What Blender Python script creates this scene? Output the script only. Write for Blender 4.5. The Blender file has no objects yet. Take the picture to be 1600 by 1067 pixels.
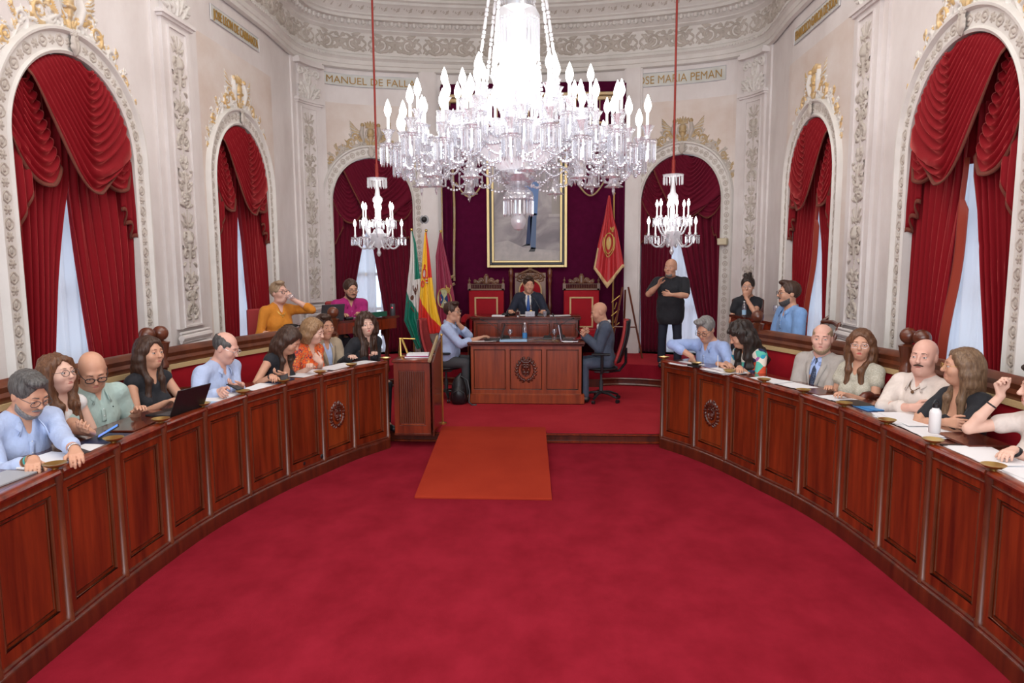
import bpy, math, random, numpy as np
from mathutils import Vector, Matrix
random.seed(7); rng = np.random.default_rng(7)
PI = math.pi
scene = bpy.context.scene
C = scene.collection
# ---------------------------------------------------------------- camera
cam_d = bpy.data.cameras.new('camera'); cam = bpy.data.objects.new('camera', cam_d); C.objects.link(cam)
cam_d.sensor_width = 36; cam_d.lens = 1108.2/1600*36; cam_d.clip_end = 200
cam.matrix_world = Matrix.Translation((0, 0, 2.3)) @ Matrix.Rotation(.060, 4, 'Z') @ Matrix.Rotation(PI/2-.1197, 4, 'X') @ Matrix.Rotation(-.00548, 4, 'Z')
scene.camera = cam
# ---------------------------------------------------------------- world, lights, exposure
w = bpy.data.worlds.new('sky'); scene.world = w; w.use_nodes = True
w.node_tree.nodes['Background'].inputs[0].default_value = (.72, .84, 1, 1)
w.node_tree.nodes['Background'].inputs[1].default_value = 2.2
scene.view_settings.view_transform = 'Standard'; scene.view_settings.look = 'None'
scene.view_settings.exposure = -.08; scene.view_settings.gamma = 1
scene.view_settings.use_curve_mapping = False
def lamp(kind, name, loc, power, size=.3, col=(1, 1, 1), rot=None, size_y=None):
    l = bpy.data.lights.new(name, kind); l.energy = power; l.color = col
    if kind == 'AREA':
        l.size = size
        if size_y: l.shape = 'RECTANGLE'; l.size_y = size_y
    else: l.shadow_soft_size = size
    o = bpy.data.objects.new(name, l); C.objects.link(o); o.location = loc
    if rot: o.rotation_euler = rot
    return o
AX = -.45
lamp('AREA', 'ceiling_fill_light', (AX, 4.5, 7.3), 385, 5, (1, .95, .9), (0, 0, 0), 8)  # added soft fill under the unseen ceiling; no lantern is built there
lamp('AREA', 'rear_fill_light', (AX, -2.6, 3.6), 300, 6, (1, .96, .93), (math.radians(82), 0, 0), 4)  # added fill panel behind the camera, at the open end of the room
lamp('POINT', 'main_chandelier_light', (-.375, 7.5, 4.1), 225, .5, (1, .93, .9))
lamp('POINT', 'left_small_chandelier_light', (-2.73, 11, 3.0), 22, .25, (1, .93, .9))
lamp('POINT', 'right_small_chandelier_light', (1.78, 11, 3.0), 22, .25, (1, .93, .9))
scene.cycles.max_bounces = 7; scene.cycles.transparent_max_bounces = 24
scene.cycles.sample_clamp_indirect = 6
# ---------------------------------------------------------------- materials
def mat(name, col, rough=.5, metal=0, sheen=0, coat=0, trans=0, emit=None, es=0, var=None, vscale=(5, 5, 5), bump=0, bscale=(60, 60, 60), spec=.5, detail=4, bdist=.01, sheen_col=None, alpha=1):
    m = bpy.data.materials.new(name); m.use_nodes = True
    nt = m.node_tree; b = nt.nodes['Principled BSDF']
    b.inputs['Base Color'].default_value = (*col, 1); b.inputs['Roughness'].default_value = rough
    b.inputs['Metallic'].default_value = metal; b.inputs['Specular IOR Level'].default_value = spec
    b.inputs['Sheen Weight'].default_value = sheen; b.inputs['Coat Weight'].default_value = coat
    b.inputs['Coat Roughness'].default_value = .12
    if sheen: b.inputs['Sheen Roughness'].default_value = .35
    if sheen_col: b.inputs['Sheen Tint'].default_value = (*sheen_col, 1)
    b.inputs['Transmission Weight'].default_value = trans; b.inputs['Alpha'].default_value = alpha
    if emit: b.inputs['Emission Color'].default_value = (*emit, 1); b.inputs['Emission Strength'].default_value = es
    tc = nt.nodes.new('ShaderNodeTexCoord')
    if var:
        mp = nt.nodes.new('ShaderNodeMapping'); mp.inputs['Scale'].default_value = vscale
        n = nt.nodes.new('ShaderNodeTexNoise'); n.inputs['Scale'].default_value = 1; n.inputs['Detail'].default_value = detail; n.inputs['Roughness'].default_value = .6
        r = nt.nodes.new('ShaderNodeValToRGB')
        r.color_ramp.elements[0].position = .3; r.color_ramp.elements[0].color = (*col, 1)
        r.color_ramp.elements[1].position = .7; r.color_ramp.elements[1].color = (*var, 1)
        nt.links.new(tc.outputs['Object'], mp.inputs[0]); nt.links.new(mp.outputs[0], n.inputs[0])
        nt.links.new(n.outputs[0], r.inputs[0]); nt.links.new(r.outputs[0], b.inputs['Base Color'])
    if bump:
        mp = nt.nodes.new('ShaderNodeMapping'); mp.inputs['Scale'].default_value = bscale
        n = nt.nodes.new('ShaderNodeTexNoise'); n.inputs['Scale'].default_value = 1; n.inputs['Detail'].default_value = 3
        bp = nt.nodes.new('ShaderNodeBump'); bp.inputs['Strength'].default_value = bump; bp.inputs['Distance'].default_value = bdist
        nt.links.new(tc.outputs['Object'], mp.inputs[0]); nt.links.new(mp.outputs[0], n.inputs[0])
        nt.links.new(n.outputs[0], bp.inputs['Height']); nt.links.new(bp.outputs[0], b.inputs['Normal'])
    m['bsdf'] = b.name
    return m
M = {}
M['marble'] = mat('pale_marble', (.575, .52, .495), .45, var=(.71, .67, .65), vscale=(1.6, 1.6, 1.0), detail=9, bump=.15, bscale=(8, 8, 8))
M['pink'] = mat('rose_stucco_marble', (.565, .455, .385), .45, var=(.70, .645, .605), vscale=(1.1, 1.1, 1.4), detail=10)
M['grey'] = mat('grey_marble', (.40, .40, .42), .3, var=(.62, .61, .62), vscale=(2, 2, 1), detail=9)
M['carved'] = mat('carved_plaster', (.38, .335, .285), .6, var=(.50, .45, .40), vscale=(3, 3, 3))
M['frame'] = mat('carved_frame_ground', (.58, .55, .51), .55, var=(.66, .63, .59), vscale=(3, 3, 3))
M['gilt'] = mat('gilded_plaster', (.58, .36, .12), .42, metal=.3, var=(.60, .47, .30), vscale=(9, 9, 9))
M['goldleaf'] = mat('dull_gold', (.42, .28, .11), .5, metal=.25, var=(.45, .36, .24), vscale=(9, 9, 9))
M['ceil'] = mat('cove_plaster', (.50, .47, .40), .7, var=(.55, .53, .46), vscale=(.6, .6, .6))
M['carpet'] = mat('red_carpet', (.20, .006, .015), 1, var=(.285, .012, .027), vscale=(3, 2.2, 1.4), detail=12, bump=.6, bscale=(260, 260, 260), spec=.1, bdist=.004)
M['carpet2'] = mat('dais_carpet', (.34, .016, .026), 1, var=(.44, .028, .04), vscale=(1.7, 1.7, 1.7), detail=12, bump=.6, bscale=(260, 260, 260), spec=.1, bdist=.004)
M['ramp'] = mat('orange_red_carpet', (.30, .026, .012), 1, var=(.37, .036, .016), vscale=(1.5, 1.5, 1.5), detail=12, bump=.6, bscale=(200, 200, 200), spec=.1, bdist=.004)
def wood(name, c0, c1, scale=(14, 14, 1.1), rough=.28, coat=.35):
    return mat(name, c0, rough, coat=coat, var=c1, vscale=scale, detail=8)
M['wood'] = wood('mahogany', (.075, .009, .003), (.27, .036, .008))
M['wood_dk'] = wood('dark_mahogany', (.045, .008, .004), (.13, .022, .008))
M['wood_top'] = wood('polished_mahogany_top', (.05, .010, .006), (.15, .028, .012), (2, 2, 2), .18, .6)
M['wood_or'] = wood('orange_mahogany', (.15, .022, .005), (.36, .065, .013))
M['wood_br'] = wood('carved_walnut', (.10, .045, .022), (.20, .09, .045), (6, 6, 2), .4, .2)
M['wood_md'] = wood('brown_walnut', (.07, .017, .008), (.17, .045, .018), (6, 6, 2), .3, .3)
M['velvet'] = mat('crimson_velvet', (.20, .003, .008), .7, sheen=.9, sheen_col=(1, .20, .18), bump=.3, bscale=(90, 90, 30), bdist=.003, spec=.15)
M['velvet2'] = mat('wine_velvet', (.12, .004, .018), .8, sheen=.5, sheen_col=(.9, .2, .3), spec=.15)
M['purple'] = mat('deep_purple_velvet', (.065, .002, .022), .9, sheen=.15, sheen_col=(.8, .2, .4), var=(.085, .003, .03), vscale=(9, 9, 9), spec=.1)
M['uphol'] = mat('red_upholstery', (.36, .006, .014), .7, sheen=.4, sheen_col=(1, .2, .2), var=(.27, .004, .012), vscale=(3, 3, 3), spec=.2)
M['braid'] = mat('gold_braid', (.58, .40, .20), .6, bump=.6, bscale=(150, 150, 150))
M['fringe'] = mat('brown_fringe', (.16, .035, .02), .9, bump=.8, bscale=(250, 250, 20))
M['lining'] = mat('rust_lining', (.28, .030, .012), .6, sheen=.3)
def translucent(name, col, mix=.5):
    m = bpy.data.materials.new(name); m.use_nodes = True; nt = m.node_tree; nt.nodes.clear()
    o = nt.nodes.new('ShaderNodeOutputMaterial'); d = nt.nodes.new('ShaderNodeBsdfDiffuse'); t = nt.nodes.new('ShaderNodeBsdfTranslucent'); mx = nt.nodes.new('ShaderNodeMixShader')
    d.inputs[0].default_value = (*col, 1); t.inputs[0].default_value = (*col, 1); mx.inputs[0].default_value = mix
    nt.links.new(d.outputs[0], mx.inputs[1]); nt.links.new(t.outputs[0], mx.inputs[2]); nt.links.new(mx.outputs[0], o.inputs[0]); return m
M['sheer'] = translucent('white_sheer', (.80, .82, .86), .55)
def crystal(name, tint=(.90, .91, .95), tr=.46, gl=.38):
    m = bpy.data.materials.new(name); m.use_nodes = True; nt = m.node_tree; nt.nodes.clear()
    o = nt.nodes.new('ShaderNodeOutputMaterial'); t = nt.nodes.new('ShaderNodeBsdfTransparent'); g = nt.nodes.new('ShaderNodeBsdfGlossy'); d = nt.nodes.new('ShaderNodeBsdfTranslucent')
    t.inputs[0].default_value = (*tint, 1); g.inputs[0].default_value = (1, 1, 1, 1); g.inputs[1].default_value = .08; d.inputs[0].default_value = (.9, .92, .95, 1)
    d2 = nt.nodes.new('ShaderNodeBsdfDiffuse'); d2.inputs[0].default_value = (.9, .9, .93, 1)
    m0 = nt.nodes.new('ShaderNodeMixShader'); m0.inputs[0].default_value = .5
    nt.links.new(d.outputs[0], m0.inputs[1]); nt.links.new(d2.outputs[0], m0.inputs[2])
    m1 = nt.nodes.new('ShaderNodeMixShader'); m1.inputs[0].default_value = gl/(1-tr)
    nt.links.new(m0.outputs[0], m1.inputs[1]); nt.links.new(g.outputs[0], m1.inputs[2])
    m2 = nt.nodes.new('ShaderNodeMixShader'); m2.inputs[0].default_value = 1-tr
    nt.links.new(t.outputs[0], m2.inputs[1]); nt.links.new(m1.outputs[0], m2.inputs[2]); nt.links.new(m2.outputs[0], o.inputs[0]); return m
M['crystal'] = crystal('cut_crystal'); M['crystal2'] = crystal('milky_crystal', tr=.12, gl=.25)
M['glass'] = crystal('clear_glass', tr=.78, gl=.14)
M['bulb'] = mat('lit_bulb', (1, 1, 1), .4, emit=(1, .97, .95), es=9); M['bulb'].cycles.emission_sampling = 'NONE'
M['candle'] = mat('candle_sleeve', (.9, .9, .88), .4, emit=(1, .97, .95), es=.55); M['candle'].cycles.emission_sampling = 'NONE'
M['brass'] = mat('brass', (.62, .43, .13), .28, metal=.9)
M['silver'] = mat('silver', (.75, .75, .76), .22, metal=1)
M['black'] = mat('black_plastic', (.012, .012, .014), .4)
M['dkgrey'] = mat('dark_grey_plastic', (.05, .052, .058), .45)
M['white'] = mat('white_paint', (.78, .78, .78), .5)
M['paper'] = mat('white_paper', (.80, .80, .82), .7)
M['greyp'] = mat('grey_plastic', (.35, .36, .38), .4)
def pm(name, col, rough=.75, **k): 
    if name not in M: M[name] = mat(name, col, rough, **k)
    return M[name]
# ---------------------------------------------------------------- mesh helpers
class MB:
    def __init__(s): s.v = []; s.f = []; s.m = []; s.k = 0
    def add(s, V, F, k=None):
        o = len(s.v); s.v += [tuple(float(c) for c in p) for p in V]; s.f += [tuple(i+o for i in f) for f in F]; s.m += [s.k if k is None else k]*len(F); return s
    def box(s, x0, x1, y0, y1, z0, z1, k=None, T=None, bev=0):
        if bev:
            b = bev; P = []
            for (z, i) in ((z0, b), (z0+b, 0), (z1-b, 0), (z1, b)):
                a0, a1, c0, c1 = x0+i, x1-i, y0+i, y1-i; e = b if i == 0 else 0
                e = b*.6
                P.append([(a0+e, c0, z), (a1-e, c0, z), (a1, c0+e, z), (a1, c1-e, z), (a1-e, c1, z), (a0+e, c1, z), (a0, c1-e, z), (a0, c0+e, z)])
            V = [p for r in P for p in r]; F = [tuple(range(7, -1, -1)), tuple(range(24, 32))]
            for r in range(3):
                for i in range(8): F.append((r*8+i, r*8+(i+1) % 8, r*8+8+(i+1) % 8, r*8+8+i))
        else:
            V = [(x, y, z) for z in (z0, z1) for y in (y0, y1) for x in (x0, x1)]
            F = [(0, 2, 3, 1), (4, 5, 7, 6), (0, 1, 5, 4), (2, 6, 7, 3), (0, 4, 6, 2), (1, 3, 7, 5)]
        if T: V = [T(p) for p in V]
        return s.add(V, F, k)
    def tube(s, P, R, n=8, k=None, cap=True, closed=False, flat=1.0):
        P = [Vector(p) for p in P]; N = len(P)
        if not hasattr(R, '__len__'): R = [R]*N
        V = []; up = None
        for i, p in enumerate(P):
            a = P[i-1] if (i or closed) else p; b = P[(i+1) % N] if (i < N-1 or closed) else p
            t = (b-a); t = t.normalized() if t.length > 1e-9 else Vector((0, 0, 1))
            if up is None: up = t.orthogonal().normalized() if abs(t.z) > .95 else Vector((0, 0, 1))
            x = up.cross(t); x = x.normalized() if x.length > 1e-6 else t.orthogonal().normalized()
            y = t.cross(x).normalized(); up = y
            for j in range(n):
                a_ = 2*PI*j/n; V.append(p + x*(math.cos(a_)*R[i]) + y*(math.sin(a_)*R[i]*flat))
        F = []
        for i in range(N if closed else N-1):
            i2 = (i+1) % N
            for j in range(n): F.append((i*n+j, i*n+(j+1) % n, i2*n+(j+1) % n, i2*n+j))
        if cap and not closed: F += [tuple(range(n-1, -1, -1)), tuple(range((N-1)*n, N*n))]
        return s.add(V, F, k)
    def lathe(s, prof, c=(0, 0, 0), n=16, k=None, axis=None, wob=None):
        V = []; c = Vector(c)
        Q = Vector((0, 0, 1)).rotation_difference(Vector(axis)).to_matrix() if axis else None
        for (r, z) in prof:
            for j in range(n):
                a = 2*PI*j/n; rr = r*(wob(a) if wob else 1); p = Vector((rr*math.cos(a), rr*math.sin(a), z))
                V.append(c + (Q @ p if Q else p))
        F = [(i*n+j, i*n+(j+1) % n, (i+1)*n+(j+1) % n, (i+1)*n+j) for i in range(len(prof)-1) for j in range(n)]
        if prof[0][0] > 1e-5: F.append(tuple(range(n-1, -1, -1)))
        if prof[-1][0] > 1e-5: F.append(tuple(range((len(prof)-1)*n, len(prof)*n)))
        return s.add(V, F, k)
    def ball(s, c, r, n=12, k=None):
        rx, ry, rz = r if hasattr(r, '__len__') else (r, r, r); m = max(4, n//2); V = []; F = []
        for i in range(m+1):
            t = PI*i/m
            for j in range(n): V.append((c[0]+rx*math.sin(t)*math.cos(2*PI*j/n), c[1]+ry*math.sin(t)*math.sin(2*PI*j/n), c[2]-rz*math.cos(t)))
        F = [(i*n+j, i*n+(j+1) % n, (i+1)*n+(j+1) % n, (i+1)*n+j) for i in range(m) for j in range(n)]
        return s.add(V, F, k)
    def grid(s, fn, nu, nv, k=None, thick=0):
        V = [fn(i/nu, j/nv) for j in range(nv+1) for i in range(nu+1)]
        F = [(j*(nu+1)+i, j*(nu+1)+i+1, (j+1)*(nu+1)+i+1, (j+1)*(nu+1)+i) for j in range(nv) for i in range(nu)]
        return s.add(V, F, k)
    def prism(s, pts, h0, h1, T=None, k=None):   # 2D outline extruded
        n = len(pts); V = [(x, y, h0) for x, y in pts]+[(x, y, h1) for x, y in pts]
        if T: V = [T(p) for p in V]
        return s.add(V, [tuple(range(n-1, -1, -1)), tuple(range(n, 2*n))]+[(i, (i+1) % n, n+(i+1) % n, n+i) for i in range(n)], k)
    def obj(s, name, mats, parent=None, smooth=True, clean=True, ang=40):
        me = bpy.data.meshes.new(name); me.from_pydata(s.v, [], s.f)
        if not hasattr(mats, '__len__'): mats = [mats]
        for m in mats: me.materials.append(m)
        me.polygons.foreach_set('material_index', s.m)
        me.validate(); me.update()
        if smooth:
            me.polygons.foreach_set('use_smooth', [True]*len(me.polygons))
            try: me.set_sharp_from_angle(angle=math.radians(ang))
            except Exception: pass
        o = bpy.data.objects.new(name, me); C.objects.link(o)
        if parent: o.parent = parent
        return o
def solid(o, t, off=0):
    m = o.modifiers.new('s', 'SOLIDIFY'); m.thickness = t; m.offset = off; return o
def tag(o, label, cat, group=None):
    o['label'] = label; o['category'] = cat
    if group: o['group'] = group
    return o
def thing(name, label, cat, loc=(0, 0, 0), rz=0, group=None):
    o = bpy.data.objects.new(name, None); C.objects.link(o); o.location = loc; o.rotation_euler = (0, 0, rz); o.empty_display_size = .1
    return tag(o, label, cat, group)
def struct(o): o['kind'] = 'structure'; return o
def copy_tree(r, loc=None, rz=None, parent=None):
    c = r.copy(); C.objects.link(c)
    if parent: c.parent = parent
    for ch in r.children: copy_tree(ch, parent=c)
    if loc is not None: c.location = loc
    if rz is not None: c.rotation_euler = (0, 0, rz)
    return c
def lerp(a, b, t): return a+(b-a)*t
# ---------------------------------------------------------------- wall plan
RP = [(0, 13.42), (.8, 13.40), (1.6, 13.28), (2.3, 13.12), (2.95, 12.92), (3.45, 12.66), (3.75, 12.32), (3.88, 11.9), (3.86, 11.3), (3.82, 10.7)]
def catmull(P, n):
    P = [np.array(p, float) for p in P]; P = [P[0]*2-P[1]]+P+[P[-1]*2-P[-2]]; out = []
    for i in range(1, len(P)-2):
        for k in range(n):
            t = k/n; a, b, c, d = P[i-1:i+3]
            out.append(.5*((2*b)+(c-a)*t+(2*a-5*b+4*c-d)*t*t+(3*b-a-3*c+d)*t**3))
    out.append(P[-2]); return out
_h = catmull([(-.8, 13.38)]+RP, 12)[12:]
_h = [np.array(p) for p in _h]+[np.array((3.82, 10.7-.25*i)) for i in range(1, 56)]
PL = np.array([(AX-p[0], p[1]) for p in _h[::-1]]+[(AX+p[0], p[1]) for p in _h[1:]])
_d = np.r_[0, np.cumsum(np.linalg.norm(np.diff(PL, axis=0), axis=1))]; SS = _d-_d[-1]/2
TN = np.gradient(PL, axis=0); TN /= np.linalg.norm(TN, axis=1)[:, None]; NN = np.stack([TN[:, 1], -TN[:, 0]], 1)
SMAX = SS[-1]
def wp(s, n=0.):
    x = np.interp(s, SS, PL[:, 0]); y = np.interp(s, SS, PL[:, 1]); nx = np.interp(s, SS, NN[:, 0]); ny = np.interp(s, SS, NN[:, 1])
    l = math.hypot(nx, ny); return (x+nx/l*n, y+ny/l*n)
def W3(s, z, n=0.): p = wp(s, n); return (p[0], p[1], z)
def s_side(y): return SMAX-(y-PL[-1, 1])     # right side wall at this y (negative = left wall)
def s_back(xr):   # back wall at AX+xr
    m = np.abs(SS) < s_side(12.2); return float(np.interp(AX+xr, PL[m, 0], SS[m]))
def s_near(x, y): return float(SS[np.argmin((PL[:, 0]-x)**2+(PL[:, 1]-y)**2)])
# ---------------------------------------------------------------- floor and daises
def slab(pts, z0, z1, name, mats, edge_k=1):
    mb = MB(); n = len(pts); V = [(x, y, z0) for x, y in pts]+[(x, y, z1) for x, y in pts]
    mb.add(V, [tuple(range(n, 2*n))], 0); mb.add(V, [(i, (i+1) % n, n+(i+1) % n, n+i) for i in range(n)], edge_k)
    return struct(mb.obj(name, mats, smooth=False))
slab([(-6, -3), (5, -3), (5, 15), (-6, 15)], -.1, 0, 'floor', [M['carpet'], M['carpet']])
# low dais carries the desks' upper end; its front edge shows between the desks
LOW = .145
struct(MB().box(-2.1, 1.36, 8.6, 13.6, 0, LOW-.012).obj('trim_1', M['wood_dk'], smooth=False))
slab([(-2.1, 8.585), (1.36, 8.585), (1.5, 8.75), (2.4, 8.75), (2.4, 13.6), (-3.2, 13.6), (-3.2, 8.75), (-2.1, 8.75)], LOW-.02, LOW, 'trim_2', [M['carpet2'], M['carpet2']])
mb = MB(); mb.box(-2.0, 1.3, 8.572, 8.6, 0, .03, bev=.008); mb.box(-2.0, 1.3, 8.575, 8.6, .095, .118, bev=.006); struct(mb.obj('trim_3', M['wood']))
# upper dais: curved step behind the desks
HI = .5
step = catmull([(2.6, 10.7), (2.25, 11.15), (1.73, 11.62), (1.15, 12.1), (.5, 12.45), (-.45, 12.5)], 8)
front = [(-1.9, 11.75), (-1.9, 11.2), (1.0, 11.2), (1.0, 11.75)]
R_ = [tuple(p) for p in catmull([(3.4, 10.0), (2.62, 10.55), (2.25, 11.1), (1.75, 11.6), (1.15, 11.78), (.75, 11.72)], 6)]
Lf = [(2*AX-x, y) for x, y in R_][::-1]
pts = R_+[(.75, 11.6), (2*AX-.75, 11.6)]+Lf+[(-4.4, 10.0), (-4.4, 13.8), (3.4, 13.8)]
def offs(P, d):
    P = np.array(P); t = np.gradient(P, axis=0); t /= np.linalg.norm(t, axis=1)[:, None]; return [tuple(p) for p in P+np.stack([-t[:, 1], t[:, 0]], 1)*d]
slab(pts[::-1], LOW, .275, 'trim_4', [M['wood_dk'], M['wood_dk']])
slab([(x, y+.02) for x, y in pts][::-1], .275, HI, 'trim_5', [M['carpet2'], M['carpet']])
mb = MB(); mb.tube([(x, y-.012, .262) for x, y in R_], .016, 6); mb.tube([(x, y-.012, .262) for x, y in Lf], .016, 6)
mb.tube([(x, y-.012, .165) for x, y in R_], .02, 6); mb.tube([(x, y-.012, .165) for x, y in Lf], .02, 6); struct(mb.obj('trim_6', M['wood_md']))
# side galleries behind the benches
gl = [(-4.4, -2), (-3.95, -2), (-3.95, 5.8), (-3.8, 7.2), (-3.4, 8.5), (-2.95, 9.4), (-3.1, 10.2), (-4.4, 10.2)]
slab(gl, 0, HI, 'trim_7', [M['carpet2'], M['wood_dk']])
gr = [(3.5, -2), (3.5, 10.2), (2.6, 10.2), (2.2, 9.3), (2.55, 8.3), (2.95, 7.0), (3.15, 5.6), (3.25, -2)]
slab(gr, 0, HI, 'trim_8', [M['carpet2'], M['wood_dk']])
# ---------------------------------------------------------------- walls with arched openings
ZS = 3.26; SILL = HI; WN = 1.64
WINS = [('left near', -s_side(6.28), .82), ('left far', -s_side(9.68), .82), ('back left', s_back(-2.86), .73), ('back right', s_back(2.70), .71), ('right far', s_side(9.75), .82), ('right near', s_side(6.28), .82)]
def arch_z(s):
    for _, c, r in WINS:
        if abs(s-c) < r-1e-6: return ZS + math.sqrt(max(0, 1-((s-c)/r)**2))*.82
    return None
scol = set(np.round(np.arange(-SMAX, SMAX+.01, .12), 4))
for _, c, r in WINS:
    scol = {s for s in scol if not (c-r-.03 < s < c+r+.03)}
    scol |= {c+r*math.sin(t) for t in np.linspace(-PI/2, PI/2, 33)}
scol = sorted(scol); ZT = 5.62; ZTOP = 7.5
pil_s = [-s_side(8.0), -s_side(11.35)-.55, s_back(-1.95), s_back(1.95), s_side(11.35)+.55, s_side(8.08), -s_side(4.5), s_side(4.5)]
def wallmat(s, z):
    if z > 5.0: return 0
    for _, c, r in WINS:
        if abs(s-c) < (1.13 if r > .8 else .97): return 1 if z > 1.17 and abs(c) < s_side(7) else 0
    return 2 if z < 1.17 and abs(s) < s_back(2.1) else 0
walls = {'wall_left': MB(), 'wall_back': MB(), 'wall_right': MB()}
for a, b in zip(scol[:-1], scol[1:]):
    m_ = .5*(a+b); mb = walls['wall_left' if m_ < -s_side(11.5) else 'wall_right' if m_ > s_side(11.5) else 'wall_back']
    if arch_z(m_) is None: bands = [((z0, z0), (z1, z1)) for z0, z1 in ((0, 1.17), (1.17, 5.0), (5.0, ZT), (ZT, ZTOP))]
    else:
        za, zb = arch_z(a) or ZS, arch_z(b) or ZS
        bands = [((0, 0), (SILL, SILL)), ((za, zb), (5.0, 5.0)), ((5.0, 5.0), (ZT, ZT)), ((ZT, ZT), (ZTOP, ZTOP))]
    for (l0, l1), (h0, h1) in bands:
        mb.add([W3(a, l0), W3(b, l1), W3(b, h1), W3(a, h0)], [(0, 1, 2, 3)], wallmat(m_, .5*(l0+h0)+.01))
for k, mb in walls.items(): struct(mb.obj(k, [M['marble'], M['pink'], M['grey']], smooth=False))
# reveals
for i, (nm, c, r) in enumerate(WINS):
    mb = MB(); path = [(-r, SILL)]+[(-r*math.cos(t), ZS+.82*math.sin(t)) for t in np.linspace(0, PI, 33)]+[(r, SILL)]
    for (u0, z0), (u1, z1) in zip(path[:-1], path[1:]):
        mb.add([W3(c+u0, z0), W3(c+u1, z1), W3(c+u1, z1, -.4), W3(c+u0, z0, -.4)], [(0, 1, 2, 3)])
    mb.add([W3(c-r, SILL), W3(c+r, SILL), W3(c+r, SILL, -.4), W3(c-r, SILL, -.4)], [(0, 1, 2, 3)])
    root = struct(mb.obj('window_%d' % (i+1), M['frame'], smooth=False))
    # glazed french window: stiles, rails, panes
    f = MB()
    def bar(u0, u1, z0, z1):
        f.add([W3(c+u, z, n) for n in (-.36, -.31) for u, z in ((u0, z0), (u1, z0), (u1, z1), (u0, z1))], [(0, 1, 2, 3), (7, 6, 5, 4), (0, 4, 5, 1), (1, 5, 6, 2), (2, 6, 7, 3), (3, 7, 4, 0)])
    for u in (-r, -.04, r-.07): bar(u, u+.07, SILL, ZS)
    for z in (SILL, 1.3, 1.95, 2.6, ZS-.03): bar(-r, r, z, z+.06)
    for t in np.linspace(PI/6, 5*PI/6, 5): f.tube([W3(c, ZS, -.335), W3(c-(r-.03)*math.cos(t), ZS+.8*math.sin(t), -.335)], .02, 6)
    f.obj('window_frame', M['white'], root)
    g = MB(); g.add([W3(c-r, SILL, -.34), W3(c+r, SILL, -.34), W3(c+r, ZS+.82, -.34), W3(c-r, ZS+.82, -.34)], [(0, 1, 2, 3)]); g.obj('window_glass', M['glass'], root)
# ---------------------------------------------------------------- relief carving
def relief(Wd, Hh, res, strokes):
    nx, ny = int(Wd/res)+1, int(Hh/res)+1; Hm = np.zeros((ny, nx)); G = np.zeros((ny, nx))
    for st in strokes:
        P = np.array(st[0], float); R = np.array(st[1], float)*np.ones(len(P)); hs = st[2] if len(st) > 2 else 1; gold = st[3] if len(st) > 3 else 0
        # densify
        Q = []; 
        for a, b, ra, rb in zip(P[:-1], P[1:], R[:-1], R[1:]):
            k = max(1, int(np.hypot(*(b-a))/(res*.8)))
            for t in range(k): Q.append((*(a+(b-a)*t/k), ra+(rb-ra)*t/k))
        Q.append((*P[-1], R[-1]))
        for x, y, r in Q:
            i0, i1 = max(0, int((x-r)/res)), min(nx-1, int((x+r)/res)+1); j0, j1 = max(0, int((y-r)/res)), min(ny-1, int((y+r)/res)+1)
            if i1 <= i0 or j1 <= j0: continue
            X = np.arange(i0, i1+1)*res-x; Y = np.arange(j0, j1+1)*res-y
            d = 1-(X[None, :]**2+Y[:, None]**2)/(r*r+1e-9); h = np.where(d > 0, np.sqrt(np.maximum(d, 0))*r*hs, 0)
            sub = Hm[j0:j1+1, i0:i1+1]; mk = h > sub; sub[mk] = h[mk]; G[j0:j1+1, i0:i1+1][mk] = gold
    return Hm, G
def relief_mesh(mb, Hm, G, res, fn, base=-.002, kg=1, k0=0):
    ny, nx = Hm.shape; idx = -np.ones((ny, nx), int); V = []; F = []; K = []
    on = Hm > 0; cell = on[:-1, :-1] | on[1:, :-1] | on[:-1, 1:] | on[1:, 1:]
    for j, i in zip(*np.nonzero(cell)):
        q = []
        for dj, di in ((0, 0), (0, 1), (1, 1), (1, 0)):
            a, b = j+dj, i+di
            if idx[a, b] < 0: idx[a, b] = len(V); V.append(fn(b*res, a*res, Hm[a, b] if on[a, b] else base))
            q.append(idx[a, b])
        F.append(tuple(q)); K.append(kg if G[j, i] > .5 else k0)
    o = len(mb.v); mb.v += [tuple(map(float, p)) for p in V]; mb.f += [tuple(x+o for x in f) for f in F]; mb.m += K
def spiral(cx, cy, r0, turns, a0, sgn=1, w0=.016, w1=.006, g=0, n=26):
    P = []; R = []
    for i in range(n+1):
        t = i/n; r = r0*(1-t)**.85+.012*r0; a = a0+sgn*turns*2*PI*t
        P.append((cx+r*math.cos(a), cy+r*math.sin(a))); R.append(w0+(w1-w0)*t)
    return [(P, R, 1, g), ([(cx-.001, cy), (cx+.001, cy)], max(w1*2.2, .010), 1, g)]
def leaf(x, y, a, L, wd, bend=0, g=0, n=7):
    P = []; R = []
    for i in range(n+1):
        t = i/n; aa = a+bend*t; P.append((x, y)); R.append(wd*(math.sin(PI*min(1, t*.85+.15))**.8)*(1-.3*t)+.002); x += math.cos(aa)*L/n; y += math.sin(aa)*L/n
    return [(P, R, .8, g)]
def acanthus(x, y, a, L, wd, bend=0, g=0):
    S = leaf(x, y, a, L, wd*.55, bend, g)
    for t, sd in ((.15, 1), (.15, -1), (.4, 1), (.4, -1), (.65, 1), (.65, -1)):
        aa = a+bend*t; S += leaf(x+math.cos(aa)*L*t, y+math.sin(aa)*L*t, aa+sd*.8, L*.36*(1.1-t*.5), wd*.42, -sd*.5+bend*.3, g)
    return S
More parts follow.
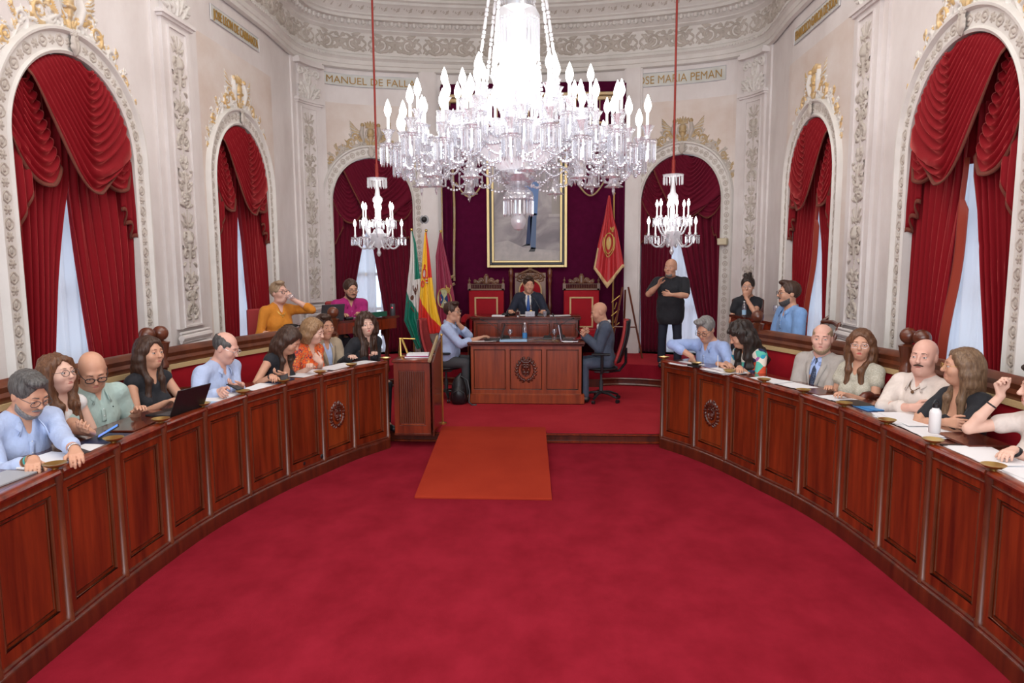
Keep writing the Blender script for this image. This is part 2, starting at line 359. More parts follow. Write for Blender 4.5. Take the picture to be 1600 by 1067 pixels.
def rosette(x, y, r, n=6, g=0):
    S = [([(x-.001, y), (x+.001, y)], r*.32, 1.1, g)]
    for k in range(n): a = 2*PI*k/n; S += [([(x+math.cos(a)*r*.45, y+math.sin(a)*r*.45), (x+math.cos(a)*r*.72, y+math.sin(a)*r*.72)], r*.26, .7, g)]
    return S
def mir(S, cx): return S+[([(2*cx-p[0], p[1]) for p in st[0]],)+tuple(st[1:]) for st in S]
def pil_unit(W, y0, kind, rs):
    c = W/2; S = []; h = .62
    if kind == 0:
        S += mir(spiral(c+.065, y0+.12, .058, 1.6, -PI/2, 1)+spiral(c+.07, y0+.30, .05, 1.5, PI/2, -1, .014), c)
        S += acanthus(c, y0+.16, PI/2, .2, .045)+rosette(c, y0+.42, .055)
        S += mir(acanthus(c+.03, y0+.44, PI/4, .13, .03, .7)+leaf(c+.02, y0+.5, PI/2-.4, .12, .016, -.8), c)
    elif kind == 1:
        S += mir(spiral(c+.07, y0+.14, .06, 1.7, PI, -1)+acanthus(c+.02, y0+.22, .3, .13, .03, 1.2)+spiral(c+.06, y0+.36, .045, 1.4, -PI/2, 1, .013), c)
        S += [([(c, y0+.05), (c, y0+.28)], [.014, .034], .9), ([(c, y0+.3), (c, y0+.38)], [.05, .03], .9)]+rosette(c, y0+.46, .045, 5)
        S += mir(leaf(c+.04, y0+.5, .9, .13, .016, 1.2)+leaf(c+.09, y0+.44, 1.4, .1, .014, -1), c)
    else:
        S += rosette(c, y0+.12, .07, 7)+mir(spiral(c+.075, y0+.27, .05, 1.5, -PI/2, 1, .014)+acanthus(c+.015, y0+.3, .9, .15, .035, .6)+leaf(c+.02, y0+.03, .5, .12, .016, .9), c)
        S += [([(c, y0+.2), (c, y0+.58)], [.022, .008], .9)]+mir(leaf(c+.01, y0+.46, .5, .1, .018, .8)+spiral(c+.06, y0+.53, .035, 1.3, PI, -1, .012), c)
    for q_ in range(7):
        a_ = (.3, 1.1, -.4, 1.6, .7, 2.2, -.8)[(q_+kind*2) % 7]; x_ = c+(.045, .095, .075, .11, .03, .12, .06)[(q_*2+kind) % 7]; S += mir(leaf(x_, y0+.04+q_*.083, a_, .085, .019, .9 if q_ % 2 else -.9), c)
    S += [([(c, y0), (c, y0+h)], .008, .9)]
    return S
PW, PH = .30, 3.26
pil_strokes = []
for j in range(5): pil_strokes += pil_unit(PW, .02+j*.64, (0, 1, 2, 0, 1)[j], rng)
PR = relief(PW, PH, .0055, pil_strokes)
cap_st = mir(spiral(.50, .44, .075, 1.7, PI, -1, .022, .01)+acanthus(.34, .05, 1.2, .30, .06, -.5)+acanthus(.42, .03, 1.0, .36, .05, -.7)+acanthus(.30, .22, 1.0, .28, .045, .9)+spiral(.36, .43, .045, 1.3, 0, 1, .016), .29)+acanthus(.29, .03, PI/2, .3, .07)+rosette(.29, .48, .075)
CR = relief(.58, .58, .0065, cap_st)
def pilaster(num, s, half=.30):
    """half-width of the shaft; carved panel inside; capital above, moulded base and pedestal below"""
    mb = MB()
    def blk(u0, u1, z0, z1, n1, k=0, n0=-.01):
        nseg = 4
        for i in range(nseg):
            a, b = u0+(u1-u0)*i/nseg, u0+(u1-u0)*(i+1)/nseg
            mb.add([W3(s+a, z0, n1), W3(s+b, z0, n1), W3(s+b, z1, n1), W3(s+a, z1, n1)], [(0, 1, 2, 3)], k)
            mb.add([W3(s+a, z1, n1), W3(s+b, z1, n1), W3(s+b, z1, n0), W3(s+a, z1, n0), W3(s+a, z0, n1), W3(s+b, z0, n1), W3(s+b, z0, n0), W3(s+a, z0, n0)], [(0, 1, 2, 3), (7, 6, 5, 4)], k)
        for u in (u0, u1): mb.add([W3(s+u, z0, n0), W3(s+u, z0, n1), W3(s+u, z1, n1), W3(s+u, z1, n0)], [(0, 1, 2, 3)], k)
    blk(-half, half, 1.5, 4.87, .07)
    blk(-half-.12, half+.12, .5, 5.6, .03)
    for z0, z1, e in ((.5, 1.2, .08), (1.2, 1.24, .11), (1.24, 1.27, .085)): blk(-half-e+.05, half+e-.05, z0, z1, .07+e*.9)
    for z, r in ((1.30, .032), (1.355, .018), (1.40, .036), (1.455, .016)): mb.tube([W3(s+u, z, .085+r*.3) for u in np.linspace(-half-.03, half+.03, 7)], r, 8)
    for z, e in ((4.87, .03), (4.90, .055), (4.925, .03)): blk(-half-e, half+e, z, z+.03, .07+e)
    blk(-.25, .25, 4.95, 5.5, .075)
    blk(-half-.05, half+.05, 5.5, 5.56, .15); blk(-half-.02, half+.02, 5.56, 5.6, .13)
    # raised border round the carved strip
    w2 = PW/2+.025
    for u0, u1, z0, z1 in ((-w2-.02, -w2, 1.53, 4.80), (w2, w2+.02, 1.53, 4.80), (-w2-.02, w2+.02, 4.80, 4.82), (-w2-.02, w2+.02, 1.51, 1.53)): blk(u0, u1, z0, z1, .088, 0, .06)
    root = struct(mb.obj('trim_%d' % num, M['marble'], smooth=True, ang=30))
    r = MB(); relief_mesh(r, *PR, .0055, lambda x, y, h: W3(s+x-PW/2, 1.54+y, .071+h*1.25)); r.obj('carved_strip', [M['carved']], root)
    r = MB(); relief_mesh(r, *CR, .0065, lambda x, y, h: W3(s+x-.29, 4.94+y, .078+h*1.6)); r.obj('carved_capital', [M['frame']], root)
for i, s in enumerate([-s_side(8.0), s_near(AX-3.80, 12.22), s_near(AX+3.78, 12.25), s_side(8.08)]): pilaster(10+i, s)
# plain strips framing the velvet bay
for i, sg in enumerate((-1, 1)):
    mb = MB(); s0 = sg*s_back(1.86)
    for (u0, u1, n1) in ((-.16, .16, .05), (-.13, .13, .075)):
        mb.add([W3(s0+u, z, n) for z in (.5, 5.6) for u, n in ((u0, 0), (u0, n1), (u1, n1), (u1, 0))], [(0, 1, 5, 4), (1, 2, 6, 5), (2, 3, 7, 6)])
    struct(mb.obj('trim_%d' % (14+i), M['marble'], smooth=False))
# ---------------------------------------------------------------- arch frames
uo = .22
band = rosette(.09, .06, .042, 6)+mir([([(.09, .115), (.055, .14), (.05, .17), (.075, .2), (.09, .205)], [.009, .01, .01, .009, .008])], .09)+[([(.09, .15), (.09, .17)], .014)]
BR = relief(.18, .21, .006, band)
for i, (nm, c, r) in enumerate(WINS):
    mb = MB(); prof = [(-.006, -.03), (-.006, .03), (.018, .045), (.03, .03), (.035, .022), (.165, .022), (.17, .035), (.185, .06), (.205, .062), (.215, .045), (.225, .0)]
    path = [(-1, 0, -r, z) for z in np.linspace(SILL, ZS, 8)[:-1]]+[(-math.cos(t), math.sin(t), -r*math.cos(t), ZS+.82*math.sin(t)) for t in np.linspace(0, PI, 41)]+[(1, 0, r, z) for z in np.linspace(ZS, SILL, 8)[1:]]
    V = [W3(c+x+dx*d, z+dz*d, n) for dx, dz, x, z in path for d, n in prof]; m = len(prof)
    mb.add(V, [(a*m+b, a*m+b+1, (a+1)*m+b+1, (a+1)*m+b) for a in range(len(path)-1) for b in range(m-1)])
    root = struct(mb.obj('trim_%d' % (20+i), M['frame'], ang=35))
    r_ = MB(); nj = 12; na = int(PI*(.82+.1)/.21)
    for sd in (-1, 1):
        for j in range(nj+1): relief_mesh(r_, *BR, .006, lambda x, y, h: W3(c+sd*(r+.1)+x-.09, SILL+.02+j*.21+y, .022+h*.8))
    for j in range(na):
        def fn(x, y, h):
            t = PI*(j+y/.21)/na; R0 = .1+x-.09
            return W3(c-math.cos(t)*(r+R0), ZS+math.sin(t)*(.82+R0), .022+h*.8)
        relief_mesh(r_, *BR, .006, fn)
    # keystone mask
    KS = relief(.16, .26, .006, mir(acanthus(.08, .03, 1.2, .17, .05, .5), .08)+rosette(.08, .19, .055, 8))
    relief_mesh(r_, *KS, .006, lambda x, y, h: W3(c+x-.08, ZS+.80+y, .05+h*1.2))
    r_.obj('carved_band', M['carved'], root)
# crests over the arches
def crest_strokes(big):
    W_ = 2.5; c = W_/2; S = []
    o = 1.06
    def onarch(t, d=0): return (c+math.cos(t)*(o+d), math.sin(t)*(o+d)-.35)
    S1 = []
    for t, r, sg, g in ((1.22, .10, 1, 1), (.98, .085, -1, 0), (.76, .075, 1, 1), (.56, .06, -1, 0), (.40, .045, 1, 1)):
        x, y = onarch(t, r*.85+.02); S1 += spiral(x, y, r, 1.5, t+PI, sg, .020*r/.07, .008, g)
        S1 += acanthus(x, y+.01, t+.9*sg, r*2.0, r*.42, -sg*1.0, 1-g)+leaf(x, y, t-1.2*sg, r*1.7, r*.22, sg, g)
    P = [onarch(t, .05+.03*math.sin(t*14)) for t in np.linspace(.3, 1.45, 24)]; S1 += [(P, np.linspace(.009, .022, 24), 1, 0)]
    for t, sg in ((1.38, 1), (1.10, -1), (.87, 1), (.66, -1), (.48, 1)):
        for q_ in (-.5, .1, .7): x, y = onarch(t+.05*q_, .04+.05*abs(q_)); S1 += leaf(x, y, t+q_*sg, .10, .016, sg*.8, int(q_ > 0))
    for t in (1.3, 1.05, .8): x, y = onarch(t, .15); S1 += rosette(x, y, .035, 5, 1)
    for t in (.30, .24, .18): x, y = onarch(t, .03); S1 += leaf(x, y, t-1.0, .09, .013, -.8, 1)
    # winged figure beside the cartouche
    for k in range(8): S1 += leaf(c+.17+.02*k, .93+.012*k, -.05+.11*k, .27-.012*k, .020, .35, k % 2)
    S1 += spiral(c+.14, .72, .06, 1.5, 0, 1, .018, .008, 0)+acanthus(c+.22, .70, -.2, .22, .05, .8, 0)
    S1 += [([(c+.15, .80), (c+.19, .92), (c+.17, 1.03)], [.035, .05, .035], 1, 0), ([(c+.165, 1.075), (c+.166, 1.08)], .04, 1, 1)]
    S1 += acanthus(c+.10, .78, .1, .26, .05, .6, 1)+spiral(c+.33, .86, .07, 1.4, PI, -1, .018, .008, 1)
    S = mir(S1, c)
    S += [([(c, .84), (c, .96)], [.055, .075], .6, 1), ([(c-.09, 1.04), (c+.09, 1.04)], .018, 1.2, 1)]+[([(c+.105*math.cos(t), .91+.11*math.sin(t)) for t in np.linspace(0, 2*PI, 20)], .016, 1, 0)]
    S += [([(c-.05, .9), (c+.05, .9)], .03, 1.6, 1)]
    for k in range(-2, 3): S += leaf(c+k*.035, 1.05, PI/2-k*.25, .12-.01*abs(k), .024, 0, 1)
    S += acanthus(c, .70, PI/2, .12, .06, 0, 1)+mir(acanthus(c+.02, .72, .5, .18, .04, .9, 1), c)
    return S
CS = relief(2.5, 1.28, .0085, crest_strokes(True))
for i, (nm, c, r) in enumerate(WINS):
    k = 1 if r > .8 else .93
    r_ = MB(); relief_mesh(r_, *CS, .0085, lambda x, y, h: W3(c+(x-1.25)*k*(.92), ZS+.35*k+y*.98, .0+h*1.15), base=-.004)
    struct(r_.obj('trim_%d' % (30+i), [M['frame'] if i in (0, 1, 4, 5) else M['carved'], M['gilt'] if i in (0, 1, 4, 5) else M['goldleaf']]))
# ---------------------------------------------------------------- entablature and cove
prof = [(.02, 5.58), (.07, 5.60), (.07, 5.66), (.085, 5.67), (.085, 5.74), (.10, 5.75), (.12, 5.78), (.12, 5.795), (.10, 5.80), (.10, 5.83), (.07, 5.85), (.07, 6.21), (.10, 6.23), (.13, 6.25), (.13, 6.27), (.16, 6.29), (.20, 6.34), (.22, 6.37), (.24, 6.375), (.30, 6.38), (.30, 6.43), (.33, 6.45), (.33, 6.47), (.35, 6.50), (.40, 6.55), (.44, 6.59), (.46, 6.60), (.46, 6.64), (.50, 6.66), (.50, 6.70), (.47, 6.72)]
ss = np.linspace(-SMAX, SMAX, 181)
def cornpt(s, n, z):
    # smooth, more generous curve than the wall: average the wall normal over a window
    p = np.array(wp(s, n)); return (p[0], p[1], z)
mb = MB(); V = [cornpt(s, n, z) for s in ss for n, z in prof]; m = len(prof)
mb.add(V, [(a*m+b, (a+1)*m+b, (a+1)*m+b+1, a*m+b+1) for a in range(len(ss)-1) for b in range(m-1)])
corn = struct(mb.obj('trim_40', M['frame'], ang=28))
fz = mir(acanthus(.06, .30, -.3, .18, .04, -.8)+acanthus(.40, .06, .5, .14, .035, .8)+acanthus(.14, .34, .1, .16, .03, -.5)+leaf(.42, .32, -.9, .12, .018, .8)+spiral(.43, .30, .04, 1.3, 0, 1, .013, .006)+spiral(.07, .07, .045, 1.3, PI, -1, .013, .006)+spiral(.25, .18, .135, 1.9, -2.6, 1, .024, .010)+acanthus(.12, .08, .2, .24, .05, .9)+acanthus(.25, .31, 3.0, .2, .04, -1.0)+leaf(.28, .06, .1, .22, .025, .9)+acanthus(.36, .24, -.7, .16, .035, .8)+leaf(.30, .27, .8, .14, .02, -.9)+rosette(.25, .18, .05, 6), .5)+rosette(.5, .18, .09, 8)+mir(acanthus(.5, .18, .5, .17, .04, -.6)+leaf(.02, .18, .9, .13, .02, -.6)+leaf(.02, .17, -.9, .13, .02, .6), .5)
FZ = relief(1.0, .36, .008, fz)
r_ = MB()
s0 = -s_side(6.6); nun = int(round(2*s_side(6.6)/1.0)); L_ = 2*s_side(6.6)/nun
for j in range(nun): relief_mesh(r_, *FZ, .008, lambda x, y, h: W3(s0+(j+x)*L_, 5.85+y, .07+h*1.1))
r_.obj('frieze_scrolls', M['carved'], corn)
r_ = MB()
for j in range(int(2*s_side(6.6)/.13)):
    s = s0+j*.13
    p = W3(s, 6.345, .215); r_.ball(p, (.04, .04, .045), 8)
    r_.tube([W3(s+u, 6.345+v, .2) for u, v in ((-.052, .045), (-.05, -.02), (0, -.052), (.05, -.02), (.052, .045))], .008, 5, cap=False)
r_.obj('egg_and_dart', M['frame'], corn)
r_ = MB(); LB = relief(.22, .12, .008, spiral(.06, .06, .045, 1.2, PI, -1, .012, .006)+acanthus(.10, .03, .5, .12, .03, .9)+leaf(.12, .09, .1, .1, .014, -.6))
for j in range(int(2*s_side(6.6)/.22)): relief_mesh(r_, *LB, .008, lambda x, y, h: W3(s0+j*.22+x, 6.485+y, .335+y*.9+h*.8))
r_.obj('leaf_band', M['carved'], corn)
r_ = MB()
for j in range(int(2*s_side(6.6)/.06)): s = s0+j*.06; r_.box(-.018, .018, -.012, .012, -.012, .012, T=lambda p: (wp(s+p[0], .125+p[1])[0], wp(s+p[0], .125+p[1])[1], 5.785+p[2]))
r_.obj('dentil_beads', M['frame'], corn)
# cove and ceiling
mb = MB(); cv = [(.47, 6.72), (.50, 6.80), (.62, 7.0), (.85, 7.2), (1.2, 7.4), (1.6, 7.5)]
V = [cornpt(s, n, z) for s in ss for n, z in cv]; m = len(cv)
mb.add(V, [(a*m+b, (a+1)*m+b, (a+1)*m+b+1, a*m+b+1) for a in range(len(ss)-1) for b in range(m-1)])
inner = [cornpt(s, 1.6, 7.5) for s in ss]
for a in range(90): mb.add([inner[a], inner[a+1], inner[179-a], inner[180-a]], [(0, 1, 2, 3)])
struct(mb.obj('ceiling', M['ceil']))
# ---------------------------------------------------------------- gilt name panels
def name_panel(text, s0, s1, z0, z1, label, n=.012):
    mb = MB(); k = 10
    for i in range(k):
        a, b = s0+(s1-s0)*i/k, s0+(s1-s0)*(i+1)/k
        mb.add([W3(a, z0, n), W3(b, z0, n), W3(b, z1, n), W3(a, z1, n)], [(0, 1, 2, 3)])
    mb.tube([W3(s, z, n) for s, z in [(s0, z0)]+[(s0+(s1-s0)*i/k, z0) for i in range(1, k)]+[(s1, z0), (s1, z1)]+[(s1+(s0-s1)*i/k, z1) for i in range(1, k)]+[(s0, z1)]], .008, 4, 1, closed=True)
    root = tag(mb.obj('name_panel', [pm('panel_green_marble', (.48, .49, .45), .4, var=(.60, .60, .56), vscale=(4, 4, 4)), M['grey']], smooth=False), label, 'name panel')
    cu = bpy.data.curves.new('t', 'FONT'); cu.body = text; cu.size = 1; cu.extrude = 0; cu.offset = -.004
    to = bpy.data.objects.new('t', cu); C.objects.link(to); dg = bpy.context.evaluated_depsgraph_get(); me = bpy.data.meshes.new_from_object(to.evaluated_get(dg))
    xs = [v.co.x for v in me.vertices]; x0, x1 = min(xs), max(xs); hh = (z1-z0)*.62; pad = (s1-s0)*.04
    V = [W3(s0+pad+(v.co.x-x0)/(x1-x0)*(s1-s0-2*pad), z0+(z1-z0)*.19+v.co.y/.73*hh, n+.012) for v in me.vertices]
    g = MB(); g.add(V, [tuple(p.vertices) for p in me.polygons]); o = g.obj('gilt_lettering', pm('letter_gold', (.36, .21, .05), .5, metal=.2), root, smooth=False); solid(o, .010)
    bpy.data.objects.remove(to)
name_panel('JOSE LEON DE CARRANZA', -s_side(8.97), -s_side(10.42), 5.24, 5.43, 'long stone panel with gilt lettering on the left side wall above the far window')
name_panel('MANUEL DE FALLA', s_back(-3.58), s_back(-2.0), 5.30, 5.50, 'greenish stone panel with gilt lettering on the back wall, left of the big chandelier')
name_panel('JOSE MARIA PEMAN', s_back(1.80), s_back(3.36), 5.27, 5.50, 'stone panel with gilt lettering on the back wall, right of the big chandelier')
name_panel('FRANCISCO GARCIA DE SOLA', s_side(10.6), s_side(9.0), 5.22, 5.42, 'long stone panel with gilt lettering on the right side wall above the far window')
# ---------------------------------------------------------------- curtains

def bez(a, c, b, s): return ((1-s)**2*a[0]+2*s*(1-s)*c[0]+s*s*b[0], (1-s)**2*a[1]+2*s*(1-s)*c[1]+s*s*b[1])
def curtain(i, c, r, sg, gaps, vm, where, lin=False):
    """sg=+1 when the pinned side has the smaller s; gaps = (u at z 2.95, u at z 1.4) for pinned and far drape"""
    root = thing('window_curtain', where, 'curtain', W3(c, SILL, 0), 0, None)
    k = r/.82
    def X(u, z, n): p = W3(c+sg*u*k, z, n); return (p[0]-root.location.x, p[1]-root.location.y, p[2]-root.location.z)
    (a0, a1), (b0, b1) = gaps
    # two long drapes
    for side, (g0, g1) in ((-1, (a0, a1)), (1, (b0, b1))):
        rr = random.Random(i*7+side)
        ph = [rr.random()*6 for _ in range(4)]
        def inner(z): return g0+(g1-g0)*min(1.35, max(0, (2.95-z)/1.55))**(.8 if side < 0 else 1.1)
        npl = 7
        def fn(a, b):
            z = lerp(3.5, SILL+.02, b); ui = inner(z); uo = side*.815 - side*.03*max(0, (1.6-z))*abs(1-abs(ui))
            u = lerp(uo, ui, a); q = a*npl
            n = -.085+.034*math.sin(2*PI*q+ph[0]+.5*math.sin(z*1.3+ph[1]))+.012*math.sin(2*PI*q*2.1+ph[2]+z)+.01*math.sin(z*2+ph[3]+a*5)
            return X(u+.012*math.cos(2*PI*q+ph[0]), z, n)
        mb = MB(); mb.grid(fn, 100, 30); o = mb.obj('drape', vm, root, ang=180); solid(o, .008)
        if lin:
            e = MB(); e.grid(lambda a, b: (lambda z: X(inner(z)-side*.02*(1-a)*0+side*(-.005-.075*a*(1 if b > .15 else 0)), z, -.06-.045*a+.012*math.sin(z*5)))(lerp(3.1, SILL+.02, b)), 6, 30)
            solid(e.obj('lining_edge', M['lining'], o), .005)
    bk = MB()
    def fb(a, b):
        u = -.815+1.63*a; z0 = 3.05; z = lerp(z0, ZS+.815*math.sqrt(max(0, 1-(u/.82)**2)), b); return X(u, z, -.13+.02*math.sin(a*60+b))
    bk.grid(fb, 90, 4); bk.obj('heading', vm, root)
    def arc(u): return ZS+.81*math.sqrt(max(0, 1-(u/.82)**2))
    def A1(b): u = lerp(.10, -.56, b**.8); return (u, arc(u)-.01)
    def B1(b):
        u = lerp(.26, .80, min(1, b*1.15)); return (u, arc(u)-.01) if b < .85 else (.80-(b-.85)*1.2, 3.36-(b-.85)*.6)
    # main swag: left edge runs straight down to the bottom, so the control point sits low and a little left
    def fn_main(a, b):
        p0, p1 = A1(b), B1(b); low = lerp(3.95, 2.60, b**.85); cx = lerp(.22, .03, b)
        x, z = bez(p0, (cx+.0, low-.0), p1, a)
        if b > .0: z -= .18*b*math.exp(-((a-.47)/.2)**2)
        env = math.sin(PI*a)**.5; f = b*13+.18*math.sin(a*6)
        rip = (1-abs(math.sin(PI*f))**.85)*2-1
        n = .0+.10*env*(.3+.7*b)+.026*rip*(.4+.6*env)*(1-.3*math.sin(5*a+b))
        return X(x, z, n)
    def piece(fn, nu, nv, fringe_edges=()):
        mb = MB(); mb.grid(fn, nu, nv); o = mb.obj('swag', vm, root, ang=180); solid(o, .008)
        e = MB()
        def ff(a, b):
            p = Vector(fn(a, 1)); q = Vector(fn(a, .975)); d = (p-q); d.z -= .012; d.normalize(); return tuple(p+d*.035*b)
        e.grid(ff, 60, 1); solid(e.obj('fringe', M['fringe'], o), .012)
    def fn_l(a, b):   # swag behind, on the pinned side
        u0 = lerp(-.60, -.80, b); p0 = (u0, arc(u0)-.01 if b < .6 else lerp(3.66, 3.30, (b-.6)/.4)); p1 = (lerp(-.50, -.20, b), lerp(3.82, 3.12, b))
        x, z = bez(p0, (lerp(-.54, -.50, b), lerp(3.70, 2.66, b)), p1, a)
        f = b*10+.2*math.sin(a*5); rip = (1-abs(math.sin(PI*f))**.85)*2-1
        return X(x, z, -.035+.06*math.sin(PI*a)**.5*b+.022*rip)
    def fn_r(a, b):   # small swag behind, on the far side
        p0 = (lerp(.62, .26, b), lerp(3.72, 3.16, b)); p1 = (.80, lerp(3.62, 3.20, b))
        x, z = bez(p0, (lerp(.72, .58, b), lerp(3.62, 2.76, b)), p1, a)
        f = b*8+.2*math.sin(a*5); rip = (1-abs(math.sin(PI*f))**.85)*2-1
        return X(x, z, -.03+.06*math.sin(PI*a)**.5*b+.022*rip)
    piece(fn_l, 30, 80); piece(fn_r, 26, 66); piece(fn_main, 52, 110)
    # cascades at both jambs
    for sd, (u0, u1), (za, zb, z2) in ((-1, (-.82, -.60), (3.35, 2.50, 2.85)), (1, (.83, .62), (3.28, 2.48, 2.80))):
        def fc(a, b):
            u = lerp(u0, u1, a); zt = lerp(za, za-.12, a); zbm = lerp(zb, z2, a)+.035*math.sin(a*PI*5)
            return X(u+.008*math.sin(a*15), lerp(zt, zbm, b), -.01+.028*math.sin(a*PI*5+.6)*min(1, .3+b))
        mb = MB(); mb.grid(fc, 30, 14); o = mb.obj('cascade', vm, root, ang=180); solid(o, .007)
        e = MB(); e.grid(lambda a, b: tuple(Vector(fc(a, 1))+Vector((0, 0, -.04*b))), 30, 1); solid(e.obj('fringe', M['fringe'], o), .012)
    # sheer behind
    sh = MB(); rr = random.Random(i)
    def fs(a, b):
        u = lerp(-.80, .80, a); z = lerp(3.45, SILL+.02, b)
        return W3(c+u*k, z, -.19+.022*math.sin(a*44+math.sin(z+i))+.012*math.sin(a*93+2*i)+.02*math.sin(a*9+i))
    sh.grid(fs, 150, 14)
    if i == 2:   # slit between the sheers
        sh.f = [f for f in sh.f if not (abs((sum(sh.v[q][0] for q in f)/4)-wp(c+.02)[0]) < .045)]; sh.m = [0]*len(sh.f)
    tag(sh.obj('sheer_curtain', M['sheer']), 'white sheer curtain '+where.split('swags ')[1], 'curtain')
GP = [((-.07, -.43), (-.07, .09)), ((-.03, -.20), (-.03, .25)), ((-.07, -.47), (-.07, .15)), ((-.14, -.24), (-.12, .30)), ((-.18, -.52), (-.08, .24)), ((-.14, -.50), (.02, .24))]
LBL = ['crimson velvet curtain with swags in the tall window nearest on the left wall', 'crimson velvet curtain with swags in the farther window of the left wall', 'wine red velvet curtain with swags in the back wall arch left of the flags', 'wine red velvet curtain with swags in the back wall arch behind the standing man', 'crimson velvet curtain with swags in the farther window of the right wall', 'crimson velvet curtain with swags in the tall window nearest on the right wall']
for i, (nm, c, r) in enumerate(WINS):
    curtain(i, c, r, 1 if i < 4 else -1, GP[i], M['velvet2'] if i in (2, 3) else M['velvet'], LBL[i], lin=i > 3)
# ---------------------------------------------------------------- chandeliers
def prism(mb, x, y, z, L=.10, w=.009, rot=0):
    n = 4; V = []
    for (r, zz) in ((.004, 0), (w, -.012), (w*.9, -L*.85), (.001, -L)):
        for k in range(n): a = rot+PI/2*k+PI/4; V.append((x+r*math.cos(a), y+r*math.sin(a)*.55 if 0 else y+r*math.sin(a), z+zz))
    mb.add(V, [(i*n+j, i*n+(j+1) % n, (i+1)*n+(j+1) % n, (i+1)*n+j) for i in range(3) for j in range(n)])
def candle_arm(root, a, R, zc, z0, r0, sc=1.0, npr=10, plen=.11, tulip=True, ch=.16, bulb=1.0, sag=.16, am='crystal2'):
    """one crystal arm with drip pan, prisms, cup, candle sleeve and flame bulb"""
    ca, sa = math.cos(a), math.sin(a); P = []; 
    for t in np.linspace(0, 1, 13):
        rr = lerp(r0, R, t); z = z0+(zc-.06*sc-z0)*t**2-sag*sc*math.sin(PI*t)*(1-.2*t); P.append((rr*ca, rr*sa, z))
    arm = MB(); arm.tube(P, [(.014 if am == 'crystal2' else .010)*sc]*13, 8)
    for q in P[2:-1]: arm.ball(q, .019*sc, 6)
    arm = arm.obj('arm', M[am], root); x, y = R*ca, R*sa
    pan = MB(); pan.lathe([(.004, -.07*sc), (.018*sc, -.06*sc), (.014*sc, -.045*sc), (.03*sc, -.03*sc), (.075*sc, -.006*sc), (.08*sc, .004*sc), (.03*sc, -.01*sc), (.02*sc, .01*sc), (.028*sc, .03*sc), (.016*sc, .05*sc)], (x, y, zc), 16, wob=lambda t: 1+.05*math.cos(8*t))
    if tulip: pan.lathe([(.016*sc, .03*sc), (.026*sc, .055*sc), (.034*sc, .09*sc), (.056*sc, .125*sc), (.05*sc, .12*sc), (.03*sc, .085*sc), (.02*sc, .05*sc)], (x, y, zc), 16, wob=lambda t: 1+.14*math.cos(5*t))
    pan.obj('drip_pan', M['crystal'], arm)
    pr = MB()
    for k in range(npr):
        t = 2*PI*k/npr+a; px_, py_ = x+.07*sc*math.cos(t), y+.07*sc*math.sin(t)
        pr.ball((px_, py_, zc-.016*sc), .008*sc, 6); prism(pr, px_, py_, zc-.024*sc, plen*sc, .0105*sc, t)
    pr.obj('prism_fringe', M['crystal'], arm, smooth=False)
    cd = MB(); cd.lathe([(.013*sc, .02*sc), (.0125*sc, .05*sc+ch*sc)], (x, y, zc), 10); cd.obj('candle_sleeve', M['candle'], arm)
    zb = zc+.05*sc+ch*sc; b = bulb*sc
    bl = MB(); bl.lathe([(.011*b, 0), (.017*b, .012*b), (.024*b, .035*b), (.022*b, .055*b), (.013*b, .082*b), (.004*b, .105*b), (.0, .112*b)], (x, y, zb), 10); bl.obj('bulb', M['bulb'], arm)
# great chandelier
CX, CY = -.375, 7.5
zt = lambda y_: 2.3+(400.2-y_)/1108.2*7.6      # rough height of an image row at this depth
root = thing('grand_chandelier', 'huge crystal chandelier with tiers of lit candle bulbs hanging in the middle of the chamber', 'chandelier', (CX, CY, 2.9))
def L3(z): return z-2.9
st = MB()
st.lathe([(.0, L3(2.56)), (.05, L3(2.58)), (.075, L3(2.63)), (.08, L3(2.68)), (.05, L3(2.73)), (.03, L3(2.76)), (.03, L3(3.0)), (.04, L3(3.1)), (.03, L3(3.3)), (.05, L3(3.6)), (.09, L3(3.75)), (.13, L3(3.85)), (.07, L3(3.9)), (.07, L3(4.15)), (.19, L3(4.25)), (.21, L3(4.32)), (.17, L3(4.38)), (.08, L3(4.50)), (.10, L3(4.9)), (.17, L3(5.2)), (.17, L3(5.5)), (.08, L3(5.6)), (.05, L3(5.8)), (.05, L3(7.45))], n=24)
st.obj('stem', M['crystal2'], root)
bw = MB(); bw.lathe([(.06, L3(3.02)), (.12, L3(3.035)), (.18, L3(3.08)), (.205, L3(3.13)), (.20, L3(3.17)), (.08, L3(3.2))], n=28, wob=lambda t: 1+.02*math.cos(14*t)); bw.obj('cut_bowl', M['crystal'], root)
f = MB()
fl = lambda t: 1+.03*math.cos(36*t)
f.lathe([(.18, L3(3.18)), (.30, L3(3.27)), (.46, L3(3.40)), (.58, L3(3.50)), (.60, L3(3.53)), (.55, L3(3.52)), (.28, L3(3.3)), (.13, L3(3.2))], n=72, wob=fl); f.obj('fluted_dish', M['crystal2'], root)
dm = MB(); dm.lathe([(.03, L3(3.02)), (.09, L3(3.01)), (.14, L3(2.96)), (.155, L3(2.91)), (.15, L3(2.89))], n=24, wob=lambda t: 1+.04*math.cos(12*t)); dm.obj('lower_dome', M['crystal'], root)
def ringpr(R, z, n, L, w, name='prism_fringe', par=None, mt='crystal'):
    mb = MB()
    for k in range(n):
        t = 2*PI*k/n; mb.ball((R*math.cos(t), R*math.sin(t), z), w*.9, 6); prism(mb, R*math.cos(t), R*math.sin(t), z-w, L, w, t)
    return mb.obj(name, M[mt], par or root, smooth=False)
ringpr(.15, L3(2.89), 22, .17, .0125); ringpr(.62, L3(3.53), 72, .16, .013); ringpr(.80, L3(3.55), 80, .15, .013); ringpr(1.14, L3(3.24), 72, .13, .012)
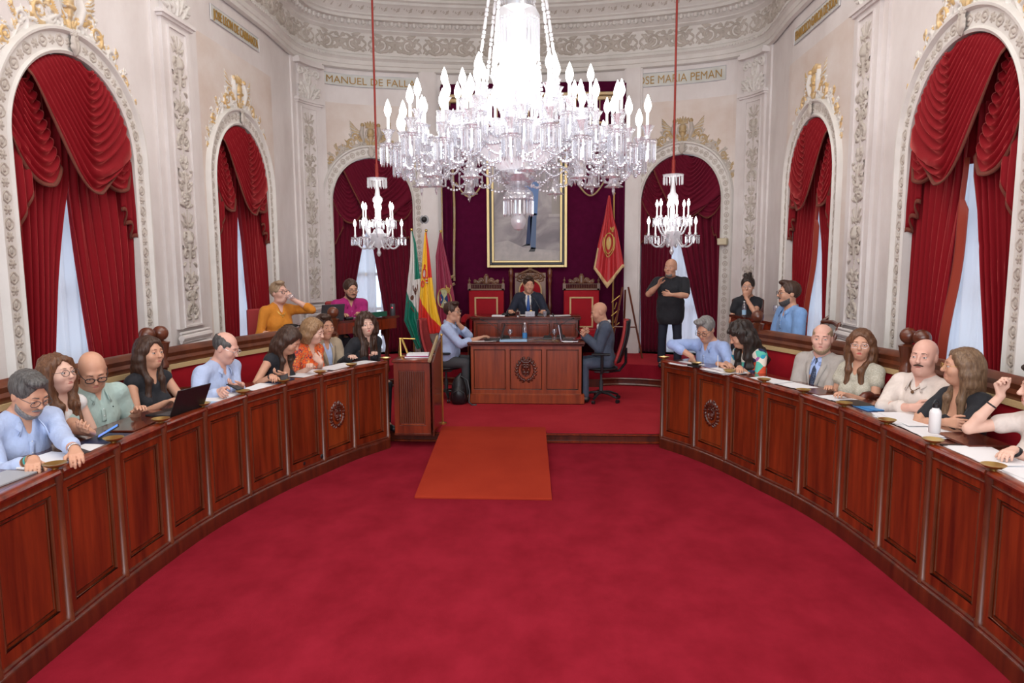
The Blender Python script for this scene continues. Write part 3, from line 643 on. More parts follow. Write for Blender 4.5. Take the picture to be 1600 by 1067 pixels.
ringpr(.215, L3(4.66), 32, .36, .014, mt='crystal2'); ringpr(.215, L3(4.12), 30, .3, .014, mt='crystal2'); ringpr(.18, L3(5.25), 34, .40, .013, mt='crystal2'); ringpr(.185, L3(5.6), 34, .36, .013, mt='crystal2')
cyl = MB(); cyl.lathe([(.08, L3(4.80)), (.19, L3(4.77)), (.225, L3(4.70)), (.215, L3(4.65)), (.1, L3(4.64))], n=32); cyl.obj('crown_ring', M['crystal2'], root)
cyl = MB(); cyl.lathe([(.08, L3(4.26)), (.20, L3(4.22)), (.22, L3(4.16)), (.21, L3(4.11)), (.1, L3(4.1))], n=32); cyl.obj('crown_ring', M['crystal2'], root)
# three rings of candles
tiers = [(24, 1.27, 3.36, 3.44, .40, .0), (16, 1.02, 3.52, 3.52, .30, .1), (14, .70, 3.70, 3.62, .24, .22)]
for n, R, zc, z0, r0, a0 in tiers:
    for k in range(n):
        candle_arm(root, a0+2*PI*k/n, R+(.05 if k % 2 else -.04), L3(zc+(.05 if k % 2 else -.02)), L3(z0), r0, 1.12, 14, .17, True, .19, 1.35, .08, 'crystal')
for k in range(8):   # inner taller lights
    candle_arm(root, .3+2*PI*k/8, .42, L3(3.90), L3(3.70), .12, 1.1, 8, .13, True, .18, 1.3, .06, 'crystal')
# bead garlands between the outer arms, and a second swagged row
for n, R, z, sg_ in ((24, 1.27, 3.27, .15), (12, 1.14, 3.26, .20), (12, .86, 3.34, .2), (24, 1.0, 3.30, .08)):
    for k in range(n):
        a, b = 2*PI*k/n, 2*PI*(k+1)/n; mb = MB()
        for q in range(15):
            t = q/14; aa = lerp(a, b, t); rr = R*(1-.03*math.sin(PI*t)); mb.ball((rr*math.cos(aa), rr*math.sin(aa), L3(z-sg_*math.sin(PI*t))), .016, 6)
        mb.obj('bead_garland', M['crystal'], root)
# ropes of long drops rising to the ceiling
for k in range(8):
    a = .2+2*PI*k/8; mb = MB(); p0 = Vector((.42*math.cos(a), .42*math.sin(a), L3(4.05))); p1 = Vector((.12*math.cos(a), .12*math.sin(a), L3(6.0)))
    t = 0; j = 0
    while t < 1:
        L = (.035, .035, .13)[j % 3]; d = (p1-p0).normalized(); q = p0.lerp(p1, t); q2 = q+d*L
        mb.tube([q, q+d*L*.15, q+d*L*.85, q2], [.006, .019 if L < .1 else .016, .019 if L < .1 else .016, .006], 7); t += (L+.006)/(p1-p0).length; j += 1
    mb.obj('crystal_rope', M['crystal2'], root)
# hanging bells with drops
for k in range(12):
    a = .13+2*PI*k/12; x, y = 1.0*math.cos(a), 1.0*math.sin(a); z = L3(3.14+.05*(k % 2)); mb = MB()
    mb.lathe([(.006, .09), (.008, .03), (.03, .02), (.045, -.02), (.05, -.06), (.06, -.10), (.10, -.125), (.095, -.13), (.05, -.11), (.02, -.10)], (x, y, z), 14, wob=lambda t: 1+.05*math.cos(7*t))
    b_ = mb.obj('crystal_bell', M['crystal'], root); d_ = MB(); d_.lathe([(.002, -.10), (.014, -.14), (.018, -.16), (.012, -.19), (.001, -.22)], (x, y, z), 8); d_.obj('drop', M['crystal'], b_)
# two small chandeliers on red sleeved cords
def small(label):
    root = thing('small_chandelier', label, 'chandelier', (0, 0, 2.7), 0, None)
    s = MB(); Z = lambda z: z-2.7
    s.lathe([(0, Z(2.30)), (.02, Z(2.32)), (.035, Z(2.36)), (.02, Z(2.40)), (.02, Z(2.43)), (.07, Z(2.47)), (.11, Z(2.54)), (.13, Z(2.62)), (.135, Z(2.66)), (.05, Z(2.67)), (.04, Z(2.75)), (.07, Z(2.80)), (.035, Z(2.86)), (.034, Z(2.95)), (.026, Z(3.06)), (.045, Z(3.10)), (.078, Z(3.16)), (.074, Z(3.20)), (.04, Z(3.24)), (.03, Z(3.36)), (.04, Z(3.46)), (.15, Z(3.49)), (.155, Z(3.505)), (.02, Z(3.52))], n=20, wob=lambda t: 1+.03*math.cos(10*t))
    s.obj('stem', M['crystal2'], root)
    ringpr(.145, Z(3.48), 18, .12, .010, par=root, mt='crystal2')
    for k in range(6): candle_arm(root, .1+PI/3*k, .36, Z(2.60), Z(2.55), .10, .85, 8, .13, False, .15, 1.2)
    for k in range(6): candle_arm(root, .1+PI/6+PI/3*k, .24, Z(2.86), Z(2.72), .06, .85, 8, .13, False, .15, 1.2)
    c = MB(); c.tube([(0, 0, Z(3.52)), (0, 0, Z(3.72))], .026, 8); c.tube([(0, 0, Z(3.72)), (0, 0, Z(7.45))], .016, 8); c.obj('cord_sleeve', pm('red_cord', (.30, .025, .015), .6), root)
    return root
sm = small('small crystal chandelier on a red cord before the left arch'); sm.location = (-2.73, 11, 2.7)
s2 = copy_tree(sm, (1.78, 11, 2.7)); s2['label'] = 'small crystal chandelier on a red cord hanging above the standing man'
# ---------------------------------------------------------------- curved council desks
DL = [(-2.8, 2.7), (-2.90, 3.3), (-2.93, 3.90), (-2.955, 4.50), (-2.95, 5.07), (-2.91, 5.63), (-2.81, 6.18), (-2.66, 6.75), (-2.47, 7.29), (-2.28, 7.80), (-2.01, 8.30)]
DR = [(2.42, 2.9), (2.49, 3.5), (2.50, 4.1), (2.457, 4.67), (2.417, 5.23), (2.35, 5.83), (2.22, 6.4), (2.03, 6.94), (1.83, 7.49), (1.59, 8.0), (1.295, 8.45)]
def curve_off(P, off, sub=4, ext0=0, ext1=0):
    Q = np.array(catmull(P, sub)); t = np.gradient(Q, axis=0); t /= np.linalg.norm(t, axis=1)[:, None]
    s = 1 if P[0][0] < 0 else -1
    return Q + np.stack([-t[:, 1], t[:, 0]], 1)*off*s
def sweep_strip(mb, P, prof, k=None, side=1, caps=True):
    """profile (offset behind the curve, z) swept along the desk curve"""
    V = []; m = len(prof); cur = {}
    for o, z in prof:
        if o not in cur: cur[o] = curve_off(P, o)
    n = len(cur[prof[0][0]])
    for i in range(n):
        for o, z in prof: V.append((*cur[o][i], z))
    F = [(a*m+b, a*m+(b+1) % m, (a+1)*m+(b+1) % m, (a+1)*m+b) for a in range(n-1) for b in range(m)]
    if caps: F += [tuple(range(m-1, -1, -1)), tuple(range((n-1)*m, n*m))]
    mb.add(V, F, k)
EMB = relief(.36, .42, .005, [(( [(q[0]+.03, q[1]+.02) for q in st[0]]),)+tuple(st[1:]) for st in
    mir([([(.15+.115*math.cos(t), .16+.13*math.sin(t)) for t in np.linspace(-1.5, 1.25, 14)], .010, 1)]
    +[st for t in np.linspace(-1.45, 1.25, 10) for sg in (1.6, .6) for st in leaf(.15+.112*math.cos(t), .16+.127*math.sin(t), t+sg, .05, .015, .2)]
    +[([(.15, .085), (.19, .11), (.205, .16), (.20, .225), (.15, .235)], .009, 1.3)]+spiral(.18, .25, .024, 1.2, 0, 1, .010, .005)+acanthus(.165, .27, .9, .07, .02, .4)+leaf(.155, .12, .6, .05, .011, .9)+leaf(.16, .18, .3, .045, .010, 1.2), .15)
    +[([(.15, .10), (.15, .22)], .016, .8), ([(.12, .20), (.18, .20)], .014, .9), ([(.12, .13), (.18, .13)], .013, .9)]+rosette(.15, .165, .026, 5)+rosette(.15, .285, .026, 5)+[([(.11, .262), (.19, .262)], .010, 1.2)]])
def emblem(parent, T, sc=1.0):
    mb = MB(); relief_mesh(mb, *EMB, .005, lambda x, y, h: T((x-.18)*sc, (y-.18)*sc, h*sc*1.5)); return mb.obj('carved_emblem', M['wood_dk'], parent)
def council_desk(P, label, emb):
    root = thing('council_desk', label, 'desk', (P[5][0], P[5][1], 0)); O = root.location
    sg = 1 if P[0][0] < 0 else -1
    def lo(o_):   # world mesh to root-local
        for v in o_.data.vertices: v.co -= O
        return o_
    mb = MB(); sweep_strip(mb, P, [(.02, 0), (-.035, 0), (-.035, .10), (-.028, .118), (-.02, .125), (-.02, .138), (-.008, .145), (.02, .145)]); lo(mb.obj('plinth', M['wood_dk'], root, ang=30))
    mb = MB(); sweep_strip(mb, P, [(.06, 1.025), (.44, 1.025), (.44, 1.05), (.06, 1.05)]); lo(mb.obj('worktop', M['wood_top'], root, ang=30))
    mb = MB(); sweep_strip(mb, P, [(.40, .15), (.42, .15), (.42, 1.025), (.40, 1.025)]); sweep_strip(mb, P, [(.03, .3), (.40, .3), (.40, .32), (.03, .32)]); lo(mb.obj('shelf_back', M['wood_dk'], root, ang=30))
    for i in range(len(P)-1):
        a, b = Vector((*P[i], 0)), Vector((*P[i+1], 0)); ux = (b-a).normalized(); L = (b-a).length
        nn = Vector((ux.y, -ux.x, 0))*sg    # towards the room centre
        T = lambda p: tuple(a+ux*p[0]+nn*p[1]+Vector((0, 0, p[2]))-O)
        mb = MB(); e = .022
        for x0, x1, z0, z1 in ((e, e+.05, .145, 1.03), (L-e-.05, L-e, .145, 1.03), (e+.05, L-e-.05, .145, .215), (e+.05, L-e-.05, .93, 1.03)): mb.box(x0, x1, -.035, 0, z0, z1, 0, T)
        mb.box(e+.05, L-e-.05, -.035, -.018, .215, .93, 1, T)
        x0, x1, z0, z1 = e+.055, L-e-.055, .22, .925
        mb.tube([T((x, -.008, z)) for x, z in ((x0, z0), (x1, z0), (x1, z1), (x0, z1))], .011, 6, 2, closed=True)
        x0, x1, z0, z1 = x0+.026, x1-.026, z0+.026, z1-.026
        mb.tube([T((x, -.016, z)) for x, z in ((x0, z0), (x1, z0), (x1, z1), (x0, z1))], .005, 5, 2, closed=True)
        mb.tube([T((x, .004, .985)) for x in (e, L-e)], .007, 6, 2)
        o = mb.obj('front_panel', [M['wood'], M['wood_or'] if i == emb else M['wood'], M['wood_md']], root, ang=35)
        rail = MB(); V = []; pr = [(-.07, 1.03), (.012, 1.03), (.028, 1.037), (.034, 1.05), (.028, 1.064), (.012, 1.072), (-.03, 1.07), (-.07, 1.056)]
        for x in (.012, L-.012): V += [T((x, d, z)) for d, z in pr]
        rail.add(V, [(j, (j+1) % 8, 8+(j+1) % 8, 8+j) for j in range(8)]+[tuple(range(7, -1, -1)), tuple(range(8, 16))]); rail.obj('top_rail', M['wood'], root, ang=35)
        if i == emb: emblem(root, lambda x, y, h: T((L/2+x*.9, -.017+h, .57+y*.9)))
    for i in range(len(P)):
        x, y = P[i][0]-O[0], P[i][1]-O[1]; mb = MB()
        mb.lathe([(.030, .12), (.030, .16), (.024, .17), (.021, .95), (.028, .99), (.031, 1.03), (.028, 1.07)], (x, y, 0), 10); mb.obj('post', M['wood_md'], root)
        if i and i < len(P)-1 or 1:
            q = curve_off(P, .01, 1)[i]; d = MB(); d.lathe([(.018, 1.07), (.020, 1.078), (.045, 1.085), (.062, 1.098), (.066, 1.103), (.058, 1.101), (.03, 1.092), (.0, 1.09)], (q[0]-O[0], q[1]-O[1], 0), 18); d.obj('brass_dish', M['brass'], root)
    return root
council_desk(DL, 'long curved mahogany council desk with panelled front along the left side of the chamber', 8)
council_desk(DR, 'long curved mahogany council desk with panelled front along the right side of the chamber', 8)
# platform strips under the seats
for j, (P, o0, o1) in enumerate(((DL, .02, 1.02), (DR, .02, .9))):
    mb = MB(); sweep_strip(mb, P, [(o0, 0), (o1, 0), (o1, .14), (o0, .14)]); struct(mb.obj('trim_%d' % (50+j), M['carpet'], ang=30))
# ---------------------------------------------------------------- curved benches
def sub_curve(P, off, y0, y1, n=16):
    Q = curve_off(P, off, 8); o = np.argsort(Q[:, 1]); ys = np.linspace(y0, y1, n); return [(float(np.interp(y, Q[o, 1], Q[o, 0])), float(y)) for y in ys]
def bench(P, off, y0, y1, label, posts, sgx, arms):
    B = sub_curve(P, off, y0, y1); root = thing('bench', label, 'bench', (B[0][0], B[0][1], .14)); O = root.location
    A = np.array(B); t = np.gradient(A, axis=0); t /= np.linalg.norm(t, axis=1)[:, None]; Nn = np.stack([t[:, 1], -t[:, 0]], 1)*sgx   # towards desk
    def at(i, d, z): q = A[i]+Nn[i]*d; return (q[0]-O[0], q[1]-O[1], z-O[2])
    def sw(prof, m, name, i0=0, i1=None, par=root, ang=40):
        i1 = len(A)-1 if i1 is None else i1; mb = MB(); V = [at(i, d, z) for i in range(i0, i1+1) for d, z in prof]; m_ = len(prof); n = i1-i0+1
        mb.add(V, [(a*m_+b, a*m_+(b+1) % m_, (a+1)*m_+(b+1) % m_, (a+1)*m_+b) for a in range(n-1) for b in range(m_)]+[tuple(range(m_-1, -1, -1)), tuple(range((n-1)*m_, n*m_))]); return mb.obj(name, M[m], par, ang=ang)
    sw([(-.05, .14), (.0, .14), (.0, 1.30), (-.05, 1.30)], 'wood_md', 'back_board')
    sw([(-.06, 1.29), (.035, 1.29), (.045, 1.33), (.03, 1.36), (.04, 1.40), (.02, 1.435), (-.02, 1.45), (-.055, 1.435), (-.07, 1.40), (-.06, 1.36)], 'wood_md', 'top_rail')
    sw([(.0, .62), (.035, .62), (.05, .75), (.05, 1.15), (.035, 1.27), (.0, 1.28)], 'uphol', 'back_cushion')
    sw([(.0, .46), (.0, .14), (.40, .14), (.40, .46)], 'wood_md', 'seat_base')
    sw([(.0, .47), (.42, .47), (.44, .53), (.42, .60), (.3, .62), (.0, .62)], 'uphol', 'seat_cushion')
    mb = MB(); n = len(A)-1
    for z in (1.265,): 
        V = [at(i, d, zz) for i in range(n+1) for d, zz in ((.036, z-.022), (.058, z-.022), (.058, z+.022), (.036, z+.022))]
        mb.add(V, [(a*4+b, a*4+(b+1) % 4, (a+1)*4+(b+1) % 4, (a+1)*4+b) for a in range(n) for b in range(4)])
    for i in (0, n):
        s_ = .03 if i == 0 else -.03; V = [at(i, .058, z) for z in (.64, 1.28)]; tt = t[i]*(.045 if i == 0 else -.045)
        V += [(v[0]+tt[0], v[1]+tt[1], v[2]) for v in V]; mb.add(V, [(0, 1, 3, 2)])
    mb.obj('gold_braid', M['braid'], root)
    for i in posts:
        p = at(0 if i == 0 else len(A)-1, .0, 0); x, y = p[0], p[1]; mb = MB()
        mb.lathe([(.055, 0), (.055, 1.12), (.065, 1.13), (.065, 1.17), (.05, 1.19), (.052, 1.24), (.075, 1.35), (.082, 1.37), (.03, 1.385), (.02, 1.40)], (x, y, 0), 10); q = mb.obj('post', M['wood_md'], root)
        mb = MB(); mb.ball((x, y, 1.455), .072, 20); mb.obj('ball_finial', M['wood_md'], q)
    for i in arms:
        mb = MB(); ii = 0 if i == 0 else len(A)-1; t_ = Vector((*t[ii], 0))*(.07 if i == 0 else -.07)
        q = [Vector(at(ii, d, z))+t_ for d, z in [(.02, 1.02), (.14, 1.04), (.26, 1.05)]+[(.30+.085*math.cos(a_), .98+.085*math.sin(a_)) for a_ in np.linspace(PI/2, -1.35*PI, 14)]]
        mb.tube(q, [.035]*3+list(np.linspace(.045, .036, 14)), 10, flat=1.0)
        mb.tube([Vector(at(ii, .06, .62))+t_, Vector(at(ii, .06, 1.0))+t_], .03, 8); mb.obj('scroll_armrest', M['wood_dk'], root)
    return root
bench(DL, .95, 2.7, 6.30, 'curved bench with red upholstered back, nearer of the two along the left wall', [1], 1, [1])
bench(DL, .95, 6.46, 8.95, 'curved bench with red upholstered back, farther of the two along the left wall', [0, 1], 1, [0])
bench(DR, .80, 2.9, 6.15, 'curved bench with red upholstered back, nearer of the two along the right wall', [1], -1, [1])
bench(DR, .80, 6.31, 8.30, 'curved bench with red upholstered back, farther of the two along the right wall', [0, 1], -1, [0])
# ---------------------------------------------------------------- generic panelled furniture
def panel_face(mb, T, x0, x1, z0, z1, n, st=.06, raised=False):
    """n recessed panels across a face; T maps (x, outward, z)"""
    w_ = (x1-x0-st)/n
    mb.box(x0, x1, -.02, 0, z0, z0+st, 0, T); mb.box(x0, x1, -.02, 0, z1-st, z1, 0, T)
    for i in range(n+1): mb.box(x0+i*w_, x0+i*w_+st, -.02, 0, z0+st, z1-st, 0, T)
    for i in range(n):
        a, b = x0+st+i*w_, x0+(i+1)*w_; mb.box(a, b, -.02, -.012, z0+st, z1-st, 1, T)
        mb.tube([T((x, -.006, z)) for x, z in ((a+.008, z0+st+.008), (b-.008, z0+st+.008), (b-.008, z1-st-.008), (a+.008, z1-st-.008))], .009, 6, 2, closed=True)
        if raised: mb.box(a+.035, b-.035, -.015, .006, z0+st+.03, z1-st-.03, 1, T, bev=.008)
# reading desk at the end of the left council desk
R = thing('lectern', 'square mahogany lectern with fluted front at the end of the left council desk', 'lectern', (-1.72, 8.5, LOW))
mb = MB(); T0 = lambda p: (p[0], -.17-p[1]*-1*-1 if 0 else -.17-p[1], p[2])
mb.box(-.21, .23, -.15, .35, 0, .89, 0); 
for x0, x1, z0, z1 in ((-.21, -.15, 0, .89), (.17, .23, 0, .89), (-.15, .17, 0, .12), (-.15, .17, .80, .89)): mb.box(x0, x1, 0, .02, z0, z1, 0, lambda p: (p[0], -.15-p[1], p[2]))
mb.box(-.13, .15, -.01, .008, .125, .14, 2, lambda p: (p[0], -.155-p[1], p[2]))
for i in range(12): x = -.137+i*.0258; mb.tube([(x, -.154, .15), (x, -.154, .78)], .010, 6, 1)
mb.obj('body', [M['wood'], M['wood_md'], M['wood_or']], R, ang=35)
mb = MB(); mb.box(-.23, .25, -.19, .37, .89, .925, bev=.01); mb.obj('top', M['wood'], R)
mb = MB(); mb.box(-.22, .24, -.175, .36, -.0, .03, bev=.008); mb.obj('plinth', M['wood_dk'], R)
# polished side screen with brass pole
R = thing('side_screen', 'glossy dark screen with sloping gilt top edge and brass pole beside the lectern', 'screen', (-1.46, 8.3, LOW))
mb = MB(); V = [(0, 0, 0.0), (0.02, 0, 0), (.02, .62, 0), (0, .62, 0), (0, 0, .90), (.02, 0, .90), (.02, .62, 1.13), (0, .62, 1.13)]
mb.add(V, [(0, 3, 2, 1), (4, 5, 6, 7), (0, 1, 5, 4), (1, 2, 6, 5), (2, 3, 7, 6), (3, 0, 4, 7)]); mb.obj('panel', M['wood_top'], R, smooth=False)
mb = MB(); mb.tube([(-.03, .0, .915), (-.03, .62, 1.145)], .02, 6); mb.obj('gilt_edge', M['goldleaf'], R)
mb = MB(); mb.tube([(.02, .64, 0), (.02, .64, 1.15)], .012, 8); mb.lathe([(.05, 0), (.05, .02), (.012, .03)], (.02, .64, 0), 12); mb.ball((.02, .64, 1.16), .02, 10); mb.obj('pole', M['brass'], R)
# ---------------------------------------------------------------- carpet ramp
mb = MB(); V = []; 
for y, z in ((6.5, .012), (6.52, .018), (8.55, .158), (8.75, .160)): V += [(-1.335+(y-6.5)*-.035, y, z), (-.02+(y-6.5)*-.04, y, z)]
V2 = [(x, y, z-.012 if z > .02 else .001) for x, y, z in V]
F = [(i*2, i*2+1, i*2+3, i*2+2) for i in range(3)]; F += [(8+i*2+2, 8+i*2+3, 8+i*2+1, 8+i*2) for i in range(3)]+[(0, 8, 9, 1)]+[(i*2, i*2+2, 8+i*2+2, 8+i*2) for i in range(3)]+[(i*2+1, 8+i*2+1, 8+i*2+3, i*2+3) for i in range(3)]
mb.add(V+V2, F); mb.add([(-1.335, 6.6, .0), (-.03, 6.6, 0), (-.10, 8.56, 0), (-1.40, 8.56, 0), (-1.335, 6.6, .012), (-.03, 6.6, .012), (-.10, 8.56, .145), (-1.40, 8.56, .145)], [(4, 5, 6, 7), (0, 4, 7, 3), (1, 2, 6, 5)])
tag(mb.obj('carpeted_ramp', M['ramp'], smooth=False), 'orange red carpeted ramp leading up to the low dais in the middle of the floor', 'ramp')
# ---------------------------------------------------------------- secretaries' desk and president's desk
def big_desk(name, label, x0, x1, y0, dep, zb, zt, n, mats, raised=False, skirt=.1, emb=False):
    R = thing(name, label, 'desk', ((x0+x1)/2, y0, zb)); hw = (x1-x0)/2; h = zt-zb
    mb = MB(); mb.box(-hw+.052, hw-.052, .052, dep-.02, 0, h-.045, 0)
    panel_face(mb, lambda p: (p[0], .03-p[1], p[2]), -hw+.03, hw-.03, skirt, h-.05, n, raised=raised)
    for s_ in (-1, 1): panel_face(mb, lambda p: (s_*(hw-.03+p[1]), .03+p[0], p[2]), 0, dep-.05, skirt, h-.05, 1, raised=raised)
    mb.obj('body', [M[m] for m in mats], R, ang=35)
    mb = MB(); mb.box(-hw+.005, hw-.005, .0, dep, 0, skirt, bev=.012); mb.obj('plinth', M[mats[0]], R)
    mb = MB(); mb.box(-hw, hw, -.01, dep+.01, h-.04, h, bev=.012); mb.box(-hw+.015, hw-.015, .005, dep-.005, h-.06, h-.04, bev=.004); mb.obj('tabletop', M['wood_top'], R)
    if emb: emblem(R, lambda x, y, h_: (x*.95, .045-h_-.005, .50+y*1.0), 1.15)
    return R
big_desk('secretary_desk', 'wide mahogany desk with carved emblem and three panels in front of the thrones', -1.27, .445, 10.2, .72, LOW, 1.06, 3, ('wood_or', 'wood_or', 'wood_md'), skirt=.15, emb=True)
big_desk('president_desk', 'raised mahogany desk of the chairing man, behind the emblem desk', -1.42, .45, 11.9, .60, LOW+.005, 1.285, 4, ('wood', 'wood', 'wood_md'), raised=True, skirt=.12)
# ---------------------------------------------------------------- thrones
def throne(x, label):
    R = thing('throne_chair', label, 'chair', (x, 12.95, HI)); 
    mb = MB(); mb.box(-.32, .32, -.02, .06, .35, 1.18, bev=.02); mb.obj('backrest', M['uphol'], R)
    mb = MB(); mb.box(-.31, .31, -.58, .0, .34, .48, bev=.03); mb.obj('seat', M['uphol'], R)
    mb = MB(); w_ = .20
    for x0, x1, z0, z1 in ((-w_-.015, -w_+.015, .5, 1.06), (w_-.015, w_+.015, .5, 1.06), (-w_+.015, w_-.015, 1.03, 1.06), (-w_+.015, w_-.015, .5, .53)): mb.box(x0, x1, -.032, -.018, z0, z1, bev=.004)
    mb.obj('gold_braid', M['braid'], R)
    mb = MB()
    mb.box(-.33, .33, -.01, .05, 1.18, 1.215, bev=.006); mb.box(-.30, .30, .0, .04, 1.285, 1.30, bev=.004)
    for i in range(19): mb.tube([(-.28+i*.031, .02, 1.21), (-.28+i*.031, .02, 1.29)], [.008, .008], 6)
    cr = relief(.60, .20, .006, mir(spiral(.40, .06, .045, 1.4, PI, -1, .018, .008)+spiral(.50, .04, .03, 1.3, PI, -1, .014, .006)+acanthus(.33, .02, .9, .12, .03, -.6)+acanthus(.42, .02, .3, .13, .025, .2), .30)+[([(.30, .03), (.30, .12)], [.05, .045], .7)]+rosette(.30, .15, .035, 6)+rosette(.3, .08, .03, 5))
    for sd in (-1, 1): relief_mesh(mb, *cr, .006, lambda x_, y_, h: (x_-.30, .02-sd*(h*.9+.004), 1.295+y_))
    mb.obj('carved_crest', M['wood_br'], R)
    for s_ in (-1, 1):
        mb = MB(); mb.box(s_*.31-.03, s_*.31+.03, -.01, .05, 1.18, 1.31, bev=.006); mb.lathe([(.02, 1.31), (.012, 1.33), (.024, 1.35), (.024, 1.365), (.008, 1.385), (.003, 1.42)], (s_*.31, .02, 0), 10); mb.obj('finial', M['wood_br'], R)
        mb = MB(); mb.tube([(s_*.33, -.02, .70), (s_*.35, -.25, .72), (s_*.36, -.5, .69), (s_*.36, -.56, .63)], [.045, .05, .055, .04], 10); mb.obj('armrest', M['uphol'], R)
        mb = MB(); mb.tube([(s_*.34, -.50, .65), (s_*.33, -.50, .45)], .025, 8); mb.obj('arm_post', M['wood_md'], R)
        for y_ in (-.52, .02): mb = MB(); mb.lathe([(.035, 0), (.03, .05), (.022, .1), (.035, .25), (.04, .35)], (s_*.27, y_, 0), 10); mb.obj('leg', M['wood_md'], R)
    return R
throne(-1.245, 'tall red throne chair with gold braid square and carved crest left of the chairing man')
t2 = throne(.49, 'tall red throne chair with gold braid square and carved crest right of the chairing man')
R = thing('president_chair', 'carved walnut armchair with arched red back behind the chairing man', 'chair', (-.44, 13.02, HI))
mb = MB(); mb.box(-.285, .285, .0, .05, .4, 1.50, bev=.01)
cr = relief(.60, .30, .006, mir(spiral(.42, .12, .05, 1.4, PI, -1, .02, .008)+spiral(.51, .07, .035, 1.3, PI, -1, .015, .006)+acanthus(.33, .04, .9, .16, .035, -.6)+acanthus(.46, .02, .3, .10, .025, .2)+[([(.30, .25), (.42, .20), (.5, .16), (.56, .10)], [.022, .018, .015, .012])], .30)+rosette(.30, .24, .05, 6)+rosette(.3, .12, .05, 7))
relief_mesh(mb, *cr, .006, lambda x_, y_, h: (x_-.30, -.002-h*1.2, 1.32+y_*.95)); mb.obj('back_frame', M['wood_br'], R)
mb = MB(); arc_ = [(-.20, .55)]+[(-.20*math.cos(t), 1.17+.20*math.sin(t)) for t in np.linspace(0, PI, 19)]+[(.20, .55)]
mb.prism(arc_, -.02, .02, lambda p: (p[0], p[2]-.0, p[1])); mb.obj('backrest', M['uphol'], R)
mb = MB(); mb.tube([(x, -.02, z) for x, z in arc_], .015, 6); mb.obj('gold_braid', M['braid'], R)
for s_ in (-1, 1):
    mb = MB(); mb.lathe([(.035, 0), (.035, .5), (.025, .52), (.028, .8), (.04, .9), (.028, .95), (.028, 1.3), (.042, 1.36), (.03, 1.40), (.045, 1.44), (.045, 1.53), (.03, 1.56), (.0, 1.59)], (s_*.355, .02, 0), 12); mb.obj('post', M['wood_md'], R)
    mb = MB(); mb.tube([(s_*.34, .0, .68), (s_*.34, -.3, .70), (s_*.34, -.5, .66)], .035, 8); mb.tube([(s_*.34, -.48, .66), (s_*.32, -.48, 0)], .028, 8); mb.obj('armrest', M['wood_md'], R)
mb = MB(); mb.box(-.30, .30, -.52, .0, .36, .48, bev=.03); mb.obj('seat', M['uphol'], R)
# ---------------------------------------------------------------- office chairs
def office(name, label, x, y, rz, z=LOW, red='office_red'):
    R = thing(name, label, 'chair', (x, y, z), rz); pm('office_red', (.34, .03, .03), .7, bump=.3, bscale=(300, 300, 300))
    mb = MB(); mb.ball((0, 0, .50), (.25, .25, .05), 20); mb.obj('seat', M['black'], R)
    def fb(a, b): u = (a-.5)*2; z_ = .60+b*.62; w_ = .23*(1-.25*b**3); return (u*w_, -.25-.05*math.sin(b*2.4)+.05*u*u-.02*(b > 2)-.10*b, z_)
    mb = MB(); mb.grid(fb, 12, 14); o = mb.obj('backrest', M['office_red'], R); solid(o, .035)
    mb = MB(); mb.grid(lambda a, b: (lambda p: (p[0]*1.04, p[1]-.035, p[2]*1.0))(fb(a, b)), 12, 14); o = mb.obj('back_shell', M['black'], R); solid(o, .015)
    mb = MB(); mb.tube([(0, -.10, .44), (0, -.27, .46), (0, -.36, .58), (0, -.36, .80)], .035, 8, flat=.6); mb.obj('back_support', M['black'], R)
    mb = MB(); mb.tube([(0, 0, .12), (0, 0, .30)], .03, 12); mb.tube([(0, 0, .30), (0, 0, .46)], .018, 12); mb.box(-.10, .10, -.12, .10, .43, .47, bev=.01); mb.obj('gas_column', M['dkgrey'], R)
    for k in range(5):
        a = 2*PI*k/5+.3; mb = MB(); mb.tube([(0, 0, .13), (.15*math.cos(a), .15*math.sin(a), .12), (.30*math.cos(a), .30*math.sin(a), .07)], [.035, .028, .018], 8, flat=.7); l_ = mb.obj('leg', M['black'], R)
        mb = MB(); cx, cy = .31*math.cos(a), .31*math.sin(a)
        for q in (-.014, .014): mb.lathe([(.0, -.008), (.027, -.008), (.027, .008), (0, .008)], (cx-q*math.sin(a), cy+q*math.cos(a), .028), 12, axis=(-math.sin(a), math.cos(a), 0))
        mb.obj('castor', M['black'], l_)
    for s_ in (-1, 1):
        mb = MB(); mb.tube([(s_*.12, -.02, .45), (s_*.27, -.02, .46), (s_*.29, -.02, .52), (s_*.29, -.02, .72)], .022, 8); mb.box(s_*.29-.035, s_*.29+.035, -.14, .13, .72, .75, bev=.01); mb.obj('armrest', M['black'], R)
    return R
# ---------------------------------------------------------------- backdrop, portrait, canopy
R = thing('velvet_backdrop', 'deep purple velvet hanging behind the thrones with gold braid edges', 'hanging', (AX, 13.24, HI))
mb = MB(); mb.grid(lambda a, b: (lerp(-1.62, 1.74, a), .04*math.sin(a*3.1)*0+.006*math.sin(a*50), lerp(0, 4.9, b)), 60, 4); solid(mb.obj('cloth', M['purple'], R), .01)
for s_, x in ((-1, -1.52), (1, 1.62)):
    mb = MB(); mb.grid(lambda a, b: (x+.10*(a-.5)*2, -.05+.03*math.sin(a*12), lerp(0, 4.85, b)), 16, 4); solid(mb.obj('side_drape', M['purple'], R), .008)
mb = MB(); mb.tube([(-1.40+.012*math.sin(z*3), -.09, z) for z in np.linspace(1.35, 4.4, 20)], .022, 8); mb.tube([(-1.62, -.07, z) for z in np.linspace(1.6, 4.6, 16)], .014, 6)
for z in (1.30, 1.45): mb.tube([(-1.40, -.1, z), (-1.58, -.1, z-.09)], .03, 6)
mb.obj('gold_cord', M['goldleaf'], R)
mb = MB()
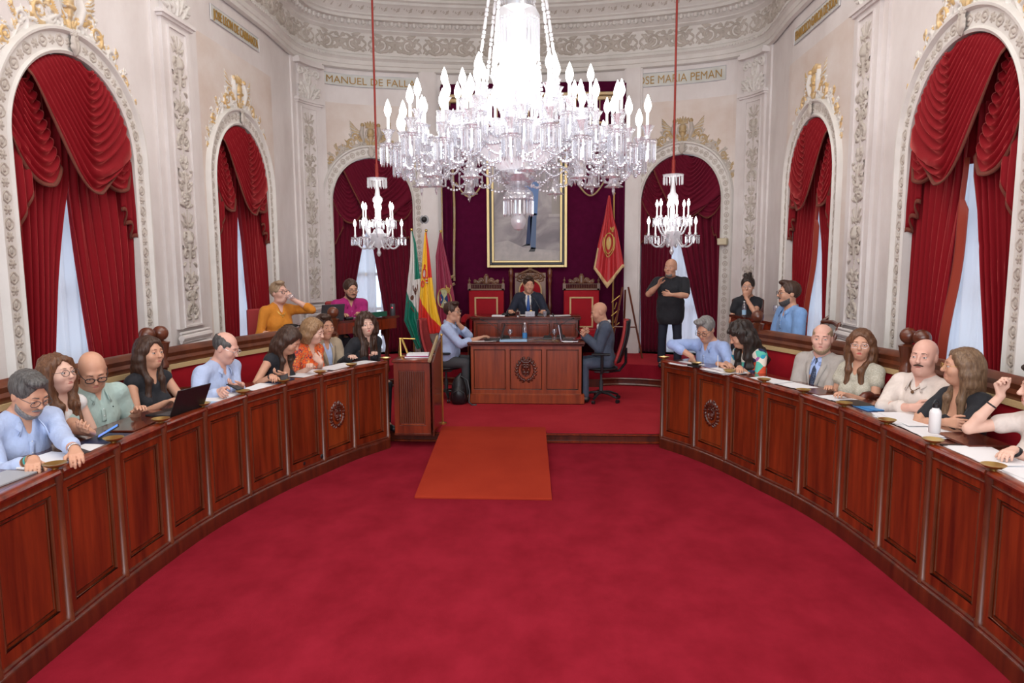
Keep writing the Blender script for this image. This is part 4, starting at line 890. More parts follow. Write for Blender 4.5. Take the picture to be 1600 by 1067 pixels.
for x0 in (-1.35, .85): mb.tube([(x0+.5*t, -.12, 3.12-.26*math.sin(PI*t)+.02) for t in np.linspace(0, 1, 12)], .016, 6)
mb.obj('gold_swag_cord', M['goldleaf'], R)
R = thing('gilded_canopy', 'gilt and purple canopy crowning the backdrop, mostly hidden behind the big chandelier', 'canopy', (AX, 13.0, 4.0))
mb = MB()
for z0, z1, w_, d_ in ((.95, 1.02, 1.42, .38), (1.02, 1.08, 1.46, .42), (.55, .60, 1.38, .36)): mb.box(-w_, w_, -d_, .2, z0, z1, bev=.012)
mb.obj('cornice', M['goldleaf'], R)
def fv(a, b): 
    u = lerp(-1.36, 1.36, a); return (u, -.33+.02*math.sin(a*70), lerp(.95, .25-.10*abs(math.sin(a*PI*5)), b))
mb = MB(); mb.grid(fv, 120, 6); solid(mb.obj('valance', M['purple'], R), .01)
mb = MB(); mb.tube([tuple(Vector(fv(a, 1))+Vector((0, -.01, 0))) for a in np.linspace(0, 1, 81)], .018, 6)
for a in np.linspace(.05, .95, 19): mb.tube([(lerp(-1.36, 1.36, a), -.355, .95), (lerp(-1.36, 1.36, a), -.355, .62)], .010, 5)
mb.obj('gold_trim', M['goldleaf'], R)
# portrait
R = thing('framed_portrait', 'large gilt framed full length portrait of a person in blue, hanging behind the chairing man', 'painting', (-.505, 13.16, 2.09))
mb = MB(); W2, Hh = .735, 2.1
for (w_, t_, y_, k) in ((W2, .05, -.05, 0), (W2-.05, .045, -.03, 2), (W2-.09, .04, -.06, 0)):
    for x0, x1, z0, z1 in ((-w_, -w_+t_, W2-w_, Hh-(W2-w_)), (w_-t_, w_, W2-w_, Hh-(W2-w_)), (-w_+t_, w_-t_, W2-w_, W2-w_+t_), (-w_+t_, w_-t_, Hh-(W2-w_)-t_, Hh-(W2-w_))): mb.box(x0, x1, y_, .03, z0, z1, k, bev=.008)
mb.obj('gilt_frame', [pm('frame_gold', (.55, .42, .20), .35, metal=.6), M['black'], M['black']], R)
cm = bpy.data.materials.new('painted_canvas'); cm.use_nodes = True; nt = cm.node_tree; b_ = nt.nodes['Principled BSDF']; b_.inputs['Roughness'].default_value = .5
tc = nt.nodes.new('ShaderNodeTexCoord'); n_ = nt.nodes.new('ShaderNodeTexNoise'); n_.inputs['Scale'].default_value = 2.2; n_.inputs['Detail'].default_value = 8; n_.inputs['Distortion'].default_value = 1.2
r_ = nt.nodes.new('ShaderNodeValToRGB'); r_.color_ramp.elements[0].position = .35; r_.color_ramp.elements[0].color = (.20, .18, .20, 1); r_.color_ramp.elements[1].position = .7; r_.color_ramp.elements[1].color = (.46, .43, .43, 1)
nt.links.new(tc.outputs['Object'], n_.inputs[0]); nt.links.new(n_.outputs[0], r_.inputs[0]); nt.links.new(r_.outputs[0], b_.inputs['Base Color'])
mb = MB(); mb.box(-.62, .62, -.005, .01, .1, 2.0); cv_ = mb.obj('canvas', cm, R, smooth=False)
mb = MB(); F2 = lambda P_, k, d=.002: mb.prism(P_, .006, .006+d, lambda p: (p[0], -p[2], p[1]), k)
F2([(-.62, .10), (-.62, .45), (-.35, .50), (-.05, .36), (.62, .30), (.62, .10)], 3, .001)      # pale cloth on the floor
F2([(.45, .95), (.62, .95), (.62, 2.0), (.45, 2.0)], 4, .001); F2([(.40, .92), (.62, .92), (.62, .97), (.40, .97)], 3, .0015)
F2([(-.02, .42), (.06, .40), (.10, .95), (.03, 1.0)], 0); F2([(.07, .34), (.16, .34), (.18, .98), (.06, 1.0)], 1); F2([(.0, .95), (.19, .95), (.22, 1.5), (.10, 1.62), (-.04, 1.5)], 2)
F2([(-.10, .385), (.05, .40), (.06, .43), (-.02, .43)], 5); F2([(.03, .29), (.14, .29), (.165, .36), (.08, .37)], 5)
F2([(.06, 1.62), (.11, 1.60), (.15, 1.68), (.13, 1.76), (.08, 1.77), (.05, 1.70)], 6)
mb.obj('painted_figure', [pm('paint_dkblue', (.03, .05, .12)), pm('paint_blue', (.12, .18, .30)), pm('paint_skyblue', (.15, .26, .50)), pm('paint_pale', (.50, .47, .46), var=(.36, .34, .35), vscale=(6, 6, 6)), pm('paint_grey', (.34, .32, .30)), M['black'], pm('paint_skin', (.45, .25, .17))], cv_, smooth=False)
# ---------------------------------------------------------------- implicit surfaces for people
def nrm(v): v = np.asarray(v, float); return v/(np.linalg.norm(v)+1e-12)
class Field:
    hs = 1.0
    def __init__(s, lo, hi, h):
        s.h = h; s.o = np.array(lo, float); s.n = np.maximum(4, np.ceil((np.array(hi)-s.o)/h).astype(int)+1); s.F = np.full(s.n, .15, np.float32)
        s.ax = [s.o[i]+h*np.arange(s.n[i]) for i in range(3)]
    def sub(s, lo, hi):
        i0 = np.clip(((np.array(lo)-s.o)/s.h).astype(int), 0, s.n-1); i1 = np.clip(((np.array(hi)-s.o)/s.h).astype(int)+2, 1, s.n)
        sl = tuple(slice(a, b) for a, b in zip(i0, i1))
        return sl, s.ax[0][sl[0]][:, None, None], s.ax[1][sl[1]][None, :, None], s.ax[2][sl[2]][None, None, :]
    def merge(s, sl, d, k, op):
        a = s.F[sl]
        if a.size == 0: return
        d = d.astype(np.float32)
        if op == '+': 
            if k: h = np.maximum(k-np.abs(a-d), 0)/k; s.F[sl] = np.minimum(a, d)-h*h*k*.25
            else: s.F[sl] = np.minimum(a, d)
        else:
            d = -d
            if k: h = np.maximum(k-np.abs(a-d), 0)/k; s.F[sl] = np.maximum(a, d)+h*h*k*.25
            else: s.F[sl] = np.maximum(a, d)
    def cap(s, a, b, ra, rb=None, k=.02, op='+'):
        rb = ra if rb is None else rb; ra *= s.hs; rb *= s.hs; a = np.asarray(a, float); b = np.asarray(b, float); m = max(ra, rb)+k+.02
        sl, X, Y, Z = s.sub(np.minimum(a, b)-m, np.maximum(a, b)+m); ab = b-a; L = ab@ab+1e-12
        t = np.clip(((X-a[0])*ab[0]+(Y-a[1])*ab[1]+(Z-a[2])*ab[2])/L, 0, 1)
        d = np.sqrt((X-a[0]-t*ab[0])**2+(Y-a[1]-t*ab[1])**2+(Z-a[2]-t*ab[2])**2)-(ra+(rb-ra)*t); s.merge(sl, d, k, op); return s
    def ell(s, c, r, R=None, k=.02, op='+'):
        c = np.asarray(c, float); r = np.asarray(r, float)*s.hs; m = max(r)+k+.02; sl, X, Y, Z = s.sub(c-m, c+m); x, y, z = X-c[0], Y-c[1], Z-c[2]
        if R is not None: x, y, z = R[0][0]*x+R[1][0]*y+R[2][0]*z, R[0][1]*x+R[1][1]*y+R[2][1]*z, R[0][2]*x+R[1][2]*y+R[2][2]*z
        k0 = np.sqrt((x/r[0])**2+(y/r[1])**2+(z/r[2])**2)+1e-6; k1 = np.sqrt((x/r[0]**2)**2+(y/r[1]**2)**2+(z/r[2]**2)**2)+1e-6
        s.merge(sl, k0*(k0-1)/k1, k, op); return s
    def chain(s, P, R, k=.015, op='+'):
        for i in range(len(P)-1): s.cap(P[i], P[i+1], R[i], R[i+1], k, op)
        return s
    def plane(s, p, n):   # remove the side the normal points to
        X, Y, Z = s.ax[0][:, None, None]-p[0], s.ax[1][None, :, None]-p[1], s.ax[2][None, None, :]-p[2]; s.F = np.maximum(s.F, (X*n[0]+Y*n[1]+Z*n[2]).astype(np.float32))
    def ripple(s, amp, fx, fy, fz, ph=0, sw=0):
        X, Y, Z = s.ax[0][:, None, None], s.ax[1][None, :, None], s.ax[2][None, None, :]
        w_ = sw*np.sin(11*Z+ph)
        s.F += (amp*(np.sin(fx*X+w_+ph)+np.sin(fy*Y+w_*1.2+1.7*ph)+.6*np.sin(fz*Z+3*X*sw+ph)+.5*np.sin(1.7*fx*X-1.3*fy*Y+2*ph))/2.2).astype(np.float32)
    def mesh(s):
        F = s.F; F = np.pad(F, 1, constant_values=.15); o = s.o-s.h; S = F < 0
        any_ = np.zeros(tuple(np.array(F.shape)-1), bool); all_ = np.ones_like(any_); sl = [(slice(0, -1), slice(1, None))[b] for b in (0, 1)]
        cor = [(a, b, c) for a in (0, 1) for b in (0, 1) for c in (0, 1)]
        for a, b, c in cor: q = S[sl[a], sl[b], sl[c]]; any_ |= q; all_ &= q
        cell = any_ & ~all_; I = np.argwhere(cell); idx = -np.ones(cell.shape, np.int64); idx[tuple(I.T)] = np.arange(len(I))
        val = {c: F[I[:, 0]+c[0], I[:, 1]+c[1], I[:, 2]+c[2]] for c in cor}; acc = np.zeros((len(I), 3)); cnt = np.zeros(len(I))
        for a in cor:
            for ax in range(3):
                if a[ax]: continue
                b = list(a); b[ax] = 1; b = tuple(b); fa, fb = val[a], val[b]; m = (fa < 0) != (fb < 0); t = fa[m]/(fa[m]-fb[m])
                p = np.tile(np.array(a, float), (m.sum(), 1)); p[:, ax] += t; acc[m] += p; cnt[m] += 1
        V = (I+acc/cnt[:, None])*s.h+o; Q = []
        for ax in range(3):
            b1, b2 = [(1, 2), (2, 0), (0, 1)][ax]; A = [slice(None)]*3; B = [slice(None)]*3; A[ax] = slice(0, -1); B[ax] = slice(1, None)
            for q in (b1, b2): A[q] = B[q] = slice(1, -1)
            s0, s1 = S[tuple(A)], S[tuple(B)]; m = np.argwhere(s0 != s1)
            if not len(m): continue
            fl = s0[tuple(m.T)]; base = m.copy(); e1 = np.zeros(3, int); e1[b1] = 1; e2 = np.zeros(3, int); e2[b2] = 1
            base[:, b1] += 1; base[:, b2] += 1
            g = lambda d: idx[tuple((base-d).T)]
            q = np.stack([g(e1+e2), g(e2), g(0*e1), g(e1)], 1); q[~fl] = q[~fl][:, ::-1]; Q.append(q)
        return V, np.concatenate(Q) if Q else np.zeros((0, 4), int)
def rotm(yaw=0, pitch=0, roll=0):
    """columns: right, forward, up.  yaw>0 turns left, pitch>0 looks down, roll>0 tips to the right"""
    cy, sy = math.cos(yaw), math.sin(yaw); Rz = np.array([[cy, -sy, 0], [sy, cy, 0], [0, 0, 1]])
    c, s_ = math.cos(-pitch), math.sin(-pitch); Rx = np.array([[1, 0, 0], [0, c, -s_], [0, s_, c]]); c, s_ = math.cos(roll), math.sin(roll); Ry = np.array([[c, 0, s_], [0, 1, 0], [-s_, 0, c]])
    return Rz @ Rx @ Ry
def mesh_np(name, parts, mats, parent, S=1.0, smooth=True):
    """parts: list of (V, quads, material index)"""
    Vs, Fs, Ms, o = [], [], [], 0
    for V, Q, k in parts:
        if len(V) == 0: continue
        Vs.append(np.asarray(V)); Fs += [tuple(int(i)+o for i in f) for f in Q]; Ms += [k]*len(Q); o += len(V)
    if not Vs: return None
    me = bpy.data.meshes.new(name); me.from_pydata((np.concatenate(Vs)*S).tolist(), [], Fs)
    for m in mats: me.materials.append(m)
    me.polygons.foreach_set('material_index', Ms); me.polygons.foreach_set('use_smooth', [smooth]*len(Ms)); me.update()
    ob = bpy.data.objects.new(name, me); C.objects.link(ob); ob.parent = parent; return ob
def mbp(mb, k=0): return (np.array(mb.v), mb.f, k)
SKIN = {'tan': ((.56, .29, .19), (.60, .33, .22)), 'fair': ((.68, .42, .32), (.72, .46, .36)), 'pink': ((.66, .36, .28), (.70, .42, .33)), 'brown': ((.40, .19, .11), (.45, .23, .14))}
for k_, (a_, b_) in SKIN.items(): M['skin_'+k_] = mat('skin_'+k_, a_, .5, var=b_, vscale=(14, 14, 14), spec=.35)
M['lip'] = mat('lips', (.48, .16, .13), .45); M['lipred'] = mat('red_lips', (.50, .05, .05), .4); M['eyew'] = mat('eye_white', (.62, .60, .58), .25); M['iris'] = mat('iris', (.03, .018, .012), .2)
def hairmat(n, c0, c1): 
    if 'hair_'+n not in M: M['hair_'+n] = mat('hair_'+n, c0, .45, var=c1, vscale=(110, 110, 14), detail=3, bump=.5, bscale=(160, 160, 16), bdist=.004, spec=.4)
    return M['hair_'+n]
hairmat('black', (.010, .007, .006), (.035, .022, .017)); hairmat('dark', (.025, .012, .008), (.075, .036, .022)); hairmat('brown', (.06, .025, .012), (.19, .085, .04)); hairmat('blond', (.16, .08, .035), (.40, .25, .13)); hairmat('grey', (.10, .095, .09), (.30, .29, .28)); hairmat('dkgrey', (.03, .028, .028), (.13, .125, .12)); hairmat('light', (.22, .13, .07), (.42, .31, .2)); hairmat('white', (.36, .34, .33), (.55, .53, .52))
class P: pass
def person(label, loc, face, z=.14, S=1.1, h=.0058, sex='m', pose='sit', lean=.0, side=0., twist=0., head=(0, 0, 0), hands=None, skin='tan', hair=('short', 'dark'), beard=None, moust=None, glasses=None,
           top='shirt', topmat=None, sleeve=1.0, neck='v', legs=None, shoes='black', gaze='fwd', fat=0., jacket=None, tie=None, lip='lip', hcurl=(.35, .35), hold=None, extra=None, group=None, neckc=1.0, hsz=1.0, hvol=None, hipoff=(0, 0), shrug=0, collar=None, fwd=None, belly=0, kf=.30, fold=.004):
    face = nrm(face); rz = math.atan2(-face[0], face[1])
    if isinstance(head[0], tuple): hv = nrm(head[0]); head = (max(-1.45, min(1.45, math.atan2(face[0]*hv[1]-face[1]*hv[0], face[0]*hv[0]+face[1]*hv[1]))),)+tuple(head[1:])+((0,) if len(head) < 3 else ())
    root = thing('person', label, 'person', (loc[0], loc[1], z), rz, group)
    cz, sz = math.cos(rz), math.sin(rz)
    def tolocal(p): dx, dy = (p[0]-loc[0])/S, (p[1]-loc[1])/S; return np.array([cz*dx+sz*dy, -sz*dx+cz*dy, (p[2]-z)/S])
    male = sex == 'm'; st = pose == 'stand'
    P0 = np.array([hipoff[0], hipoff[1], .94 if st else .56]); R = rotm(twist, lean, side); U = R[:, 2]; Fw = R[:, 1]; Rt = R[:, 0]
    N = P0+U*.49; sw = (.168 if male else .148)+fat*.06; CH = P0+U*.30
    sh = [N-U*(.045-shrug)+Rt*sw*q+Fw*.0 for q in (-1, 1)]        # left, right
    HR = rotm(head[0], head[1], head[2]); hd = N+U*.055+HR[:, 2]*.115+HR[:, 1]*(.03)+nrm(Fw)*.0; hd = N+U*.06+Fw*.012+HR[:, 2]*.112+HR[:, 1]*.02
    HS = (1.10 if male else 1.08)*hsz; H = lambda x, y, z_: hd+HR @ np.array([x, y, z_])*HS
    # arms
    arms = []
    hands = hands or {}
    for qi, q in ((0, -1), (1, 1)):
        key = 'L' if q < 0 else 'R'; sp = hands.get(key) or hands.get('both')
        if sp is None: sp = dict(w=(q*.12, .30, .64)) if not st else dict(w=(q*.28, .05, .80))
        w_ = tolocal(sp['W']) if 'W' in sp else (hd+HR @ np.array(sp['H']) if 'H' in sp else np.array(sp['w'], float))
        pole = np.array(sp.get('pole', (q*.35, -.6, -.7)), float); s_ = sh[qi]; L1, L2 = .285, .255; v = w_-s_; D = np.linalg.norm(v)
        if D > L1+L2-.005: w_ = s_+v/D*(L1+L2-.006); v = w_-s_; D = np.linalg.norm(v)
        a = (L1**2-L2**2+D*D)/(2*D); hh = math.sqrt(max(0, L1*L1-a*a)); dr = v/D; pp = nrm(pole-dr*(pole@dr)); e = s_+dr*a+pp*hh
        fd = nrm(w_-e); hf = nrm(np.array(sp['f'], float)) if 'f' in sp else fd; pn = np.array(sp.get('n', (0, 0, -1)), float)   # palm normal
        pn = nrm(pn-hf*(pn@hf)); arms.append((s_, e, w_, hf, pn, q, sp.get('c', hcurl[qi]), sp))
    lo = np.minimum.reduce([P0-.35, hd-.25]+[np.minimum(a[1], a[2])-.22 for a in arms]); hi = np.maximum.reduce([P0+.3, hd+.25]+[np.maximum(a[1], a[2])+.22 for a in arms]); lo[2] = 0; hi[2] = hd[2]+.16
    # legs
    LG = []
    for q in (-1, 1):
        hp = P0+np.array([q*.09, 0, -.02])
        if st: kn = hp+np.array([q*.03, .02, -.43]); an = kn+np.array([q*.01, -.02, -.42]); 
        else: kn = P0+np.array([q*.13, kf, -.03]); an = kn+np.array([0, -.02 if not fwd else fwd, -.43])
        an[2] = .085; LG.append((hp, kn, an))
        lo = np.minimum(lo, np.minimum(kn, an)-.12); hi[:2] = np.maximum(hi[:2], np.maximum(kn, an)[:2]+.24)
    lo[2] = -.02
    # ---- body
    f = Field(lo, hi, h)
    tr = (.158, .105, .17) if male else (.140, .100, .16)
    f.ell(CH, (tr[0]+fat*.05, tr[1]+fat*.04, tr[2]), R, .05); f.ell(P0+U*.12+Fw*(.02+belly*.4), (.135+fat*.08, .10+fat*.09+belly*.5, .13), R, .06); f.ell(P0, (.15+fat*.06, .115+fat*.05, .11), R, .05)
    if not male:
        for q in (-1, 1): f.ell(CH+Rt*q*.065+Fw*.082-U*.02, (.060, .055, .062), R, .03)
    f.cap(sh[0]+Rt*.03, sh[1]-Rt*.03, .052, .052, .05); f.cap(N-U*.06, N+U*.0, .075, .056, .05)
    nr = (.058 if male else .046)*neckc; f.cap(N-U*.02, H(0, -.015, -.05), nr, nr*.98, .03)
    for q in (-1, 1): f.cap(N+U*.03+Rt*q*.04, sh[0 if q < 0 else 1]-Rt*q*.04+U*.01, .03, .035, .045)
    for s_, e, w_, hf, pn, q, cu, sp in arms:
        am = (1.0 if male else .82)*(1+fat*.3)
        f.cap(s_, e, .050*am, .039*am, .03); f.cap(e, e+(w_-e)*.35, .038*am, .039*am, .012); f.cap(e+(w_-e)*.35, w_, .039*am, .025*(.9 if not male else 1), .012)
        # palm and fingers
        sdv = nrm(np.cross(hf, pn))*q      # towards the thumb side
        hs = 1.0 if male else .9; 
        thumb_dir = sdv if sp.get('flip') is None else -sdv
        kn = []
        for i, off in enumerate((.027, .009, -.010, -.028)):
            k_ = w_+hf*(.088-.004*abs(i-1))*hs+thumb_dir*off*hs; kn.append(k_); f.cap(w_+thumb_dir*off*.45, k_, .0145*hs, .0115*hs, .012)
        for i, (k_, L) in enumerate(zip(kn, (.072, .080, .074, .058))):
            d = hf+thumb_dir*(1.2-i)*.05; p = k_; seg = (.46, .3, .24); r0 = .0092*hs; cur = cu*(1+.12*i) if not isinstance(cu, (tuple, list)) else cu[i]; ang = cur*.8
            for sgm in range(3):
                dd = nrm(d*math.cos(ang)+pn*math.sin(ang)); p2 = p+dd*L*seg[sgm]*hs; f.cap(p, p2, r0, r0*.93, .004); r0 *= .93; p = p2; ang += cur*1.0
        t0 = w_+hf*.03*hs+thumb_dir*.022*hs+pn*.006; t1 = t0+nrm(hf*.65+thumb_dir*.75+pn*.35)*.036*hs; t2 = t1+nrm(hf*.9+thumb_dir*.2+pn*.35)*.032*hs; t3 = t2+nrm(hf+thumb_dir*.1+pn*.4)*.024*hs
        f.cap(w_+hf*.02, t1, .015*hs, .0125*hs, .012); f.cap(t1, t2, .0115*hs, .0105*hs, .004); f.cap(t2, t3, .0105*hs, .008*hs, .004)
    for hp, kn_, an in LG: f.cap(hp, kn_, .078, .052, .03); f.cap(kn_, an, .050, .034, .02); f.cap(an, an+np.array([0, .13, -.055]), .035, .028, .02)
    # head
    hw = 1.0 if male else .95; f.hs = HS
    f.ell(H(0, -.018, .032), (.074*hw, .092, .084), HR, .02); f.ell(H(0, .022, -.030), (.062*hw if male else .058, .066, .078), HR, .04); f.ell(H(0, .045, -.078), (.040*hw if male else .030, .035, .030), HR, .03)
    if male: f.cap(H(-.045, .0, -.062), H(0, .058, -.092), .018, .020, .025); f.cap(H(.045, .0, -.062), H(0, .058, -.092), .018, .020, .025)
    f.cap(H(-.032, .072, .026), H(.032, .072, .026), .0125, .0125, .02)
    for q in (-1, 1): f.ell(H(q*.032, .094, .006), (.017, .013, .0125), HR, .012, '-'); f.ell(H(q*.042, .060, -.024), (.018, .020, .020), HR, .035)
    f.cap(H(0, .084, .014), H(0, .104, -.020), .0075, .0105, .01); f.ell(H(0, .100, -.024), (.0155, .013, .009), HR, .008)
    for q in (-1, 1): f.ell(H(q*.0735*hw, -.008, -.004), (.009, .019, .031), HR, .008)
    f.cap(H(-.014, .080, -.054), H(.014, .080, -.054), .0075, .0075, .014); f.ell(H(0, .080, -.072), (.018, .010, .008), HR, .015)
    if skin and fat > .4: f.ell(H(0, .02, -.09), (.06, .05, .03), HR, .03)
    V, Q = f.mesh(); parts = [(V, Q, 0)]
    def hball(x, y, z_, r, n=10):
        b_ = MB(); b_.ball((0, 0, 0), r, n); A = np.array(b_.v)*HS @ HR.T + H(x, y, z_); return A, b_.f
    for q in (-1, 1):
        A, F_ = hball(q*.0315, .0765, .0055, (.0138, .0125, .0080)); parts.append((A, F_, 2)); 
        gy, gz = (.0, -.003 if gaze == 'down' else .0) ; gx = {'left': -.004, 'right': .004}.get(gaze, 0)
        A, F_ = hball(q*.0315+gx, .0850, .0055+gz, (.0052, .0048, .0054), 8); parts.append((A, F_, 3))
        A, F_ = hball(q*.0315, .0755, .0130 if gaze != 'down' else .0095, (.0165, .0150, .0070 if gaze != 'down' else .0095)); parts.append((A, F_, 0))   # lids
        A, F_ = hball(q*.0315, .0745, -.0045, (.0155, .0140, .0055)); parts.append((A, F_, 0))
        b_ = MB(); b_.tube([H(q*(.014+.010*i), .0885-.0035*i*(i > 1), .0265+(.0035, .0055, .0055, .001)[i]) for i in range(4)], [.0028, .0036, .0034, .002] if male else [.0018, .0026, .0024, .0014], 6, flat=.8); parts.append((np.array(b_.v), b_.f, 4))
    for zz, rr in ((-.0520, .0042), (-.0595, .0052)):
        b_ = MB(); b_.tube([H(x, .0885-13*x*x, zz) for x in (-.025, -.017, -.008, 0, .008, .017, .025)], [.002, rr*.8, rr, rr*.9, rr, rr*.8, .002], 8); parts.append((np.array(b_.v), b_.f, 1))
    hm = M['hair_'+hair[1]] if hair[1] else M['hair_dark']; browm = M['hair_dark'] if hair[1] in ('brown', 'blond', 'light', None, 'black', 'dark') else hm
    mesh_np('body', parts, [M['skin_'+skin], M[lip], M['eyew'], M['iris'], browm], root, S)
    # ---- hair
    kind = hair[0]
    if kind != 'bald':
        lo_, hi_ = hd-.16, hd+.17
        if kind in ('long', 'curly', 'wavy'): lo_ = hd-np.array([.24, .24, .44]); hi_ = hd+np.array([.24, .24, .17])
        if kind == 'bun': hi_ = hi_+np.array([0, 0, .07])
        g = Field(lo_, hi_, .0052 if h < .007 else .0062)
        g.hs = HS
        vol = dict(short=.008, long=.013, curly=.024, wavy=.013, bob=.016, bun=.012, balding=.003, crop=.005, slick=.010, ponytail=.010).get(kind, .012) if hvol is None else hvol
        g.ell(H(0, -.020, .034), (.075*hw+vol, .093+vol, .085+vol), HR, 0)
        if kind == 'balding': g.ell(H(0, .01, .11), (.066, .115, .085), HR, .01, '-')
        g.ell(H(0, .084, -.012), (.062, .060, .090 if kind != 'crop' else .098), HR, .012, '-')      # face
        g.ell(H(0, .125, -.05), (.14, .075, .12), HR, .01, '-')
        if kind in ('short', 'balding', 'crop', 'slick', 'bun', 'ponytail'):
            g.plane(H(0, 0, -.052), -HR[:, 2]); g.ell(H(0, .05, -.07), (.15, .055, .075), HR, .01, '-')
            if kind == 'short': g.ell(H(.02, .045, .108), (.055, .045, .026), HR, .02)
            if kind == 'slick': g.ell(H(.0, .02, .115), (.060, .07, .02), HR, .02)
            if kind == 'ponytail':
                g.chain([H(0, -.10, .0), H(.0, -.13, -.03), H(0.0, -.13, -.12)], [.03, .028, .012], .02)
            if kind == 'bun':
                for a_ in range(9): g.ell(H(.035*math.cos(a_*2.1), -.03+.03*math.sin(a_*1.7), .135+.02*math.sin(a_*3)), (.026, .026, .024), HR, .01)
        nb = {'bob': .14, 'long': .36, 'wavy': .30, 'curly': .27}.get(kind)
        if nb:
            g.cap(H(0, -.055, -.01), H(0, -.060, -.10), .078, .070, .03)
            bk = N-Fw*.09
            if kind != 'bob': g.cap(H(0, -.06, -.08), bk-U*.10+Fw*0, .068, .055 if kind == 'long' else .085, .03)
            for q in (-1, 1):
                w0 = {'long': .021, 'bob': .025, 'wavy': .026, 'curly': .032}[kind]
                for j, (ox, oy) in enumerate(((0, 0), (.012, -.028), (.004, -.055))):
                    p = [H(q*.045, .040-.03*j, .080), H(q*(.073+ox*.5), .022+oy, .030), H(q*(.080+ox), .006+oy, -.040), H(q*(.078+ox), -.004+oy, -.095)]; rr = [.016, w0*.8, w0, w0]
                    if kind != 'bob':
                        ft = sh[0 if q < 0 else 1]-Rt*q*(.095-.02*j)+Fw*(.088-.075*j); lw = nb*(1, .85, .8)[j]
                        p += [ft+U*.01, ft-U*lw*.35+Rt*q*.012, ft-U*lw*.62+Rt*q*(.0 if kind == 'long' else .012)+Fw*.01]; rr += [w0*1.05, w0*(1.1 if kind == 'long' else 1.35), .008 if kind == 'long' else w0*.75]
                    else: p[-1] = H(q*(.070+ox), .008+oy, -.100); rr[-1] = .018
                    g.chain(p, rr, .03)
            g.ell(H(0, .088, -.018), (.052, .058, .094), HR, .012, '-')
        if kind in ('curly', 'wavy'): g.ripple(.011 if kind == 'curly' else .007, 95, 95, 70, 1.3, 1.4)
        g.ripple(.0028, 190, 170, 9, .5, 1.0)
        V, Q = g.mesh(); mesh_np('hair', [(V, Q, 0)], [hm], root, S)
    if beard:
        g = Field(hd-.15, hd+.15, .0055 if h < .007 else .0065); g.hs = HS; t_ = .007
        g.ell(H(0, .024, -.050), (.062*hw+t_, .066+t_, .070+t_), HR, .0); g.ell(H(0, .052, -.090), (.036, .034, .030+(.012 if beard[0] == 'full' else 0)), HR, .02)
        g.plane(H(0, 0, -.032), HR[:, 2]*.85+HR[:, 1]*.52*1.0); g.plane(H(0, -.004, 0), -HR[:, 1]*.9+HR[:, 2]*.0)
        g.ell(H(0, .098, -.055), (.024, .020, .0095), HR, .004, '-')
        if beard[0] == 'goatee':
            for q in (-1, 1): g.ell(H(q*.068, .02, -.04), (.034, .07, .09), HR, .01, '-')
        g.ripple(.0012, 260, 260, 200, .3, .4); V, Q = g.mesh(); mesh_np('beard', [(V, Q, 0)], [M['hair_'+beard[1]]], root, S)
    if beard and beard[0] == 'full' and not moust: moust = beard[1]
    if moust:
        b_ = MB(); b_.tube([H(x, .0985-1.1*abs(x)**1.3, -.043-.25*abs(x)) for x in (-.030, -.018, -.006, .006, .018, .030)], [.003, .006, .007, .007, .006, .003], 8); mesh_np('moustache', [mbp(b_)], [M['hair_'+moust]], root, S)
    if glasses:
        b_ = MB(); r_ = .0225
        for q in (-1, 1):
            b_.tube([H(q*.0335+r_*1.12*math.cos(t)*(1), .1015-.25*abs(q*.0335+r_*math.cos(t))**1.6, .003+r_*.82*math.sin(t)) for t in np.linspace(0, 2*PI, 19)[:-1]], glasses[1], 6, closed=True)
            b_.tube([H(q*.058, .094, .010), H(q*.074, .05, .010), H(q*.0795, -.005, .012), H(q*.078, -.02, -.004)], glasses[1]*.8, 6)
        b_.tube([H(-.0105, .101, .007), H(0, .105, .010), H(.0105, .101, .007)], glasses[1]*.8, 6); mesh_np('glasses', [mbp(b_)], [M[glasses[0]]], root, S)
    # ---- clothing
    def torso(infl, sl, length=.0, fld=None, hem=-.03, kk=.05):
        g = Field(lo, hi, max(h, .0075)); i_ = infl
        g.ell(CH, (tr[0]+fat*.05+i_, tr[1]+fat*.04+i_, tr[2]+i_), R, kk); g.ell(P0+U*.12+Fw*(.02+belly*.4), (.135+fat*.08+i_+.01, .10+fat*.09+i_+belly*.5, .13+i_), R, .06); g.ell(P0+U*.02, (.152+fat*.06+i_, .118+fat*.05+i_, .10+i_), R, .05)
        if not male:
            for q in (-1, 1): g.ell(CH+Rt*q*.065+Fw*.082-U*.02, (.060+i_, .055+i_, .062+i_), R, .04)
        g.cap(sh[0]+Rt*.03, sh[1]-Rt*.03, .052+i_, .052+i_, .05); g.cap(N-U*.06, N-U*.005, .075+i_, .058+i_, .05)
        for q in (-1, 1): g.cap(N+U*.02+Rt*q*.05, sh[0 if q < 0 else 1]-Rt*q*.04+U*.01, .026+i_, .035+i_, .045)
        for s_, e, w_, hf, pn, q, cu, sp in arms:
            am = (1.0 if male else .82)*(1+fat*.3); ra, re, rw = .050*am+i_*1.15, .039*am+i_*1.25, .027+i_*1.1
            if sl <= 0: g.cap(s_-Rt*q*.02, s_, ra*.9, ra*.85, .03); continue
            if sl <= .5: g.cap(s_, s_+(e-s_)*sl*2, ra, lerp(ra, re, sl*2)+.008, .03)
            else:
                g.cap(s_, e, ra, re, .03); t = (sl-.5)*2; pe = e+(w_-e)*min(1, t); g.cap(e, pe, re, lerp(re, rw, t)+.003, .012)
                if t < .9: g.cap(pe-(w_-e)*.14, pe, lerp(re, rw, t)+.006, lerp(re, rw, t)+.007, .004)
        return g
